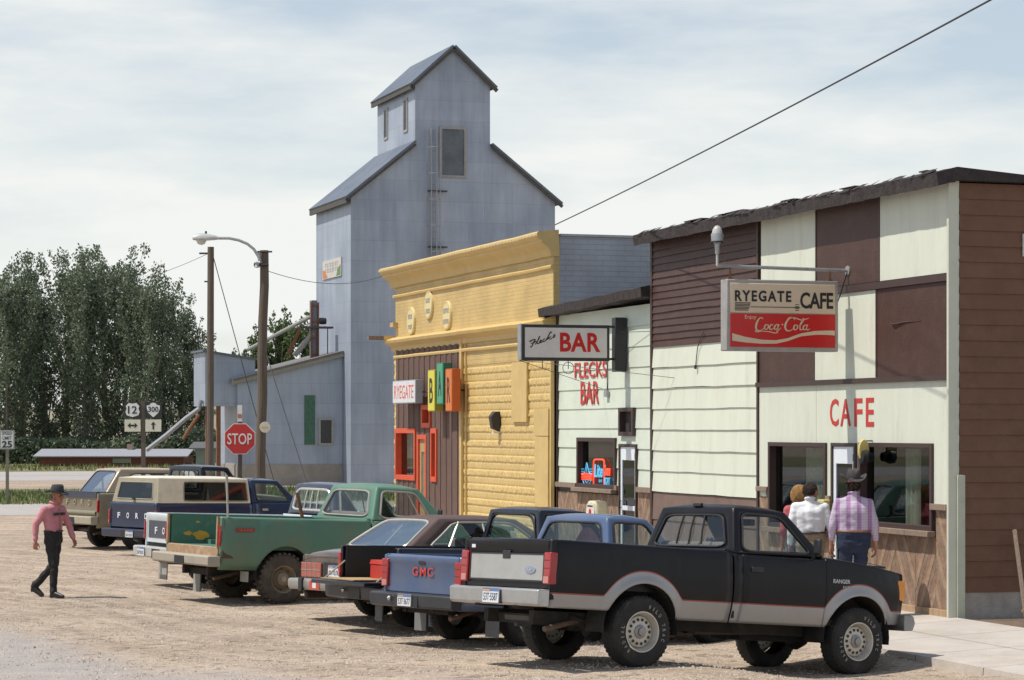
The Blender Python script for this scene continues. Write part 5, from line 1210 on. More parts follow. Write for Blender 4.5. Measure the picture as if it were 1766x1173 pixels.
def deck(parent, S, name, x0, x1, zf, hwf, mat, crown=.05, n=14, roundx=0, x_under=None):
    """hood / boot lid sheet: meets the rolled side tops"""
    mb = MB()
    def fn(u, v):
        x = x0+(x1-x0)*u; t = 2*v-1; y = -t*hwf(x); z = zf(x)+crown*(1-t**4)
        if roundx: 
            e = max(0, (u-1+.12)/.12) if roundx > 0 else max(0, (.12-u)/.12); z -= abs(roundx)*e*e
        return x, y, z
    mb.grid(fn, n, 16); o = mb.build(name, mat, parent, smooth=True, ang=50); m_ = o.modifiers.new('solid', 'SOLIDIFY'); m_.thickness = .012; m_.offset = 0; return o
def pickup(key, name, label, S, pm, lower=None, stripe=None, tailgate='up', tg=None, gm=CGL, wheel_style='plain', tyre=TYRE, letters=None, rear_div=0, seal=BLKP, lights=None, bumper=None, roofm=None, sidehole=None, rearhole=None, vent=False, hoodm=None, detail=True, nofront=False, bedm=None, rtrim=.012, cabm=None):
    X, Y, th, z, pi, ro = STANDS[key]; hm = hoodm or pm
    e = empty(name, label, 'pickup truck', (X, Y, z), (0, 0, 0), GROUPV); e.rotation_mode = 'XYZ'
    e.rotation_euler = (Matrix.Rotation(R(th), 3, 'Z') @ Matrix.Rotation(R(pi), 3, 'Y') @ Matrix.Rotation(R(ro), 3, 'X')).to_euler()
    e.location.z = z-.012
    rail = lambda x: S.rail
    belt = lambda x: S.beltf(x) if hasattr(S, 'beltf') else S.belt-.03
    def hood(x): t = (x-S.cf)/(S.nose-S.cf); return S.cowl-.03-(S.cowl-.03-S.hoodf)*max(0, t)**1.3
    if lower:
        band = lambda x: max(S.band, arch(S, x, .115) if arch(S, x, .115) > S.sill+.01 else S.band)
        if stripe: st = lambda x: band(x)+.014; cv = lambda top: [lambda x: arch(S, x), band, st, top]; mats = [lower, stripe, pm]
        else: cv = lambda top: [lambda x: arch(S, x), band, top]; mats = [lower, pm]
    else: cv = lambda top: [lambda x: arch(S, x), top]; mats = [pm]
    bx0, bx1 = S.rear, S.cr-.035
    if getattr(S, 'bed', True):
        for sd in (-1, 1): side_panel(S, 'bed_side', e, bx0, bx1, sd, cv(rail), mats, roll=.05, topinset=.03)
        mb = MB(); hwi = S.hw-.13; fl = S.floor; zt_ = S.rail+.02
        mb.box(bx0+.03, bx1-.0, -hwi, hwi, fl-.03, fl)
        for sg in (-1, 1): mb.box(bx0+.03, bx1, sg*hwi-.008, sg*hwi+.008, fl, zt_)
        mb.box(bx1-.04, bx1-.02, -hwi, hwi, fl, zt_+.02)
        for sg in (-1, 1): mb.box(-S.ra, S.ra, min(sg*hwi, sg*(hwi-.2)), max(sg*hwi, sg*(hwi-.2)), fl, S.hz+S.ra+.03)
        mb.build('bed_floor', bedm or pm, e)
        mb = MB(); mb.box(bx1-.06, bx1-.01, -hwi-.04, hwi+.04, zt_-.02, zt_+.03); mb.build('bed_front_rail', pm, e, bevel=.012)
    dx0, dx1 = S.d0, S.d1
    for sd in (-1, 1):
        side_panel(S, 'cab_corner', e, S.cr-.01, dx0-.006, sd, cv(belt), mats, roll=.03)
        d = side_panel(S, 'door', e, dx0, dx1, sd, cv(belt), mats, roll=.03)
        mb = MB(); yy = yside(S, dx0+.18, S.belt-.16); mb.box(dx0+.1, dx0+.26, sd*(yy-.01) if sd > 0 else sd*(yy+.022), sd*(yy+.022) if sd > 0 else sd*(yy-.01), S.belt-.19, S.belt-.135); mb.build('handle', S.handle, d, bevel=.008)
        side_panel(S, 'front_fender', e, dx1+.006, S.nose-.02, sd, cv(lambda x: min(belt(x), hood(x)) if x < S.cf else hood(x)), mats, roll=.04)
    bw_ = lambda x: yside(S, x, hood(x))-.012
    deck(e, S, 'hood', S.cf-.05, S.nose, hood, bw_, hm, crown=.055, roundx=.09)
    # rear wall of cab below the window, floor
    mb = MB(); w_ = S.hb; mb.box(S.cr-.005, S.cr+.02, -w_-.02, w_+.02, S.sill+.05, S.belt-.005); mb.build('cab_rear_wall', cabm or pm, e)
    mb = MB(); mb.box(S.cr+.02, S.nose-.3, -w_+.05, w_-.05, S.sill+.02, S.sill+.08); mb.build('cab_floor', UND, e)
    c, fs = cabin(e, S, cabm or pm, gm, rear_div=rear_div, seal=seal, roofm=roofm, sidehole=sidehole, rearhole=rearhole, vent=vent, rtrim=rtrim)
    bench(e, S, S.cr+.12, S.belt+.12)
    liners(e, S); under(e, S, bx0, S.nose)
    if not nofront:
        f_ = MB(); zb_ = S.sill+.08; f_.box(S.nose-.06, S.nose-.02, -S.hw+.12+S.nt, S.hw-.12-S.nt, zb_, S.hoodf+.0); g = f_.build('grille', BLKP, e)
        f_ = MB(); 
        for k in range(5): zz = zb_+.05+k*(S.hoodf-zb_-.1)/4; f_.box(S.nose-.03, S.nose-.005, -S.hw+.3, S.hw-.3, zz-.01, zz+.01)
        f_.build('grille_bars', CHROME_D, g)
        for sd in (-1, 1):
            f_ = MB(); yy = S.hw-S.nt-.02; yo = yside(S, S.nose-.05, S.hoodf-.15)+.008; f_.box(S.nose-.11, S.nose-.0, min(sd*(yo-.06), sd*yo), max(sd*(yo-.06), sd*yo), S.hoodf-.27, S.hoodf-.05); f_.build('corner_lamp', LAMB if S.amber else LWH, e, bevel=.012); f_ = MB(); f_.box(S.nose-.1, S.nose-.005, min(sd*(yo-.30), sd*(yo-.07)), max(sd*(yo-.30), sd*(yo-.07)), S.hoodf-.27, S.hoodf-.05); f_.build('headlight', LWH, e, bevel=.012)
        f_ = MB(); yy = S.hw-.02; z0, z1 = S.fb; f_.prism([(S.nose-.04, z0), (S.nose+.09, z0+.01), (S.nose+.12, (z0+z1)/2), (S.nose+.09, z1-.01), (S.nose-.04, z1)], 'y', -yy, yy); f_.build('front_bumper', S.fbm, e, bevel=.012)
    # tailgate
    tz0, tz1 = S.tg0, S.rail+.03; tw_ = S.hw-.09
    if tg and tailgate == 'up':
        mb = MB(); mb.T = Matrix.Translation((S.rear+.005, 0, 0))
        mb.prism([(0, tz0), (-.0, tz1-.11), (-.012, tz1-.09), (-.012, tz1-.02), (.01, tz1), (.05, tz1), (.05, tz0)], 'y', -tw_, tw_); mb.T = None
        t = mb.build('tailgate', tg, e, bevel=.01)
    elif tailgate == 'down':
        mb = MB(); L_ = tz1-tz0; mb.box(S.rear-L_+.02, S.rear+.01, -tw_, tw_, S.floor-.06, S.floor-.005); t = mb.build('tailgate', tg, e, bevel=.01)
        for sg in (-1, 1): m2 = MB(); m2.tube([(S.rear-L_+.2, sg*(tw_-.02), S.floor), (S.rear+.03, sg*(tw_-.01), tz1-.2)], .012, 5); m2.build('tailgate_cable', M('cable_tan', (.4, .33, .22), .7), e)
    else: t = None
    # corner posts of the bed rear
    for sd in (-1, 1):
        mb = MB(); y1 = yside(S, S.rear, S.crease); y0 = tw_+.004
        mb.box(S.rear-.004, S.rear+.05, min(sd*y0, sd*(y1-.012)), max(sd*y0, sd*(y1-.012)), S.tg0-.1, S.rail+.02); mb.build('bed_corner', pm, e, bevel=.012)
    if lights:
        z0, z1, lw, wrap = lights
        for sd in (-1, 1):
            mb = MB(); y1 = yside(S, S.rear, (z0+z1)/2); a, b = sd*(y1-lw), sd*(y1+.008); mb.box(S.rear-.03, S.rear+wrap, min(a, b), max(a, b), z0, z1); l_ = mb.build('taillight', LRED, e, bevel=.012)
            mb = MB(); zz = z0+(z1-z0)*.25; a, b = sd*(y1-lw+.012), sd*(y1-.012); mb.box(S.rear-.034, S.rear-.028, min(a, b), max(a, b), z0+.012, zz); mb.build('reverse_lens', M('lens_pink', (.5, .2, .18), .25), l_)
            m3 = MB(); 
            for k in range(1, 4): zq = z0+(z1-z0)*k/4; m3.box(S.rear-.033, S.rear-.029, min(a, b), max(a, b), zq-.003, zq+.003)
            m3.build('lens_ribs', BLKP, l_)
    if bumper:
        z0, z1, bwd, bm_, dpt = bumper
        mb = MB(); mb.prism([(S.rear-dpt, z0+.02), (S.rear-dpt-.01, z1-.015), (S.rear-dpt+.02, z1), (S.rear-.015, z1), (S.rear-.015, z0), (S.rear-dpt+.03, z0)], 'y', -bwd, bwd); b_ = mb.build('rear_bumper', bm_, e, bevel=.01)
        mb = MB(); mb.box(S.rear-dpt-.013, S.rear-dpt+.02, -.17, .17, z0+.01, z1-.03); mb.build('plate_recess', BLKP, b_)
        mb = MB(); mb.box(S.rear-.12, S.rear+.2, .3, .38, z0-.02, z0+.06); mb.build('bumper_bracket', UND, b_); mb = MB(); mb.box(S.rear-.12, S.rear+.2, -.4, -.34, z0-.02, z0+.06); mb.build('bumper_bracket', UND, b_)
    for x in (0, S.wb):
        for sd in (-1, 1):
            wheel(e, x, sd*S.tr, sd, S, wheel_style if not (hasattr(S, 'style_l') and sd > 0) else S.style_l, tyre, letters if x in (0, S.wb) else None)
    # mirrors
    if S.mirror:
        for sd in (-1, 1):
            mb = MB(); mx_, my, mz = S.d1-.22, sd*(S.hb+.14), S.belt+.12; mb.box(mx_-.02, mx_+.03, my-.05, my+.05, mz-.085, mz+.085); m_ = mb.build('mirror', S.mirror, e, bevel=.02)
            mb = MB(); mb.tube([(mx_+.05, sd*(S.hb-.0), S.belt-.02), (mx_, my, mz-.07)], .016, 6); mb.build('mirror_arm', S.mirror, m_)
    return e, t, fs
GROUPV = 'vehicles angle parked in front of the shops'
# ---- 1. near black and silver compact pickup
DK = paint('charcoal_paint', (.0075, .0068, .009), .33, dirt=(.022, .020, .020), damt=.3, coat=0, spec=.28); SIL = paint('silver_paint', (.33, .33, .335), .4, dirt=(.30, .27, .235), damt=.5, metal=.3)
S = SP(wb=2.89, hw=.85, r=.364, hz=.40, ra=.455, tw=.235, tr=.735, rim=.205, sill=.50, crease=.86, rail=1.215, belt=1.23, cowl=1.25, hoodf=1.10, nose=3.60, rear=-1.13,
 tumble=.035, under=.07, nt=.10, flare=.028, band=.70, cr=1.17, cf=2.43, rr=1.27, rf=1.98, hb=.80, hr=.635, roof=1.715, floor=.80, d0=1.28, d1=2.40, tg0=.74, fb=(.50, .68),
 amber=True, mirror=BLKP, handle=BLKP, rimm=M('alloy_cream', (.52, .49, .43), .4, metal=.25, var=.08, dirt=(.3, .24, .18), damt=.5, dscale=9), capm=M('hub_grey', (.3, .29, .28), .4, metal=.5), fbm=M('bumper_chrome_black', (.28, .28, .28), .35, metal=.6), rbulge=.02,
 sill_f=lambda x: .56 if x < -.4 else (.50 if x < 3.2 else .56))
S.groove = ((1.06, .012, .006),)
e, t, fs = pickup('ranger', 'pickup_truck', 'black pickup with silver lower body and white lettered tyres nearest the camera', S, DK, SIL, M('red_pinstripe', (.30, .06, .05), .5), tg=DK, wheel_style='alloy',
 letters=(('WILD TRAC', 75), ('RADIAL', 228)), rear_div=3, lights=(.79, 1.11, .115, .06), bumper=(.565, .74, .83, M('bumper_steel', (.46, .46, .45), .35, metal=.7, var=.08, dirt=(.3, .27, .23), dscale=5, damt=.4), .15), rearhole=[(.09, .12), (.91, .12), (.87, .82), (.13, .82)],
 sidehole=[(.09, .05), (.87, .03), (.80, .87), (.13, .88)])
ALP = M('brushed_panel', (.46, .45, .43), .42, metal=.5, var=.05, dirt=(.36, .32, .27), damt=.4)
mb = MB(); mb.box(S.rear-.006, S.rear+.02, -.68, .68, .82, 1.085); pn = mb.build('panel', ALP, t, bevel=.008)
mb = MB(); framebox(mb, -.69, .69, .81, 1.095, -.012, -.007, .012); o = mb.build('panel_frame', BLKP, t); o.rotation_euler = (0, 0, -PI/2); o.location = (S.rear, 0, 0)
mb = MB(); mb.box(S.rear-.014, S.rear, -.07, .07, 1.035, 1.12); mb.build('latch', BLKP, t, bevel=.01)
mb = MB(); mb.lathe([(0, -.012), (.05, -.012), (.052, 0)], 'x', (S.rear-.004, -.45, .93), 24)
for i, v in enumerate(mb.v): mb.v[i] = (v[0], -.45+(v[1]+.45)*1.9, .93+(v[2]-.93)*.75)
ov_ = mb.build('oval_badge', M('badge_blue', (.25, .28, .36), .3), t); text('badge_script', 'Ford', M('badge_silver', (.55, .55, .55), .3), .085, .04, XF((S.rear-.019, -.45, .93), (0, -1, 0)), ov_, .003, shear=.3)
mb = MB(); mb.box(S.rear-.011, S.rear-.004, .60, .67, 1.14, 1.175); mb.build('sticker', PLATE, t)
plate(e, S.rear-.167, -.0, .655, '53T·5587', .30, .15)
mb = MB(); mb.box(S.cr+.09, S.cr+.13, -.07, .07, S.roof+.005, S.roof+.045); mb.build('brake_lamp', BLKP, e, bevel=.008)
BADG = M('badge_pale', (.5, .5, .5), .4)
for sd in (-1,):
    T = XF((2.62, sd*(yside(S, 2.62, 1.0)+.004), 1.0), (1, 0, 0)); text('side_badge', 'RANGER', BADG, .24, .045, T, e, .004, bold=.02); marks('side_badge', BADG, .14, .03, XF((2.70, sd*(yside(S, 2.7, .95)+.004), .945), (1, 0, 0)), e, 6)
mb = MB(); mb.tube([(3.0, -.62, 1.24), (3.35, -.64, 1.2)], .004, 4); mb.box(3.02, 3.5, -.55, .55, 1.175, 1.20); mb.build('bug_deflector', BLKP, e, bevel=.008)
bpy.data.objects.remove(bpy.data.objects[-1]) if False else None
mb = MB(); mb.box(1.9, 1.98, -.12, .12, S.roof-.16, S.roof-.09); mb.build('inside_mirror', BLKP, e, bevel=.01)
# ---- 2. blue compact pickup
BLU = paint('blue_paint', (.070, .112, .215), .34, dirt=(.16, .17, .2), damt=.4)
S = SP(wb=2.95, hw=.82, r=.345, hz=.37, ra=.42, tw=.21, tr=.70, rim=.19, sill=.42, crease=.80, rail=1.02, belt=1.07, cowl=1.09, hoodf=.95, nose=3.6, rear=-1.02,
 tumble=.03, under=.07, nt=.08, flare=.02, cr=1.18, cf=2.38, rr=1.30, rf=1.95, hb=.775, hr=.60, roof=1.545, floor=.68, d0=1.3, d1=2.36, tg0=.60, fb=(.42, .6),
 amber=True, mirror=BLKP, handle=BLKP, rimm=M('white_rim', (.55, .53, .48), .5, var=.08, dirt=(.3, .24, .18), damt=.5), capm=M('hub_grey2', (.35, .34, .32), .4, metal=.5), fbm=BLKP, rbulge=.02)
e, t, fs = pickup('gmc', 'pickup_truck', 'blue compact pickup with red tailgate lettering, parked beside the nearest black pickup', S, BLU, tg=BLU, gm=CGL, lights=(.66, .99, .12, .05), bumper=(.43, .60, .83, M('bumper_black', (.03, .032, .038), .4, var=.15), .17),
 rearhole=[(.07, .08), (.93, .08), (.89, .86), (.11, .86)])
GR_ = M('red_letters', (.50, .05, .04), .5)
text('lettering', 'GMC', GR_, .42, .105, XF((S.rear-.006, -.02, .855), (0, -1, 0)), t, .006, bold=.01, spacing=1.25)
mb = MB(); mb.box(S.rear-.012, S.rear, -.07, .07, .94, .985); mb.build('latch', BLKP, t, bevel=.006)
plate(e, S.rear-.187, .08, .52, '53T·3677', .27, .14)
mb = MB(); mb.lathe([(0, 0), (.028, -.002), (.03, -.02), (0, -.045)], 'x', (S.rear-.19, .38, .53), 14); mb.build('tow_ball', CHROME, e, smooth=True)
for sd in (-1, 1): mb = MB(); mb.box(-.52, -.50, sd*.72-.12, sd*.72+.12, .12, .38); mb.build('mudflap', M('grey_flap', (.17, .17, .17), .8), e)
# a load of pink cloth seen through the rear glass
mb = MB(); mb.grid(lambda u, v: (1.42+.12*math.sin(v*3), -.45+.8*u, 1.0+.42*math.sin(PI*u)*v+.02*noise.noise(Vector((u*6, v*6, 0)))), 16, 10); tag(mb.build('folded_blanket', M('dusty_pink_cloth', (.33, .16, .19), .9, var=.2)), 'dusty pink blanket piled on the seat behind the blue pickup rear window', 'blanket').matrix_world = e.matrix_basis
# ---- 3. black compact pickup with lowered tailgate
S = SP(wb=2.72, hw=.83, r=.35, hz=.37, ra=.42, tw=.21, tr=.70, rim=.19, sill=.44, crease=.80, rail=1.06, belt=1.10, cowl=1.12, hoodf=.97, nose=3.37, rear=-1.08,
 tumble=.03, under=.07, nt=.08, flare=.02, cr=1.0, cf=2.2, rr=1.07, rf=1.80, hb=.78, hr=.64, roof=1.60, floor=.66, d0=1.12, d1=2.18, tg0=.62, fb=(.44, .6),
 amber=True, mirror=BLKP, handle=BLKP, rimm=M('steel_rim', (.30, .28, .25), .5), capm=M('hub_grey2', (.35, .34, .32)), fbm=BLKP, rbulge=.02)
BK = paint('navy_black_paint', (.008, .010, .020), .25, dirt=(.025, .025, .03), damt=.25, coat=.2)
e, t, fs = pickup('black', 'pickup_truck', 'black pickup with tailgate lowered and a red toolbox in its bed', S, BK, tg=BK, tailgate='down', lights=(.68, 1.0, .06, .05), bumper=(.42, .60, .82, M('bumper_black', (.03, .032, .038), .4), .2), bedm=M('bed_black', (.012, .014, .013), .6), rearhole=[(.07, .08), (.93, .08), (.90, .88), (.10, .88)])
mb = MB(); mb.lathe([(0, 0), (.028, -.002), (.03, -.02), (0, -.045)], 'x', (S.rear-.22, .25, .53), 14); mb.build('tow_ball', CHROME, e, smooth=True)
for sd in (-1, 1): mb = MB(); mb.box(-.54, -.52, sd*.72-.1, sd*.72+.1, .10, .42); mb.build('mudflap', M('grey_flap', (.17, .17, .17), .8), e)
TB = M('toolbox_red', (.42, .03, .02), .4, var=.1, dirt=(.2, .05, .03), damt=.4)
tb = empty('toolbox', 'bright red metal toolbox standing in the bed of the black pickup', 'toolbox'); tb.matrix_world = e.matrix_basis.copy() @ Matrix.Translation((-.72, .12, .665))
mb = MB(); mb.box(-.14, .14, -.26, .26, 0, .19); mb.build('box', TB, tb, bevel=.008); mb = MB(); mb.prism([(-.15, .192), (.15, .192), (.13, .25), (-.13, .25)], 'y', -.27, .27); ll = mb.build('lid', TB, tb, bevel=.006)
mb = MB(); mb.tube([(0, -.12, .25), (0, -.1, .30), (0, .1, .30), (0, .12, .25)], .01, 6); mb.build('handle', CHROME, ll)
ply = MB(); ply.box(-1.45, -.3, -.3, .62, .664, .676); o = tag(ply.build('plywood_sheet', M('plywood', (.40, .27, .13), .8, var=.15)), 'tan plywood sheet lying under the red toolbox', 'plywood'); o.matrix_world = e.matrix_basis.copy()
# ---- 4. brown sedan
def sedan(key, label, S, pm, roofm):
    X, Y, th, z, pi, ro = STANDS[key]
    e = empty('sedan', label, 'car', (X, Y, z-.012), (0, 0, 0), GROUPV)
    e.rotation_euler = (Matrix.Rotation(R(th), 3, 'Z') @ Matrix.Rotation(R(pi), 3, 'Y') @ Matrix.Rotation(R(ro), 3, 'X')).to_euler()
    trunk = lambda x: S.tz0+(S.belt-.03-S.tz0)*min(1, max(0, (x-S.rear)/(S.cr-S.rear)))**.6
    hood = lambda x: S.cowl-.03-(S.cowl-.03-S.hoodf)*max(0, (x-S.cf)/(S.nose-S.cf))**1.3
    top = lambda x: trunk(x) if x < S.cr else (S.belt-.03 if x < S.cf else hood(x))
    cv = [lambda x: arch(S, x), top]
    for sd in (-1, 1):
        side_panel(S, 'rear_fender', e, S.rear, S.d0-.006, sd, cv, [pm], roll=.04); side_panel(S, 'rear_door', e, S.d0, S.dm-.006, sd, cv, [pm], roll=.03)
        side_panel(S, 'front_door', e, S.dm, S.d1, sd, cv, [pm], roll=.03); side_panel(S, 'front_fender', e, S.d1+.006, S.nose, sd, cv, [pm], roll=.04)
        mb = MB(); mb.tube([(x, sd*(yside(S, x, .58)+.012), .58) for x in (-1.0, -.45, .45, 1.5, 2.3)], .016, 6); mb.build('side_moulding', CHROME, e)
    deck(e, S, 'boot_lid', S.cr+.02, S.rear, trunk, lambda x: yside(S, x, trunk(x))-.03, pm, crown=.05, roundx=.05); deck(e, S, 'hood', S.cf-.05, S.nose, hood, lambda x: yside(S, x, hood(x))-.03, pm, crown=.05, roundx=.08)
    mb = MB(); mb.box(S.rear-.0, S.rear+.04, -S.hw+.06, S.hw-.06, .48, S.tz0+.03); rp_ = mb.build('rear_panel', pm, e, bevel=.01)
    mb = MB(); mb.box(S.cr, S.cf, -S.hb+.1, S.hb-.1, .4, .45); mb.box(S.cr-.05, S.cr+.1, -S.hb+.1, S.hb-.1, .4, S.belt-.05); mb.build('floor', UND, e)
    mb = MB(); mb.box(S.nose-.03, S.nose+.02, -S.hw+.15, S.hw-.15, .4, S.hoodf); mb.build('grille', CHROME_D, e)
    return e
S = SP(wb=2.86, hw=.93, r=.335, hz=.34, ra=.39, tw=.2, tr=.76, rim=.19, sill=.26, crease=.62, rail=.98, belt=.95, cowl=.97, hoodf=.86, nose=3.6, rear=-1.08, tz0=.835,
 tumble=.03, under=.07, nt=.06, flare=.0, cr=-.52, cf=2.0, rr=.13, rf=1.40, hb=.86, hr=.64, roof=1.375, d0=.55, dm=1.2, d1=2.0, rimm=CHROME_D, capm=CHROME_D, crown=.045, rbulge=.05, style='plain', rgm=CGP)
BRN = paint('brown_metallic', (.075, .052, .044), .35, dirt=(.18, .15, .12), damt=.5); VIN = M('vinyl_roof', (.095, .062, .055), .75, var=.08, bump=.3, bscale=90)
e = sedan('sedan', 'brown sedan with dark vinyl roof and wide red taillights between pickups', S, BRN, VIN)
c, fs = cabin(e, S, VIN, CGL, seal=M('pale_chrome', (.6, .58, .52), .35, metal=.5), rearhole=[(.05, .06), (.95, .06), (.93, .90), (.07, .90)], sidehole=[(.13, .06), (.90, .05), (.88, .86), (.21, .86)], bev=.025, rtrim=.016)
f1, f2 = fs[0], fs[1]
for ff, fl_ in ((f1, 0), (f2, 1)):
    for u in (.27, .54):
        t_ = MB(); uu = 1-u if fl_ else u; t_.tube([ff(uu, .05), ff(uu, .87)], .016, 6); t_.build('door_pillar', bpy.data.materials['pale_chrome'], e)
bench(e, S, 1.2, 1.08); 
under(e, S, S.rear, S.nose)
liners(e, S)
for x in (0, S.wb):
    for sd in (-1, 1): wheel(e, x, sd*S.tr, sd, S, 'plain')
LP = M('lens_brick', (.34, .085, .06), .3, var=.15, scale=12, coat=.4)
for sd in (-1, 1):
    mb = MB(); a, b = sd*.36, sd*.9; mb.box(S.rear-.03, S.rear+.0, min(a, b), max(a, b), .56, .76); l_ = mb.build('taillight', LP, e, bevel=.01)
    m2 = MB()
    for k in range(1, 4): yy = a+(b-a)*k/4; m2.box(S.rear-.036, S.rear-.03, yy-.006, yy+.006, .565, .755)
    m2.box(S.rear-.036, S.rear-.03, min(a, b)+.01, max(a, b)-.01, .655, .665); m2.build('light_dividers', CHROME, l_)
mb = MB(); mb.box(S.rear-.02, S.rear+.0, -.30, .30, .55, .77); mb.build('plate_recess', BLKP, e); plate(e, S.rear-.022, 0, .66, '', .30, .15)
mb = MB(); mb.prism([(S.rear-.20, .40), (S.rear-.22, .44), (S.rear-.22, .52), (S.rear-.2, .545), (S.rear-.02, .545), (S.rear-.02, .39)], 'y', -.93, .93); bb = mb.build('rear_bumper', CHROME_D, e, bevel=.012)
for yy in (-.55, .55): m2 = MB(); m2.box(S.rear-.245, S.rear-.2, yy-.05, yy+.05, .38, .56); m2.build('bumper_guard', BLKP, bb, bevel=.01)
m2 = MB(); m2.box(S.rear-.225, S.rear-.221, .05, .32, .41, .53); st = m2.build('bumper_sticker', M('sticker_red', (.5, .06, .04), .5), bb); m2 = MB(); m2.box(S.rear-.229, S.rear-.2255, .13, .23, .43, .54); m2.build('sticker_emblem', PLATE, st)
# ---- 5. green full size pickup, no tailgate
GRN = paint('green_paint', (.092, .205, .150), .5, dirt=(.17, .18, .12), damt=.55, coat=.1, var=.08); GIN = M('green_bed_worn', (.07, .17, .12), .6, var=.15, scale=4, dirt=(.62, .33, .03), dscale=3.2, damt=.95, dtight=.60)
RUSTY = M('rusty_steel', (.34, .22, .13), .8, var=.3, scale=7, dirt=(.5, .38, .25), dscale=4, damt=.6); WBMP = M('worn_cream_bumper', (.36, .33, .27), .7, var=.15, scale=5, dirt=(.35, .19, .08), dscale=5, damt=.7)
S = SP(wb=3.38, hw=1.0, r=.39, hz=.43, ra=.47, tw=.235, tr=.85, rim=.21, sill=.52, crease=.98, rail=1.30, belt=1.33, cowl=1.33, hoodf=1.26, nose=4.25, rear=-1.10,
 tumble=.05, under=.09, nt=.05, flare=.03, cr=1.54, cf=2.95, rr=1.72, rf=2.5, hb=.93, hr=.73, roof=1.86, floor=.86, d0=1.78, d1=2.92, tg0=.86, fb=(.55, .75),
 amber=False, mirror=BLKP, handle=CHROME, rimm=M('tan_rim', (.22, .17, .11), .7, var=.15, dirt=(.32, .26, .18), damt=.5), capm=M('tan_hub', (.34, .29, .22), .6), fbm=CHROME_D, rbulge=.04, lug=.02, crown=.06)
S.groove = ((1.17, .025, .014), (1.10, .02, -.006))
e, t, fs = pickup('green', 'pickup_truck', 'weathered green pickup with missing tailgate and yellow paint scars in its bed', S, GRN, tailgate='none', wheel_style='cap', tyre=TYRE_D, bumper=(.57, .73, 1.0, WBMP, .22), bedm=GIN, seal=M('pale_seal', (.30, .28, .25), .6), vent=True, rtrim=.018, rearhole=[(.08, .10), (.92, .10), (.88, .86), (.12, .86)], lights=(.93, 1.13, .02, .0))
for k in list(e.children):
    if k.name.startswith('taillight'): k.hide_render = False
mb = MB(); mb.box(S.rear-.02, S.rear+.04, -.90, .90, .70, .865); mb.build('sill_panel', RUSTY, e, bevel=.012)
for sd in (-1, 1):
    mb = MB(); a, b = sd*.905, sd*.965; mb.box(S.rear-.022, S.rear, min(a, b), max(a, b), .88, 1.2); mb.build('taillight_bar', LRED, e, bevel=.01)
    mb = MB(); mb.box(S.rear-.035, S.rear-.0, min(sd*.86, sd*.9), max(sd*.86, sd*.9), .87, 1.33); mb.build('gate_post', RUSTY, e)
    mb = MB(); mb.box(-.62, -.60, sd*.82-.12, sd*.82+.12, .10 if sd > 0 else .34, .50); mb.build('mudflap', M('pale_flap', (.32, .31, .28), .8), e)
rs5 = random.Random(9)
for (cx_, cz_, a_, b_) in ((-.55, 1.0, .17, .085), (-.22, 1.17, .06, .022), (-.78, 1.02, .08, .04), (-.2, 1.04, .07, .025), (-.62, 1.2, .05, .02)):
    pts = [(cx_+a_*math.cos(2*PI*k/14)*rs5.uniform(.6, 1.1), cz_+b_*math.sin(2*PI*k/14)*rs5.uniform(.6, 1.1)) for k in range(14)]
    mb = MB(); mb.prism(pts, 'y', .853, .8595); mb.build('paint_scar', M('scar_orange', (.62, .33, .04), .7, var=.15), e)
mb = MB(); yy = yside(S, -.75, 1.13); mb.box(-.86, -.55, -yy-.008, -yy+.01, 1.105, 1.165); bd_ = mb.build('side_badge', M('dull_red', (.28, .05, .04), .6), e); marks('badge_text', M('badge_orange2', (.5, .2, .08), .6), .22, .03, XF((-.69, -yy-.008, 1.135)), bd_, 4)
mb = MB(); mb.tube([(S.rear+.12, -.93, 1.32), (S.rear+.08, -.93, 1.88)], .016, 6); mb.tube([(S.rear+.08, -.93, 1.88), (S.rear+.07, -.93, 1.96)], .022, 6); mb.build('reflector_rod', M('rod_grey', (.4, .38, .33), .6), e)
mb = MB(); mb.tube([(1.15, .55, 1.1), (1.0, .60, 1.72)], .03, 6); tag(mb.build('rusty_pipe', RUST), 'rusty pipe standing upright in the green pickup bed', 'pipe').matrix_world = e.matrix_basis
mb = MB(); mb.prism([(S.rear+.03, .70), (S.rear+.22, .70), (S.rear+.19, .74), (S.rear+.1, .78), (S.rear+.08, .86), (S.rear+.03, .9)], 'y', -yside(S, S.rear, .8)-.006, -yside(S, S.rear, .8)+.01); mb.build('rust_patch', M('dark_rust', (.10, .06, .04), .9, var=.3), e)
# ---- 6. white and navy full size pickup
WHT = paint('white_paint', (.55, .60, .62), .4, dirt=(.4, .38, .33), damt=.3); NVY = paint('navy_paint', (.015, .022, .055), .3, dirt=(.05, .05, .06), damt=.3)
S = SP(wb=3.38, hw=.99, r=.37, hz=.40, ra=.44, tw=.22, tr=.84, rim=.2, sill=.46, crease=.92, rail=1.20, belt=1.25, cowl=1.25, hoodf=1.12, nose=4.2, rear=-1.12,
 tumble=.04, under=.08, nt=.05, flare=.02, cr=1.55, cf=2.9, rr=1.63, rf=2.45, hb=.92, hr=.74, roof=1.79, floor=.8, d0=1.7, d1=2.87, tg0=.72, fb=(.5, .7), band=1.02,
 amber=False, mirror=CHROME, handle=CHROME, rimm=CHROME_D, capm=CHROME_D, fbm=CHROME_D, rbulge=.03)
PT = M('pale_chrome', (.6, .58, .52), .35)
e, t, fs = pickup('white', 'pickup_truck', 'two tone pickup with white rails and navy tailgate behind the green pickup', S, WHT, tg=WHT, seal=PT, rear_div=3, cabm=NVY, bumper=(.47, .66, 1.0, M('bumper_silver', (.5, .5, .48), .4, metal=.4), .2), lights=(.78, 1.08, .04, .04), rtrim=.02)
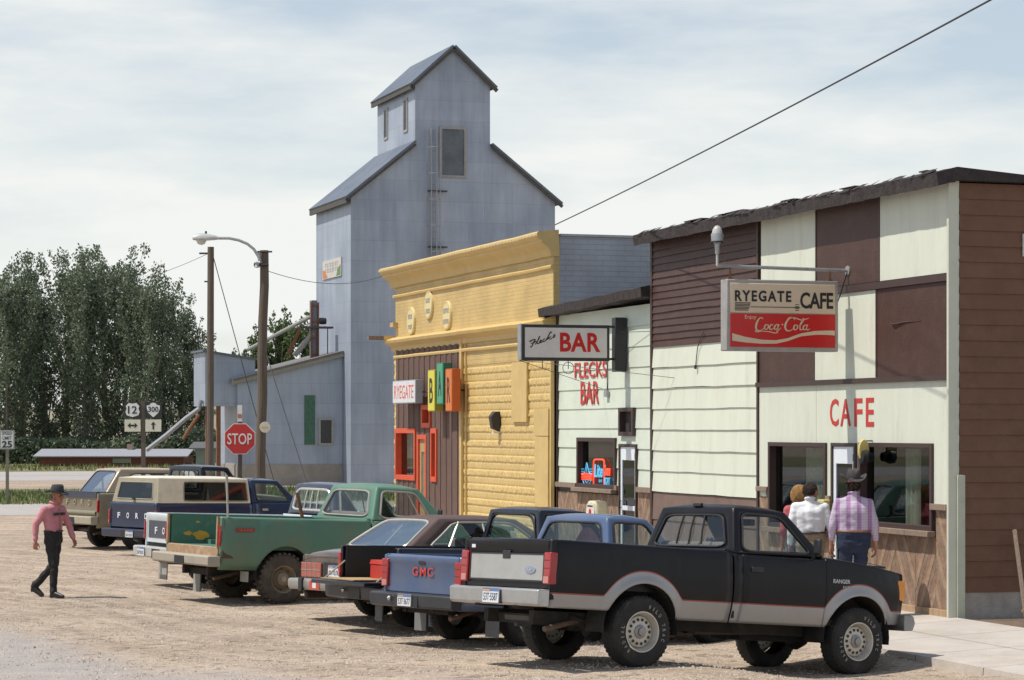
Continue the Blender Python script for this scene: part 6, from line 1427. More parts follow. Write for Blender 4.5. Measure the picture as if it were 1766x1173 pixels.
mb = MB(); mb.box(S.rear-.004, S.rear+.01, -.82, .82, .80, 1.10); pn = mb.build('tailgate_panel', NVY, t, bevel=.006); 
for i, ch in enumerate('FORD'): text('lettering', ch, PLATE, .10, .12, XF((S.rear-.008, .48-i*.32, .93), (0, -1, 0)), pn, .006, bold=.02)
plate(e, S.rear-.215, .62, .57, '', .30, .15)
for sd in (-1, 1): mb = MB(); mb.box(-.86 if sd > 0 else -.6, (-.86 if sd > 0 else -.6)+.02, sd*.8-.2, sd*.8+.16, .08, .46); mb.build('mudflap', M('pale_flap', (.32, .31, .28), .8), e)
# ---- 7. navy pickup with cream topper
S = SP(wb=3.38, hw=.99, r=.37, hz=.40, ra=.44, tw=.22, tr=.84, rim=.2, sill=.46, crease=.92, rail=1.20, belt=1.25, cowl=1.25, hoodf=1.12, nose=4.2, rear=-1.12,
 tumble=.04, under=.08, nt=.05, flare=.02, cr=1.55, cf=2.95, rr=1.62, rf=2.42, hb=.92, hr=.74, roof=1.77, floor=.8, d0=1.7, d1=2.87, tg0=.66, fb=(.5, .7),
 amber=False, mirror=CHROME, handle=CHROME, rimm=CHROME_D, capm=CHROME_D, fbm=CHROME_D, rbulge=.03)
NV2 = paint('deep_blue_paint', (.010, .028, .080), .3, dirt=(.03, .04, .06), damt=.3)
e, t, fs = pickup('navy', 'pickup_truck', 'navy pickup with cream camper topper and white FORD lettering on its tailgate', S, NV2, tg=NV2, bumper=(.44, .63, .98, M('bumper_navy', (.03, .035, .06), .4), .2), lights=(.74, 1.06, .05, .04))
for i, ch in enumerate('FORD'): text('lettering', ch, PLATE, .11, .13, XF((S.rear-.008, .56-i*.37, .93), (0, -1, 0)), t, .006, bold=.03)
plate(e, S.rear-.215, -.2, .52, '', .30, .15)
CRM = M('topper_cream', (.70, .665, .54), .45, var=.05, dirt=(.42, .38, .28), damt=.4); TFR = M('topper_tan', (.30, .27, .20), .6, var=.1)
tp = empty('camper_topper', 'cream camper topper with dark side windows on the navy pickup', 'topper'); tp.matrix_world = e.matrix_basis.copy()
T2 = SP(cr=S.rear+.03, cf=S.cr-.04, rr=S.rear+.12, rf=S.cr-.05, hb=.93, hr=.80, belt=S.rail+.035, cowl=S.rail+.035, roof=1.80, crown=.05, rbulge=.0)
mb = MB(); BR_, FR_, UR_, TR_ = (T2.cr, -T2.hb, T2.belt), (T2.cf, -T2.hb, T2.belt), (T2.rf, -T2.hr, T2.roof), (T2.rr, -T2.hr, T2.roof)
Lf = lambda p: (p[0], -p[1], p[2])
ra1, nn1, g1 = face_hole(mb, (BR_, FR_, UR_, TR_), [(.28, .08), (.97, .08), (.97, .86), (.28, .86)], tr=.04)
ra2, nn2, g2 = face_hole(mb, (Lf(FR_), Lf(BR_), Lf(TR_), Lf(UR_)), [(.03, .08), (.72, .08), (.72, .86), (.03, .86)], tr=.04)
ra3, nn3, g3 = face_hole(mb, (Lf(BR_), BR_, TR_, Lf(TR_)), [(.10, .14), (.90, .14), (.90, .82), (.10, .82)], tr=.05, m=1)
face_hole(mb, (FR_, Lf(FR_), Lf(UR_), UR_), None)
def rfn(u, v): p = bil((TR_, UR_, Lf(UR_), Lf(TR_)))[0](u, v); p.z += .045*(1-(2*v-1)**4)*(1-(2*u-1)**8); return p
mb.grid(rfn, 10, 10)
o = mb.build('shell', [CRM, TFR], tp, weld=True); b = o.modifiers.new('bevel', 'BEVEL'); b.width = .025; b.segments = 2; b.limit_method = 'ANGLE'; b.angle_limit = R(35); sd = o.modifiers.new('solid', 'SOLIDIFY'); sd.thickness = .03; sd.offset = -1
for rg, nn in ((ra1, nn1), (ra2, nn2), (ra3, nn3)): glaze(tp, rg, CGD, TFR, .016, nrm=nn)
m2 = MB(); m2.tube([g1(.74, .14), g1(.74, .84)], .016, 6); m2.build('window_divider', TFR, tp); m2 = MB(); m2.box(T2.cr-.03, T2.cr+.02, -.05, .05, T2.belt+.06, T2.belt+.10); m2.build('latch', BLKP, tp)
# ---- 8. tan pickup
TAN = paint('tan_paint', (.215, .188, .13), .45, dirt=(.28, .25, .19), damt=.4, coat=.2)
S = SP(wb=3.38, hw=1.0, r=.39, hz=.43, ra=.46, tw=.235, tr=.86, rim=.2, sill=.52, crease=.98, rail=1.33, belt=1.38, cowl=1.36, hoodf=1.25, nose=4.3, rear=-1.12,
 tumble=.04, under=.08, nt=.05, flare=.02, cr=1.75, cf=3.05, rr=1.82, rf=2.6, hb=.92, hr=.78, roof=2.02, floor=.88, d0=1.85, d1=3.02, tg0=.80, fb=(.5, .7),
 amber=False, mirror=None, handle=CHROME, rimm=CHROME_D, capm=CHROME_D, fbm=CHROME_D, rbulge=.03)
e, t, fs = pickup('tan', 'pickup_truck', 'tan pickup with embossed FORD tailgate and dark top rail at the far left end', S, TAN, tg=TAN, cabm=BK, seal=BLKP, rear_div=3, bumper=(.60, .80, 1.0, M('bumper_tan', (.36, .32, .24), .6, var=.1), .2), lights=(.9, 1.2, .04, .04))
for i, ch in enumerate('FORD'): text('lettering', ch, M('tan_pale', (.33, .29, .21), .5), .12, .14, XF((S.rear-.008, .56-i*.37, 1.13), (0, -1, 0)), t, .012, bold=.02)
mb = MB(); mb.box(S.rear-.02, S.rear+.07, -.92, .92, S.rail+.032, S.rail+.06); mb.box(S.rear-.022, S.rear+.0, -.9, .9, S.rail-.09, S.rail+.03); mb.build('top_rail', M('rail_navy', (.04, .045, .07), .5), t)
mb = MB(); mb.grid(lambda u, v: (S.rear-.001-.035*math.sin(PI*v), -.88+1.76*u, .82+.12*v), 4, 8); mb.build('tailgate_roll', TAN, t, smooth=True)
# ---- 9. tan wagon with sloping rear glass beyond it
STANDS['wagon'] = (-10.55, 65.5, 36, -.3, .6, 0); STANDS['dark'] = (-7.6, 63.5, 38, -.3, .6, 0)
S = SP(wb=2.8, hw=.92, r=.34, hz=.36, ra=.4, tw=.2, tr=.76, rim=.19, sill=.3, crease=.7, rail=1.1, belt=1.12, cowl=1.12, hoodf=.98, nose=3.6, rear=-1.05, tz0=1.04,
 tumble=.03, under=.07, nt=.06, flare=.0, cr=-.92, cf=2.1, rr=-.35, rf=1.5, hb=.86, hr=.68, roof=1.86, d0=.5, dm=1.2, d1=2.1, rimm=CHROME_D, capm=CHROME_D, crown=.04, rbulge=.03, rgm=CGP)
TN2 = paint('beige_paint', (.40, .31, .21), .4)
e = sedan('wagon', 'beige wagon with steeply raked rear glass parked beyond the tan pickup', S, NVY, TN2); e['category'] = 'car'; e.name = 'station_wagon'
cabin(e, S, TN2, CGL, seal=BLKP, rearhole=[(.05, .05), (.95, .05), (.93, .92), (.07, .92)], sidehole=[(.12, .1), (.86, .1), (.84, .84), (.2, .84)])
under(e, S, S.rear, S.nose)
for x in (0, S.wb):
    for sd in (-1, 1): wheel(e, x, sd*S.tr, sd, S, 'plain')
# ================================================================ shop signs and small fittings
def fthing(name, label, cat, s, d, z, group=None): return empty(name, label, cat, fp(s, d, z), FROT, group)
SCREAM = M('sign_face_cream', (.66, .52, .37), .4, var=.04); SRED = M('sign_face_red', (.55, .012, .010), .35, var=.04); SWHT = M('sign_face_white', (.66, .62, .60), .4, var=.05); SIGNINK = M('sign_ink_black', (.012, .012, .014), .5)
# soft drink cafe sign on its bracket, facing along the street
e = fthing('cafe_sign', 'hanging lit box sign reading RYEGATE CAFE above a red cola panel', 'sign', 2.95, 0, 0)
yl0, yr0, zt0, zb0 = -1.875, -.204, 4.675, 3.70
mb = MB(); mb.box(-.11, .11, yl0, yr0, zb0, zt0); cs_ = mb.build('case', M('sign_case', (.36, .34, .32), .5, metal=.3, var=.12), e, bevel=.012)
cy0, cy1 = yl0+.05, yr0-.05; zm0 = zb0+.055; zsp = 4.215; zt1 = zt0-.05
mb = MB(); mb.box(.10, .118, cy0, cy1, zsp+.005, zt1); mb.build('face_panel', SCREAM, e, bevel=.02); mb = MB(); mb.box(.10, .12, cy0, cy1, zm0, zsp-.005); mb.build('face_panel', SRED, e, bevel=.004)
def SX(y, z, dx=.1215): return XF((dx, y, z), (0, 1, 0))
W_ = cy1-cy0; H1 = zt1-zsp
def syz(px, py): return cy0+(px-455)/(912-455)*W_, None
def zy_(py): # zoomed rows 590..718 cream, 720..880 red
    return zt1-(py-592)/(716-592)*(zt1-zsp) if py < 718 else zsp-(py-720)/(878-720)*(zsp-zm0)
def tx(s, x0, x1, q0, q1, mat, bold=0, shear=0, sp=1.0, n='lettering'):
    a, b = syz(x0, 0)[0], syz(x1, 0)[0]; c, d = zy_(q1), zy_(q0); return text(n, s, mat, b-a, d-c, SX((a+b)/2, (c+d)/2), e, .004, bold, shear, sp)
tx('RYEGATE', 474, 718, 622, 668, SIGNINK, .03, 0, 1.25); tx('CAFE', 757, 902, 626, 694, SIGNINK, .022, .0, .95); tx('Enjoy', 517, 566, 729, 752, SCREAM)
mb = MB(); 
for k in range(6): a, b = syz(474, 0)[0], syz(542-k*2, 0)[0]; zq = zy_(674+k*6); mb.box(.119, .1235, a, b, zq-.005, zq+.005)
a, b = syz(542, 0)[0], syz(757, 0)[0]; zq = zy_(690); mb.box(.119, .1235, a, b, zq-.0045, zq+.0045)
a, b = syz(735, 0)[0], syz(752, 0)[0]
for k in range(4): zq = zy_(678+k*8); mb.box(.119, .1235, a, b, zq-.004, zq+.004)
mb.build('painted_lines', SIGNINK, e)
# wave ribbon
mb = MB(); top = [(462, 815), (520, 832), (590, 844), (650, 846), (700, 836), (760, 812), (820, 800), (870, 797), (909, 797)]; bot = [(462, 850), (520, 858), (590, 863), (650, 862), (700, 850), (760, 826), (820, 818), (870, 817), (909, 820)]
T_t = [mb.p(.1225, syz(a, 0)[0], zy_(b)) for a, b in top]; T_b = [mb.p(.1225, syz(a, 0)[0], zy_(b)) for a, b in bot]
for i in range(len(top)-1): mb.face([T_b[i], T_b[i+1], T_t[i+1], T_t[i]])
mb.build('wave_ribbon', SCREAM, e, fixn=False)
# script lettering drawn as brush strokes in a 240 x 80 box (x right, y up)
def S2(pts, ws): return pts, ws
ST = [([(34, 66), (28, 72), (20, 70), (12, 58), (6, 42), (4, 26), (8, 14), (18, 10), (30, 16), (40, 26)], [3, 5, 4, 8, 10, 9, 7, 5, 3, 2]),           # C
 ([(52, 40), (44, 38), (40, 28), (42, 18), (50, 18), (56, 28), (54, 38), (52, 40), (60, 36)], [3, 5, 7, 5, 4, 6, 4, 3, 2]),
 ([(76, 38), (68, 40), (62, 30), (62, 20), (70, 17), (80, 25)], [4, 4, 7, 6, 4, 2]),
 ([(98, 39), (90, 40), (82, 30), (83, 19), (91, 19), (98, 30)], [4, 4, 7, 5, 4, 4]), ([(101, 42), (96, 28), (97, 19), (103, 18), (110, 26)], [5, 6, 5, 3, 2]),
 ([(112, 41), (118, 41)], [6, 6]),
 ([(168, 64), (160, 74), (148, 72), (136, 60), (128, 42), (127, 26), (132, 15), (142, 11), (154, 16), (162, 24)], [3, 5, 4, 8, 10, 9, 7, 5, 3, 2]),
 ([(135, 60), (138, 70), (150, 76), (172, 72), (196, 64), (214, 68), (226, 74)], [2, 3, 4, 5, 4, 4, 3]),
 ([(176, 40), (167, 38), (163, 28), (165, 18), (173, 18), (179, 28), (177, 38), (176, 40), (184, 36)], [3, 5, 7, 5, 4, 6, 4, 3, 2]),
 ([(186, 28), (196, 46), (206, 66), (204, 72), (198, 62), (190, 38), (189, 22), (194, 17), (202, 24)], [2, 3, 4, 3, 4, 7, 6, 4, 2]),
 ([(219, 38), (211, 40), (203, 30), (204, 19), (212, 19), (219, 30)], [4, 4, 7, 5, 4, 4]), ([(222, 42), (217, 28), (218, 19), (224, 17), (231, 24)], [5, 6, 5, 4, 2]),
 ([(6, 16), (2, 8), (10, 4), (30, 8), (60, 6), (84, 0), (96, 4), (90, 10), (100, 12)], [3, 5, 4, 3, 4, 4, 3, 3, 2])]
a0, a1, b0, b1 = syz(560, 0)[0], syz(803, 0)[0], zy_(812), zy_(735)
mb = MB(); kx, ky = (a1-a0)/235, (b1-b0)/78; TT = XF((.1212, a0, b0), (0, 1, 0))
for pts, ws in ST: brush(mb, [(x*kx, y*ky) for x, y in pts], [w*kx*.82 for w in ws], TT, .003)
mb.build('script_lettering', SCREAM, e, fixn=True)
BAR_ = M('bracket_pipe', (.33, .33, .33), .5, metal=.5, var=.15)
mb = MB(); mb.tube([(0, -1.97, 4.86), (0, .02, 4.83)], .024, 8); mb.lathe([(0, -.0), (.07, 0), (.07, -.02), (0, -.02)], 'y', (0, 0, 4.83), 12); mb.build('bracket', BAR_, e)
for yy in (-1.78, -.28): mb = MB(); mb.tube([(0, yy, 4.84), (0, yy, zt0)], .014, 6); mb.box(-.03, .03, yy-.03, yy+.03, zt0, zt0+.03); mb.build('hanger', RUST, e)
mb = MB(); mb.tube([(0, -.02, 4.80), (0, -.12, 4.5), (.0, -.2, 4.3), (.0, -.2, 4.15)], .008, 5); mb.build('power_cord', BLKP, e)
# yard light fixture standing over the bracket's outer end
e = fthing('yard_light', 'galvanised jar lamp on a stub pipe above the cafe sign bracket', 'lamp', 2.95, 1.97, 4.86)
mb = MB(); mb.tube([(0, 0, 0), (0, 0, .16)], .018, 8); mb.build('stem', M('stem_pale', (.5, .48, .45), .5), e)
mb = MB(); mb.lathe([(0, .16), (.028, .16), (.035, .3), (.08, .33), (.085, .42), (.08, .44), (0, .44)], 'z', (0, 0, 0), 16); mb.build('socket', GALV, e, smooth=True, ang=40)
mb = MB(); mb.lathe([(.078, .44), (.08, .52), (.06, .62), (.03, .66), (0, .67)], 'z', (0, 0, -.12), 16); mb.build('globe', M('globe_glass', (.45, .43, .4), .2), e, smooth=True)
mb = MB(); mb.lathe([(.088, .41), (.092, .415), (.092, .43), (.088, .435)], 'z', (0, 0, -.1), 16); mb.build('collar', BLKP, e)
# bar sign
e = fthing('bar_sign', 'white projecting box sign with red BAR and small black script', 'sign', 11.8, 0, 0)
mb = MB(); mb.box(-.10, .10, -1.853, -.257, 3.80, 4.42); mb.build('case', M('black_case', (.03, .032, .035), .5, var=.2), e, bevel=.008)
mb = MB(); mb.box(-.09, .09, -1.87, -1.855, 3.81, 4.43); mb.build('end_plate', GALV, e)
mb = MB(); mb.box(.095, .108, -1.80, -.31, 3.855, 4.365); mb.build('face_panel', SWHT, e)
text('lettering', 'BAR', SRED, .74, .33, XF((.109, -.80, 4.12), (0, 1, 0)), e, .005, bold=.03, spacing=1.05)
FL = [([(0, 26), (8, 32), (20, 33), (14, 20), (8, 4), (2, 2)], 3), ([(5, 18), (14, 19), (24, 24)], 2.4), ([(20, 10), (26, 20), (34, 36), (36, 44), (32, 36), (27, 18), (29, 10), (35, 14)], 2.4), ([(35, 14), (42, 22), (39, 26), (36, 18), (40, 13), (47, 18)], 2.4), ([(55, 28), (50, 27), (47, 20), (51, 15), (58, 21)], 2.4),
 ([(58, 21), (64, 32), (72, 50), (74, 56), (70, 48), (64, 30), (62, 20)], 2.4), ([(76, 34), (66, 28), (74, 22), (80, 26)], 2.4), ([(78, 56), (76, 50)], 2.6), ([(82, 26), (87, 40), (90, 36), (88, 28), (82, 26)], 2.4)]
mb = MB(); k_ = .47/92
for pts, w_ in FL: brush(mb, [(x*k_, (y*.62+x*.16)*k_*1.15) for x, y in pts], [w_*k_*1.25]*len(pts), XF((.109, -1.72, 4.02), (0, 1, 0)), .003)
mb.build('script_lettering', SIGNINK, e)
for zz in (3.84, 4.40): mb = MB(); mb.tube([(0, -.26, zz), (0, .02, zz)], .022, 6); mb.build('arm', BLK, e)
mb = MB(); mb.box(-.09, .09, -.15, .06, 3.62, 4.56); mb.build('mount_box', BLK, e, bevel=.01)
for a, b in (((-.02, -1.86, 3.81), (2.6, .08, 3.45)), ((.0, -1.86, 3.80), (-1.2, .08, 3.35)), ((0, -.1, 4.3), (1.2, .08, 4.28))): mb = MB(); mb.tube([a, b], .005, 4); mb.build('stay_wire', BLK, e)
mb = MB(); 
for yy in (-1.45, -.98): mb.tube([(0, yy, 3.8), (0, yy, 3.66)], .007, 5)
mb.tube([(0, -.98+.1*math.cos(2*PI*k/16), 3.68+.1*math.sin(2*PI*k/16)) for k in range(17)], .006, 5); mb.build('tube_holder', BLK, e)
e = fthing('conduit', 'thin conduit and grey outlet box running down the bar wall beside the painted FLECKS lettering', 'conduit', s_of(1041), 0, 0)
mb = MB(); mb.tube([(0, .07, 4.0), (.0, .07, fz(1041, 676))], .010, 6); mb.build('pipe', BLK, e); mb = MB(); zq = fz(1041, 676); mb.box(-.07, .07, .03, .075, zq-.09, zq+.03); mb.build('outlet_box', GALV, e)
mb = MB(); 
# RYEGATE box and the three letter boxes of the yellow building
def letterbox(name, par, x0, x1, z0, z1, y0, y1, mat, side, txt, tmat, fw=.62, fh=.66, n='lettering', bold=0, shear=0):
    mb = MB(); mb.box(x0, x1, y0+.006, y1, z0, z1); o = mb.build(name, side, par, bevel=.006); mb = MB(); mb.box(x0+.02, x1-.02, y0, y0+.012, z0+.02, z1-.02); mb.build('face_panel', mat, o)
    text(n, txt, tmat, (x1-x0)*fw, (z1-z0)*fh, XF(((x0+x1)/2, y0-.001, (z0+z1)/2)), o, .004, bold, shear); return o
D_ = .40
a, b = -s_of(677, d=D_), -s_of(716, d=D_); e = fthing('ryegate_sign', 'white box sign with red RYEGATE lettering on the brown boards', 'sign', 0, 0, 0)
letterbox('case', e, a, b, fz(697, 696, D_), fz(697, 656, D_), -D_, -D_+.17, M('white_tin', (.62, .63, .66), .5, var=.06), M('grey_tin_case', (.33, .34, .36), .5, var=.12), 'RYEGATE', M('orange_red', (.62, .11, .05), .5), .86, .58, shear=.1)
mb = MB(); mb.tube([(b-.1, -D_+.1, fz(716, 676, D_)), (b+.1, .0, fz(716, 676, D_))], .02, 6); mb.tube([(a+.3, -D_+.1, fz(700, 676, D_)), (a+.3, .0, fz(700, 676, D_))], .02, 6); mb.build('bracket', BLK, e)
e = fthing('bar_letter_sign', 'three tall yellow, green and orange letter boxes spelling BAR', 'sign', 0, 0, 0)
for ch, p0, p1, q0, q1, cf_, cs2 in (('B', 737.6, 749.5, 638, 709.6, (.62, .56, .05), (.36, .31, .04)), ('A', 753, 763.8, 625.8, 697.4, (.05, .30, .17), (.035, .17, .10)), ('R', 768, 779.3, 636, 709.6, (.62, .16, .03), (.46, .10, .02))):
    d__ = .36; a, b = -s_of(p0, d=d__), -s_of(p1, d=d__); pm = (p0+p1)/2
    letterbox('letter_box', e, a, b, fz(pm, q1, d__), fz(pm, q0, d__), -d__, -d__+.19, M('box_face_'+ch, cf_, .45, var=.06), M('box_side_'+ch, cs2, .5, var=.1), ch, SIGNINK, .50, .60, bold=.02)
    mb = MB(); mb.tube([((a+b)/2, -d__+.15, fz(pm, (q0+q1)/2, d__)), ((a+b)/2, .0, fz(pm, (q0+q1)/2, d__))], .02, 6); mb.build('bracket', BLK, e)
mb = MB(); mb = None
# round painted discs on the yellow front
OVM = M('disc_cream', (.66, .56, .30), .6, var=.05)
for (px, py, t1, t2, t3, lab) in ((711, 554, 'CHICKEN', '&', 'SHRIMP', 'lowest, leftmost of three round cream signs on the yellow front'), (741.5, 526, 'EAT', 'HERE', 'DAILY', 'highest, middle one of three round cream signs on the yellow front'), (773, 544, 'BEVERAGE', '&', 'SANDWICH', 'rightmost of three round cream signs on the yellow front')):
    sx_, zz = s_of(px), fz(px, py); e = fthing('round_sign', lab, 'sign', sx_, 0, zz, 'round signs on the yellow front')
    mb = MB(); mb.lathe([(0, -.05), (.30, -.05), (.305, -.04), (.305, 0)], 'y', (0, 0, 0), 32); ov_ = mb.build('disc', OVM, e)
    mb = MB(); mb.lathe([(.27, -.052), (.285, -.054), (.29, -.05)], 'y', (0, 0, 0), 32); mb.build('rim', YP, e)
    INK = M('faded_ink', (.24, .24, .28), .7)
    for i, zq in enumerate((.11, -.12)): marks('lettering', INK, (.34, .26, .42)[int(px) % 3], .13, XF((0, -.050, zq)), ov_, (6, 5, 8)[int(px) % 3], .004, i+int(px))
# wall lamp on the rockface tin
e = fthing('wall_lamp', 'dark box lamp on the yellow rockface wall', 'lamp', s_of(861), 0, fz(861, 727))
mb = MB(); mb.prism([(0, -.2), (-.16, -.14), (-.2, .1), (-.12, .2), (0, .2)], 'x', -.09, .09); mb.build('housing', M('lamp_dark', (.035, .03, .03), .6), e, bevel=.01); mb = MB(); mb.box(-.06, .06, -.14, -.0, -.235, -.2); mb.build('lens', LWH, e)
# neon tubes in the bar window
def neon(col, k=3.0):
    return M('neon_%d_%d' % (int(col[0]*100), int(col[2]*100)), col, .4, var=.0, emit=k)
NR, NB, NO = neon((1, .07, .03), 1.1), neon((.08, .38, .60), .6), neon((.95, .12, .04), 1.6)
def Nn(px, py): return -s_of(px, d=-.11), fz(px, py, -.11)
def ntube(par, pts, r, m, name='glowing_tube'): mb = MB(); mb.tube([(a, 0, b) for a, b in pts], r, 6); return mb.build(name, m, par)
yN = .05
def nthing(lab): 
    e = empty('neon_sign', lab, 'neon sign', fp(0, -yN-.06, 0), FROT, 'neon signs in the bar window'); return e
e = nthing('blue and red star shaped neon sign, leftmost in the bar window')
ntube(e, [Nn(1012, 798), Nn(1008.5, 815), Nn(1004, 818)], .010, NB); ntube(e, [Nn(1012, 798), Nn(1016, 815), Nn(1021, 818)], .010, NB); ntube(e, [Nn(1012, 805), Nn(1012, 815)], .009, NB)
for q in (809, 813, 817): ntube(e, [Nn(1003, q), Nn(1007, q)], .008, NB); ntube(e, [Nn(1017, q), Nn(1021.5, q)], .008, NB)
ntube(e, [Nn(1005.5, 829), Nn(1008, 836), Nn(1012, 839), Nn(1016, 836), Nn(1019, 829)], .011, NB); ntube(e, [Nn(1009, 829), Nn(1012, 833), Nn(1015, 829)], .008, NB)
a, b = Nn(1003.5, 828), Nn(1021, 816); mb = MB(); mb.box(a[0], b[0], -.0, .01, a[1], b[1]); 

for k in range(5): zq = a[1]+(b[1]-a[1])*(k+.5)/5; ntube(e, [(a[0], zq), (b[0], zq)], .011, NR)
e = nthing('red rounded frame neon sign around blue Lite script in the bar window')
pr = []
for (cx_, cy_, a_) in ((1027, 797, 180), (1039, 797, 90), (1039, 836, 0), (1027, 836, -90)):
    for k in range(5): an = R(a_-k*22.5); pr.append(Nn(cx_+3.2*math.cos(an), cy_-4.5*math.sin(an)))
pr.append(pr[0]); ntube(e, pr, .014, NR)
a, b = Nn(1026, 823), Nn(1040.5, 801); text('lettering', 'Lite', NB, b[0]-a[0], b[1]-a[1], XF(((a[0]+b[0])/2, -.01, (a[1]+b[1])/2)), e, .012, .02, .15); a, b = Nn(1034, 832), Nn(1040, 826); marks('lettering', NB, b[0]-a[0], b[1]-a[1], XF(((a[0]+b[0])/2, -.01, (a[1]+b[1])/2)), e, 4, .008)
e = nthing('red and pale blue lettered neon sign at the right side of the bar window')
a, b = Nn(1042.5, 820), Nn(1053, 802); text('lettering', 'Coors', NR, b[0]-a[0], b[1]-a[1], XF(((a[0]+b[0])/2, -.01, (a[1]+b[1])/2)), e, .012, .02, .15); a, b = Nn(1043, 837), Nn(1053, 824); text('lettering', 'LIGHT', NB, b[0]-a[0], b[1]-a[1], XF(((a[0]+b[0])/2, -.01, (a[1]+b[1])/2)), e, .01, .0); ntube(e, [Nn(1042.5, 840), Nn(1053, 840)], .008, NR)
# small framed light in the yellow building's window
e = empty('window_sign', 'small orange rimmed dark sign inside the orange framed window', 'sign', fp(0, -.15, 0), FROT)
a, b = (-s_of(704.5), fz(710, 803)), (-s_of(716), fz(710, 769)); mb = MB(); framebox(mb, a[0], b[0], a[1], b[1], -.0, .04, .06); mb.build('frame', OR, e); mb = MB(); mb.box(a[0]+.05, b[0]-.05, .01, .03, a[1]+.05, b[1]-.05); mb.build('face_panel', M('teal_dark', (.03, .09, .10), .4), e)
# plank sticking out of the yellow building's far corner
e = fthing('timber_bracket', 'weathered plank sticking out left of the yellow cornice corner', 'plank', 26.5, 0, 0)
zq = z_of(583, Yd(26.4)); mb = MB(); mb.T = Matrix.Rotation(PI, 4, 'Z') @ Matrix.Identity(4); mb.box(.1, .2, -.2, .6, zq-.04, zq+.04); mb.T = None; mb.box(-.12, -.02, -.62, .3, zq-.045, zq+.045); mb.build('plank', WOOD, e); mb = MB(); mb.box(-.13, -.01, -.25, .0, zq-.05, zq+.05); mb.build('painted_end', YP, e)
# oval plaque and dark lamp over the cafe door, cream box beside it
e = fthing('oval_sign', 'yellow oval sign hanging over the cafe door', 'sign', s_of(1489, d=.14), .14, fz(1489, 777, .14))
mb = MB(); mb.lathe([(0, .03), (.12, .03), (.13, .015), (.13, -.015), (.12, -.03), (0, -.03)], 'x', (0, 0, 0), 28)
for i, v in enumerate(mb.v): mb.v[i] = (v[0], v[1]*.60, v[2]*1.2)
mb.build('disc', M('oval_yellow', (.55, .45, .16), .5, var=.08, dirt=(.4, .2, .1), dscale=12, damt=.5), e, smooth=True, ang=40); mb = MB(); mb.tube([(0, 0, .13), (0, .14, .13)], .01, 6); mb.build('bracket', BLK, e)
e = fthing('door_lamp', 'dark globe lamp right of the cafe door top', 'lamp', s_of(1505), 0, fz(1505, 788)); mb = MB(); mb.lathe([(0, 0), (.06, 0), (.07, -.05), (.1, -.1), (.09, -.18), (0, -.2)], 'y', (0, 0, 0), 14); mb.build('shade', BLK, e, smooth=True); mb = MB(); mb.tube([(0, 0, 0), (0, -.05, .06)], .015, 6); mb.build('arm', BLK, e)
e = fthing('notice_box', 'small yellow box fixed by the cafe door jamb', 'box', s_of(1421, d=.1), .1, fz(1421, 875, .1)); mb = MB(); mb.box(-.1, .1, -.06, .06, -.13, .11); mb.build('box', M('box_yellow', (.55, .46, .16), .5), e, bevel=.015); mb = MB(); mb.box(-.07, .07, -.065, -.058, -.02, .07); mb.build('label_plate', PLATE, e)
# cream machine outside the bar
e = fthing('newspaper_box', 'cream rounded vending box with amber edges outside the bar window', 'vending box', s_of(1035, d=.4), .35, .22)
mb = MB(); mb.prism([(-.22, 0), (.22, 0), (.23, 1.02), (.18, 1.17), (-.18, 1.17), (-.23, 1.02)], 'y', -.22, .02); mb.build('body', M('vending_cream', (.62, .55, .38), .5, var=.06), e, bevel=.04, seg=3)
mb = MB(); mb.prism([(-.19, .1), (.19, .1), (.20, 1.0), (.16, 1.12), (-.16, 1.12), (-.20, 1.0)], 'y', -.235, -.222); f_ = mb.build('door', M('vending_white', (.68, .66, .6), .5), e); mb = MB(); mb.lathe([(0, -.245), (.05, -.245), (.06, -.236)], 'y', (.0, 0, .98), 16); mb.build('red_badge', SRED, f_)
mb = MB(); mb.box(-.13, .13, -.24, -.235, 1.07, 1.095); mb.build('coin_slot', BLK, f_)
mb = MB(); mb.T = Matrix.Rotation(PI/2, 4, 'Z') @ Matrix.Identity(4)
mb.T = None
e['label'] = 'cream rounded vending box with amber edges outside the bar window'
# loose cord on the cafe siding
e = fthing('loose_cord', 'black cord with a plug hanging on the cream lap siding left of the cafe sign', 'cord', s_of(1210), 0, 0)
mb = MB(); a = [(-s_of(px)+s_of(1210), -.04, fz(px, py)) for px, py in ((1218, 572), (1213, 580), (1207, 600), (1205, 618), (1204, 630))]; mb.tube(a, .008, 5); mb.build('cable', BLK, e); mb = MB(); q = a[-1]; mb.box(q[0]-.02, q[0]+.02, -.06, -.03, q[2]-.06, q[2]); mb.build('plug', BLK, e)
# far right edge: leaning plank and torn cardboard at the side wall
e = empty('leaning_plank', 'grey plank leaning on the brown side wall at the right edge', 'plank', (6.47, 30.6, .2)); mb = MB(); mb.tube([(0, 0, 0), (-.06, .45, 1.15)], .03, 5); mb.build('plank', WOOD, e)
e = empty('cardboard_sheet', 'torn yellow cardboard lying against the brown wall at the right edge', 'cardboard', (6.55, 30.3, .25)); mb = MB(); mb.prism([(-.22, .12), (-.10, .0), (.1, -.02), (.3, .05), (.3, .28), (.12, .24), (.0, .17), (-.12, .2)], 'y', -.02, .0); mb.build('sheet', M('cardboard', (.45, .32, .14), .8), e)
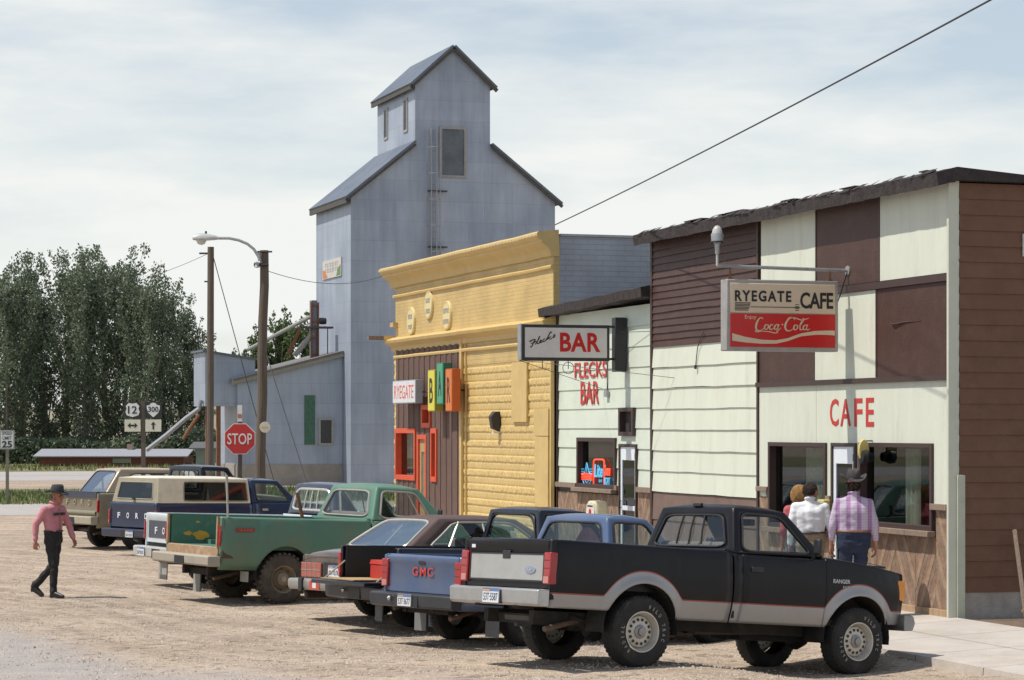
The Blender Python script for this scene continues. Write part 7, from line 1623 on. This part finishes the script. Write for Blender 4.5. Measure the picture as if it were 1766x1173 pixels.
# ================================================================ people
def capsule(mb, p0, p1, r0, r1=None, seg=14):
    r1 = r0 if r1 is None else r1; p0, p1 = Vector(p0), Vector(p1); d = (p1-p0); L = d.length
    if L < 1e-6: d = Vector((0, 0, 1))
    d = d.normalized(); P = []; Rr = []
    for k in range(5): a = PI/2*(1-k/4); P.append(p0-d*r0*math.sin(a)); Rr.append(max(.0005, r0*math.cos(a)))
    for k in range(5): a = PI/2*k/4; P.append(p1+d*r1*math.sin(a)+d*1e-5*k); Rr.append(max(.0005, r1*math.cos(a)))
    a_ = d.orthogonal().normalized(); b_ = d.cross(a_); rings = []
    for p, r in zip(P, Rr): rings.append([mb.p(*(p+(a_*math.cos(2*PI*k/seg)+b_*math.sin(2*PI*k/seg))*r)) for k in range(seg)])
    for i in range(len(rings)-1):
        for k in range(seg): j = (k+1) % seg; mb.face([rings[i][k], rings[i][j], rings[i+1][j], rings[i+1][k]])
    mb.face(rings[0][::-1]); mb.face(rings[-1])
def ellip(mb, c, r, seg=18):
    c = Vector(c); rings = []
    for i in range(1, 12): t = PI*i/12; rings.append([mb.p(c.x+r[0]*math.sin(t)*math.cos(2*PI*k/seg), c.y+r[1]*math.sin(t)*math.sin(2*PI*k/seg), c.z-r[2]*math.cos(t)) for k in range(seg)])
    for i in range(len(rings)-1):
        for k in range(seg): j = (k+1) % seg; mb.face([rings[i][k], rings[i][j], rings[i+1][j], rings[i+1][k]])
    mb.face(rings[0][::-1]); mb.face(rings[-1])
def fuse(mb, name, mat, parent, vox=.012, it=4, fac=.5, wrinkle=0, wsc=9, cut=None, holes=False):
    """weld overlapping volumes into one continuous surface"""
    o = mb.build('tmp', mat, None, fixn=True)
    m = o.modifiers.new('r', 'REMESH'); m.mode = 'VOXEL'; m.voxel_size = vox
    s = o.modifiers.new('s', 'SMOOTH'); s.iterations = it; s.factor = fac
    bpy.context.view_layer.update(); me = bpy.data.meshes.new_from_object(o.evaluated_get(bpy.context.evaluated_depsgraph_get())); bpy.data.objects.remove(o)
    if wrinkle:
        ns = [v.normal.copy() for v in me.vertices]
        for v, nn in zip(me.vertices, ns):
            q = v.co; v.co = q+nn*wrinkle*(noise.noise(Vector((q.x*wsc, q.y*wsc, q.z*wsc*1.6)))+.5*noise.noise(Vector((q.x*wsc*2.3, q.y*wsc*2.3, q.z*wsc*3))))
    me.materials.clear(); me.materials.append(mat); me.name = name; me.polygons.foreach_set('use_smooth', [True]*len(me.polygons))
    if cut:
        bm = bmesh.new(); bm.from_mesh(me); bmesh.ops.delete(bm, geom=[f for f in bm.faces if not cut(f.calc_center_median())], context='FACES'); bm.to_mesh(me); bm.free()
    o = bpy.data.objects.new(name, me); C.objects.link(o); o.parent = parent
    return o
SKIN = M('skin', (.42, .19, .12), .55, var=.1, scale=12); SKIN2 = M('tanned_skin', (.36, .15, .095), .55, var=.1, scale=12)
def hand(mb, w, d, pal, side, curl=.5, s=1.0):
    """w wrist, d direction along the forearm, pal palm normal, side +1: thumb to +cross"""
    w, d, pal = Vector(w), Vector(d).normalized(), Vector(pal).normalized(); pal = (pal-d*pal.dot(d)).normalized(); lat = d.cross(pal)*side
    for k in range(4):
        off = lat*(.030-.020*k)*s; b0 = w+off*.6+d*.015*s; b1 = w+off+d*.085*s; capsule(mb, b0, b1, .014*s, .0115*s, 10)
        L = (.040, .045, .042, .033)[k]*s; d1 = (d*math.cos(curl)+pal*math.sin(curl)).normalized(); p1 = b1+d1*L; d2 = (d*math.cos(curl*2)+pal*math.sin(curl*2)).normalized(); p2 = p1+d2*L*.7; d3 = (d*math.cos(curl*2.7)+pal*math.sin(curl*2.7)).normalized(); p3 = p2+d3*L*.5
        capsule(mb, b1, p1, .0098*s, .009*s, 8); capsule(mb, p1, p2, .009*s, .0082*s, 8); capsule(mb, p2, p3, .0082*s, .0072*s, 8)
    t0 = w+lat*.022*s+d*.02*s; t1 = t0+(lat*.75+d*.65+pal*.25).normalized()*.042*s; t2 = t1+(d*.9+lat*.2+pal*.4).normalized()*.032*s; t3 = t2+(d*.9+pal*.5).normalized()*.02*s
    capsule(mb, t0, t1, .014*s, .0115*s, 8); capsule(mb, t1, t2, .011*s, .0095*s, 8); capsule(mb, t2, t3, .0095*s, .008*s, 8)
def person(label, loc, head_deg, J, skin, shirt, pants, shoe, bw=1.0, belly=0, belt=None, group=None):
    e = empty('person', label, 'person', loc, (0, 0, R(head_deg)))
    V = {k: Vector(v) for k, v in J.items() if len(v) > 1}
    hd = V['head']; fw = Vector((math.cos(R(J.get('yaw', (0,))[0])), math.sin(R(J.get('yaw', (0,))[0])), 0)) if 'yaw' in J else Vector((1, 0, 0)); lt = Vector((-fw.y, fw.x, 0)); up = Vector((0, 0, 1))
    b = MB()
    # head
    ellip(b, hd+up*.02-fw*.01, (.092, .078, .105)); capsule(b, hd+up*.0+fw*.02, hd-up*.07+fw*.045, .068, .042); capsule(b, hd-up*.085+fw*.055-lt*.012, hd-up*.085+fw*.055+lt*.012, .030)
    capsule(b, hd+fw*.085+up*.015, hd+fw*.108-up*.022, .010, .016); capsule(b, hd+fw*.072+up*.035-lt*.035, hd+fw*.072+up*.035+lt*.035, .018)
    for sg in (-1, 1): ellip(b, hd+lt*sg*.082-fw*.008-up*.005, (.020, .010, .032)); capsule(b, hd+fw*.06-up*.02+lt*sg*.04, hd+fw*.05-up*.035+lt*sg*.035, .028)
    capsule(b, hd+fw*.088-up*.052-lt*.016, hd+fw*.088-up*.052+lt*.016, .010)
    nk = V['neck']; capsule(b, nk-up*.06, hd-up*.05-fw*.02, .060, .055)
    # torso
    ch, wa, pe = V['chest'], V['waist'], V['pelvis']
    sR, sL = V['shR'], V['shL']; sv_ = (sL-sR).normalized(); hv = (V['hipL']-V['hipR']).normalized()
    for k in (-1, 1):
        sh = sR if k < 0 else sL
        capsule(b, nk-up*.07, sh-sv_*k*.03-up*.03, .038, .040); capsule(b, ch+sv_*k*.09*bw, wa+hv*k*.07*bw, .105*bw, .098*bw); capsule(b, wa+hv*k*.07*bw, pe+hv*k*.075*bw, .098*bw, .098*bw); capsule(b, sh-sv_*k*.05-up*.02, ch+sv_*k*.08, .06, .10)
    capsule(b, ch, wa, .12*bw, .11*bw); capsule(b, nk-up*.05, ch, .07, .12)
    if belly: capsule(b, wa+Vector((belly, 0, .02)), wa+Vector((belly, 0, .08)), .11)
    tor = (list(b.v), list(b.f))
    for sd, sg in (('R', -1), ('L', 1)):
        sh, el_, wr = V['sh'+sd], V['el'+sd], V['wr'+sd]; capsule(b, sh-up*.01, el_, .043, .040); capsule(b, el_, wr, .042, .027); capsule(b, wr, wr+(wr-el_).normalized()*.05, .027, .026)
        hand(b, wr+(wr-el_).normalized()*.02, (wr-el_)+(V['hd'+sd] if 'hd'+sd in V else Vector()), Vector((0, -sg, 0))+Vector((-.3, 0, 0)), sg*-1, J.get('curl', (.5,))[0])
        hp, kn, an, to = V['hip'+sd], V['kn'+sd], V['an'+sd], V['to'+sd]; capsule(b, hp, kn, .088, .058); capsule(b, kn, an, .057, .036); capsule(b, an, an.lerp(to, .55), .034, .018)
    body = fuse(b, 'body', skin, e, .0075, 3, .45)
    # shirt
    c = MB(); g = .016
    for k in (-1, 1):
        sh = sR if k < 0 else sL
        capsule(c, nk-up*.045, sh-sv_*k*.02-up*.012, .066, .064); capsule(c, ch+sv_*k*.09*bw, wa+hv*k*.08*bw, .118*bw, .112*bw); capsule(c, wa+hv*k*.08*bw, pe+hv*k*.075*bw+up*.075, .112*bw, .118*bw); capsule(c, sh-sv_*k*.04-up*.01, ch+sv_*k*.085, .074, .110)
        sd = 'R' if k < 0 else 'L'; el_, wr = V['el'+sd], V['wr'+sd]; capsule(c, sh-up*.004, el_, .066, .056); w2 = el_.lerp(wr, J.get('sleeve', (.93,))[0]); capsule(c, el_, w2, .058, .042); dd = (w2-el_).normalized(); capsule(c, w2-dd*.03, w2-dd*.02, .046, .045)
    capsule(c, ch, wa+up*.0, .135*bw, .125*bw); capsule(c, nk-up*.05, ch, .08, .13); capsule(c, nk-up*.02-fw*.0, nk+up*.02, .071, .066)
    if belly: capsule(c, wa+Vector((belly, 0, -.02)), wa+Vector((belly, 0, .08)), .12)
    sh_ = fuse(c, 'shirt', shirt, e, .012, 10, .5, wrinkle=.009, wsc=8, cut=lambda p: p.z > pe.z+.085 or any(((p-(V['el'+q]+(V['wr'+q]-V['el'+q])*max(0, min(1, (p-V['el'+q]).dot(V['wr'+q]-V['el'+q])/(V['wr'+q]-V['el'+q]).length_squared)))).length < .072) for q in 'RL'))
    c = MB(); cc = nk+up*.035; c.tube([cc+Vector((math.cos(2*PI*k/20)*.070, math.sin(2*PI*k/20)*.066, -.012*math.cos(2*PI*k/20))) for k in range(22)], .014, 6, cap=False); c.build('collar', shirt, sh_, smooth=True)
    # trousers
    c = MB()
    for sd, sg in (('R', -1), ('L', 1)):
        hp, kn, an = V['hip'+sd], V['kn'+sd], V['an'+sd]; capsule(c, pe+hv*sg*.080*bw+up*.05, hp-up*.02, .124*bw, .106*bw); capsule(c, hp, kn, .100, .072); capsule(c, kn, an.lerp(kn, .10), .070, .058); capsule(c, an.lerp(kn, .10), an-(kn-an).normalized()*.015, .058, .058)
    capsule(c, pe-hv*.05+up*.05, pe+hv*.05+up*.05, .126*bw); capsule(c, pe-hv*.08*bw-up*.06, pe+hv*.08*bw-up*.06, .122*bw)
    fuse(c, 'trousers', pants, e, .012, 3, .5, wrinkle=.012, wsc=7, cut=lambda p: p.z < pe.z+.105)
    if belt:
        c = MB(); bc = pe+up*.092
        c.tube([bc+Vector((math.cos(2*PI*k/28)*.122*bw, math.sin(2*PI*k/28)*.198*bw, 0)) for k in range(30)], .017, 6, cap=False); c.build('belt', belt, e, smooth=True)
    for sd in 'RL':
        an, to = V['an'+sd], V['to'+sd]; d = (to-an); dh = Vector((d.x, d.y, 0)).normalized(); c = MB()
        lift = J.get('lift'+sd, (0,))[0]; heel = an-dh*.035+Vector((0, 0, -.05)); toe = to
        capsule(c, an+up*.04, an-up*.02, .05, .05); capsule(c, an-up*.02, toe, .048, .030); capsule(c, heel, toe-dh*.03, .036, .034); c.box(*[t for p in ((heel.x-.03, heel.x+.03), (heel.y-.028, heel.y+.028), (heel.z-.045, heel.z-.0)) for t in p])
        fuse(c, 'boot', shoe, e, .010, 3, .5)
    for sg in (-1, 1):
        c = MB(); ellip(c, hd+fw*.078+up*.018+lt*sg*.032, (.012, .014, .011), 10); c.build('eye', M('eye_dark', (.05, .04, .035), .3), e, smooth=True)
    return e, V
def hat(par, c, fw, mat, band, tilt=0, brim=.17, crown_h=.125, curl=.05, name='cowboy_hat', lab=None):
    """felt hat: creased crown and rolled brim"""
    T = Matrix.Translation(c) @ Matrix.Rotation(math.atan2(fw[1], fw[0]), 4, 'Z') @ Matrix.Rotation(tilt, 4, 'Y')
    mb = MB(); mb.T = T; seg = 36; rows = []
    prof = [(.104, 0), (.102, .04), (.098, .08), (.090, crown_h-.012), (.075, crown_h+.002), (.045, crown_h-.004), (.0, crown_h-.018)]
    for r, h in prof:
        rg = []
        for k in range(seg):
            a = 2*PI*k/seg; x, y = r*1.08*math.cos(a), r*.88*math.sin(a); dent = -.022*math.exp(-(y/.022)**2) if h > crown_h-.03 else 0; pinch = 1-.16*max(0, math.cos(a))*(h/crown_h)
            rg.append(mb.p(x, y*pinch, h+dent+(.008*math.cos(a) if h > .06 else 0)))
        rows.append(rg)
    br = [(.104, 0, 0), (.13, .0, .1), (.152, .0, .45), (brim, .0, 1)]
    rows2 = []
    for r, h, q in br:
        rg = []
        for k in range(seg):
            a = 2*PI*k/seg; x, y = r*1.10*math.cos(a), r*.96*math.sin(a); z = q*curl*(abs(math.sin(a))**2.2)-q*.028*abs(math.cos(a))**2; rg.append(mb.p(x, y*(1-.05*q), z))
        rows2.append(rg)
    for R_ in (rows, rows2):
        for i in range(len(R_)-1):
            for k in range(seg): j = (k+1) % seg; mb.face([R_[i][k], R_[i][j], R_[i+1][j], R_[i+1][k]])
    o = mb.build(name, mat, None, smooth=True, fixn=False, ang=60); m_ = o.modifiers.new('solid', 'SOLIDIFY'); m_.thickness = .006
    mb = MB(); mb.T = T; mb.tube([(.106*1.08*math.cos(2*PI*k/30), .106*.88*math.sin(2*PI*k/30), .014) for k in range(32)], .008, 6, cap=False); bd_ = mb.build('hat_band', band, o, smooth=True)
    return o
def hair(par, mat, c, r, n, ln, seed, cut, curl=.02, rad=.006):
    """tufts rooted on the scalp"""
    mb = MB(); rr_ = random.Random(seed); c = Vector(c)
    for i in range(n):
        d = Vector((rr_.gauss(0, 1), rr_.gauss(0, 1), rr_.gauss(0, 1))).normalized()
        if not cut(d): continue
        p = c+Vector((d.x*r[0], d.y*r[1], d.z*r[2])); L = ln*rr_.uniform(.6, 1.2); t = d.orthogonal().normalized(); u = d.cross(t); a = rr_.random()*6.3
        P = [p-d*.01]
        for k in range(1, 4): P.append(p+d*L*k/3*.7+(t*math.cos(a+k*2)+u*math.sin(a+k*2))*curl*k/2+Vector((0, 0, -.3*L*(k/3)**2)))
        mb.tube(P, [rad, rad*1.3, rad, .001], 4)
    return mb.build('hair', mat, par, smooth=True, fixn=False)
# walking man in the pink shirt, at the left
PK = M('pink_shirt', (.52, .21, .235), .9, var=.08, scale=10); BJ = M('black_jeans', (.014, .014, .015), .85, var=.25, scale=8, dirt=(.05, .05, .05), dscale=4, damt=.4); BOOT = M('black_boot', (.012, .011, .012), .4)
J = dict(head=(.065, 0, 1.60), neck=(.01, 0, 1.47), chest=(-.02, 0, 1.30), waist=(-.01, 0, 1.10), pelvis=(-.01, 0, .96), shR=(-.05, -.18, 1.395), shL=(.03, .18, 1.39), elR=(-.17, -.25, 1.16), wrR=(-.165, -.265, .91), elL=(.10, .26, 1.15), wrL=(.20, .24, .93),
 hipR=(.0, -.09, .92), hipL=(-.02, .09, .92), knR=(.06, -.09, .50), anR=(.06, -.10, .10), toR=(.25, -.12, .035), knL=(-.05, .09, .53), anL=(-.42, .08, .17), toL=(-.27, .08, .035), curl=(.75,), yaw=(0,), hdL=(.03, 0, -.03))
wx, wy = (93-CX)/F*38.4, 38.4; wz = ground_z(wx, wy)
e, V = person('older man in pink western shirt, black jeans and dark hat walking right across the gravel', (wx, wy, wz), -24, J, SKIN2, PK, BJ, BOOT, belt=M('belt_black', (.02, .018, .017), .5), bw=.93)
h = hat(e, V['head']+Vector((-.005, 0, .065)), (1, 0), M('charcoal_felt', (.045, .048, .055), .9, var=.15), BLKP, tilt=.10, brim=.172, curl=.04); h.name = 'hat'; h.parent = e
hair(e, M('grey_hair', (.20, .17, .15), .9), V['head']+Vector((-.01, 0, .01)), (.094, .08, .10), 500, .02, 1, lambda d: d.z < .3 and d.z > -.55 and d.x < .25, .004, .004)
for yy, zz in ((-.085, 1.325), (.095, 1.325)):
    mb = MB(); mb.T = Matrix.Translation((.118, yy, zz)) @ Matrix.Rotation(R(8 if yy < 0 else -8)*-1, 4, 'Z'); mb.box(-.03, .004, -.052, .052, -.022, .022); mb.build('pocket_flap', BLKP, e, bevel=.004)
mb = MB(); mb.tube([(.098, 0, 1.40), (.116, 0, 1.3), (.118, 0, 1.15), (.112, 0, 1.06)], .005, 5); mb.build('shirt_placket', M('placket', (.28, .09, .10), .9), e)
# three people at the cafe window
def stand(h=1.0, lean=0, arms=.0):
    return dict(head=(.03, 0, 1.64*h), neck=(0, 0, 1.50*h), chest=(-.01, 0, 1.32*h), waist=(0, 0, 1.12*h), pelvis=(0, 0, .98*h), shR=(-.01, -.195, 1.42*h), shL=(-.01, .195, 1.42*h), elR=(-.04, -.25, 1.16*h), wrR=(.02, -.265, .92*h), elL=(-.04, .25, 1.16*h), wrL=(.02, .265, .92*h),
     hipR=(0, -.095, .94*h), hipL=(0, .095, .94*h), knR=(.02, -.10, .51*h), anR=(0, -.11, .10), toR=(.17, -.13, .035), knL=(.02, .10, .51*h), anL=(0, .11, .10), toL=(.17, .13, .035), curl=(.45,))
def stripes(name):
    m = new_mat(name); t = m.node_tree; b = t.nodes['Principled BSDF']; n = t.nodes.new; l = t.links.new; b.inputs['Roughness'].default_value = .9
    co = n('ShaderNodeTexCoord'); sp = n('ShaderNodeSeparateXYZ'); l(co.outputs['Object'], sp.inputs[0])
    w1 = n('ShaderNodeTexWave'); w1.bands_direction = 'Y'; w1.inputs['Scale'].default_value = 2.3; l(co.outputs['Object'], w1.inputs[0]); r1 = n('ShaderNodeValToRGB'); r1.color_ramp.elements[0].position = .55; r1.color_ramp.elements[1].position = .75; r1.color_ramp.elements[0].color = (.50, .42, .52, 1); r1.color_ramp.elements[1].color = (.34, .20, .36, 1); l(w1.outputs['Fac'], r1.inputs[0])
    w2 = n('ShaderNodeTexWave'); w2.bands_direction = 'Z'; w2.inputs['Scale'].default_value = 9; l(co.outputs['Object'], w2.inputs[0]); r2 = n('ShaderNodeValToRGB'); r2.color_ramp.elements[0].position = .8; r2.color_ramp.elements[1].position = .9; r2.color_ramp.elements[0].color = (1, 1, 1, 1); r2.color_ramp.elements[1].color = (.86, .82, .88, 1); l(w2.outputs['Fac'], r2.inputs[0])
    mx = n('ShaderNodeMixRGB'); mx.blend_type = 'MULTIPLY'; mx.inputs[0].default_value = 1; l(r1.outputs[0], mx.inputs[1]); l(r2.outputs[0], mx.inputs[2]); l(mx.outputs[0], b.inputs['Base Color']); return m
DENIM = M('dark_denim', (.018, .026, .055), .9, var=.25, scale=9); LEATH = M('brown_leather', (.20, .085, .04), .5)
J = stand(1.05); J['sleeve'] = (.72,); J['yaw'] = (12,); J['elR'] = (-.03, -.27, 1.20); J['elL'] = (-.03, .27, 1.20); J['wrR'] = (.03, -.285, .95); J['wrL'] = (.05, .285, .95)
px_ = 1472; Yp = 31.5; gz = swz(1, .9)
e, V = person('broad man in lilac striped shirt, dark jeans and cowboy hat, seen from behind', ((px_-CX)/F*Yp, Yp, gz), 84, J, SKIN, stripes('lilac_stripes'), DENIM, BOOT, bw=1.12, belt=LEATH)
h = hat(e, V['head']+Vector((-.008, 0, .07)), (math.cos(R(12)), math.sin(R(12))), M('taupe_felt', (.055, .046, .048), .9, var=.2), BLKP, tilt=-.05, brim=.185, curl=.07, crown_h=.13); h.name = 'hat'; h.parent = e
hair(e, M('black_hair', (.02, .016, .014), .8), V['head']+Vector((-.01, 0, .0)), (.097, .083, .10), 900, .022, 2, lambda d: d.z < .3 and d.z > -.75 and d.x < .2, .004, .004)
J = stand(.985); J['yaw'] = (-62,); J['sleeve'] = (.96,); J['wrR'] = (.09, -.30, .93); J['elR'] = (0, -.28, 1.12); J['head'] = (.035, -.01, 1.60)
px_ = 1397; Yp = 32.5
e, V = person('man in white shirt and khaki trousers with short dark curls looking right', ((px_-CX)/F*Yp, Yp, gz), 84, J, SKIN, M('white_shirt', (.72, .72, .74), .9, var=.04), M('khaki', (.27, .20, .13), .9), M('brown_shoe', (.07, .04, .03), .5), bw=1.0, belly=.03, belt=M('dark_belt', (.03, .022, .02), .5))
hair(e, M('dark_brown_hair', (.035, .022, .016), .8), V['head']+Vector((-.012, .005, .03)), (.095, .082, .09), 2600, .032, 3, lambda d: (d.x*math.cos(R(-62))+d.y*math.sin(R(-62))) < .55 and d.z > -.6 and not (d.z < .15 and (d.x*math.cos(R(-62))+d.y*math.sin(R(-62))) > .2), .012, .006)
J = stand(.93); J['yaw'] = (-40,); J['sleeve'] = (.45,); J['elR'] = (0, -.24, 1.08); J['elL'] = (-.03, .235, 1.07); J['wrL'] = (.05, .25, .86); J['wrR'] = (.08, -.22, .88); J['shR'] = (0, -.17, 1.34); J['shL'] = (0, .17, 1.34)
px_ = 1381; Yp = 33.3
e, V = person('woman with curly blond hair and dusty red top, mostly hidden behind the man in white', ((px_-CX)/F*Yp, Yp, gz), 84, J, SKIN, M('red_top', (.42, .09, .10), .9, var=.08), M('blue_jeans', (.05, .08, .15), .9, var=.2), M('brown_shoe', (.07, .04, .03), .5), bw=.88)
hair(e, M('blond_hair', (.42, .24, .09), .7, var=.25), V['head']+Vector((-.01, .005, .03)), (.10, .09, .10), 3000, .06, 4, lambda d: (d.x*math.cos(R(-40))+d.y*math.sin(R(-40))) < .6 and d.z > -.8 and not (d.z < .1 and (d.x*math.cos(R(-40))+d.y*math.sin(R(-40))) > .25), .022, .007)
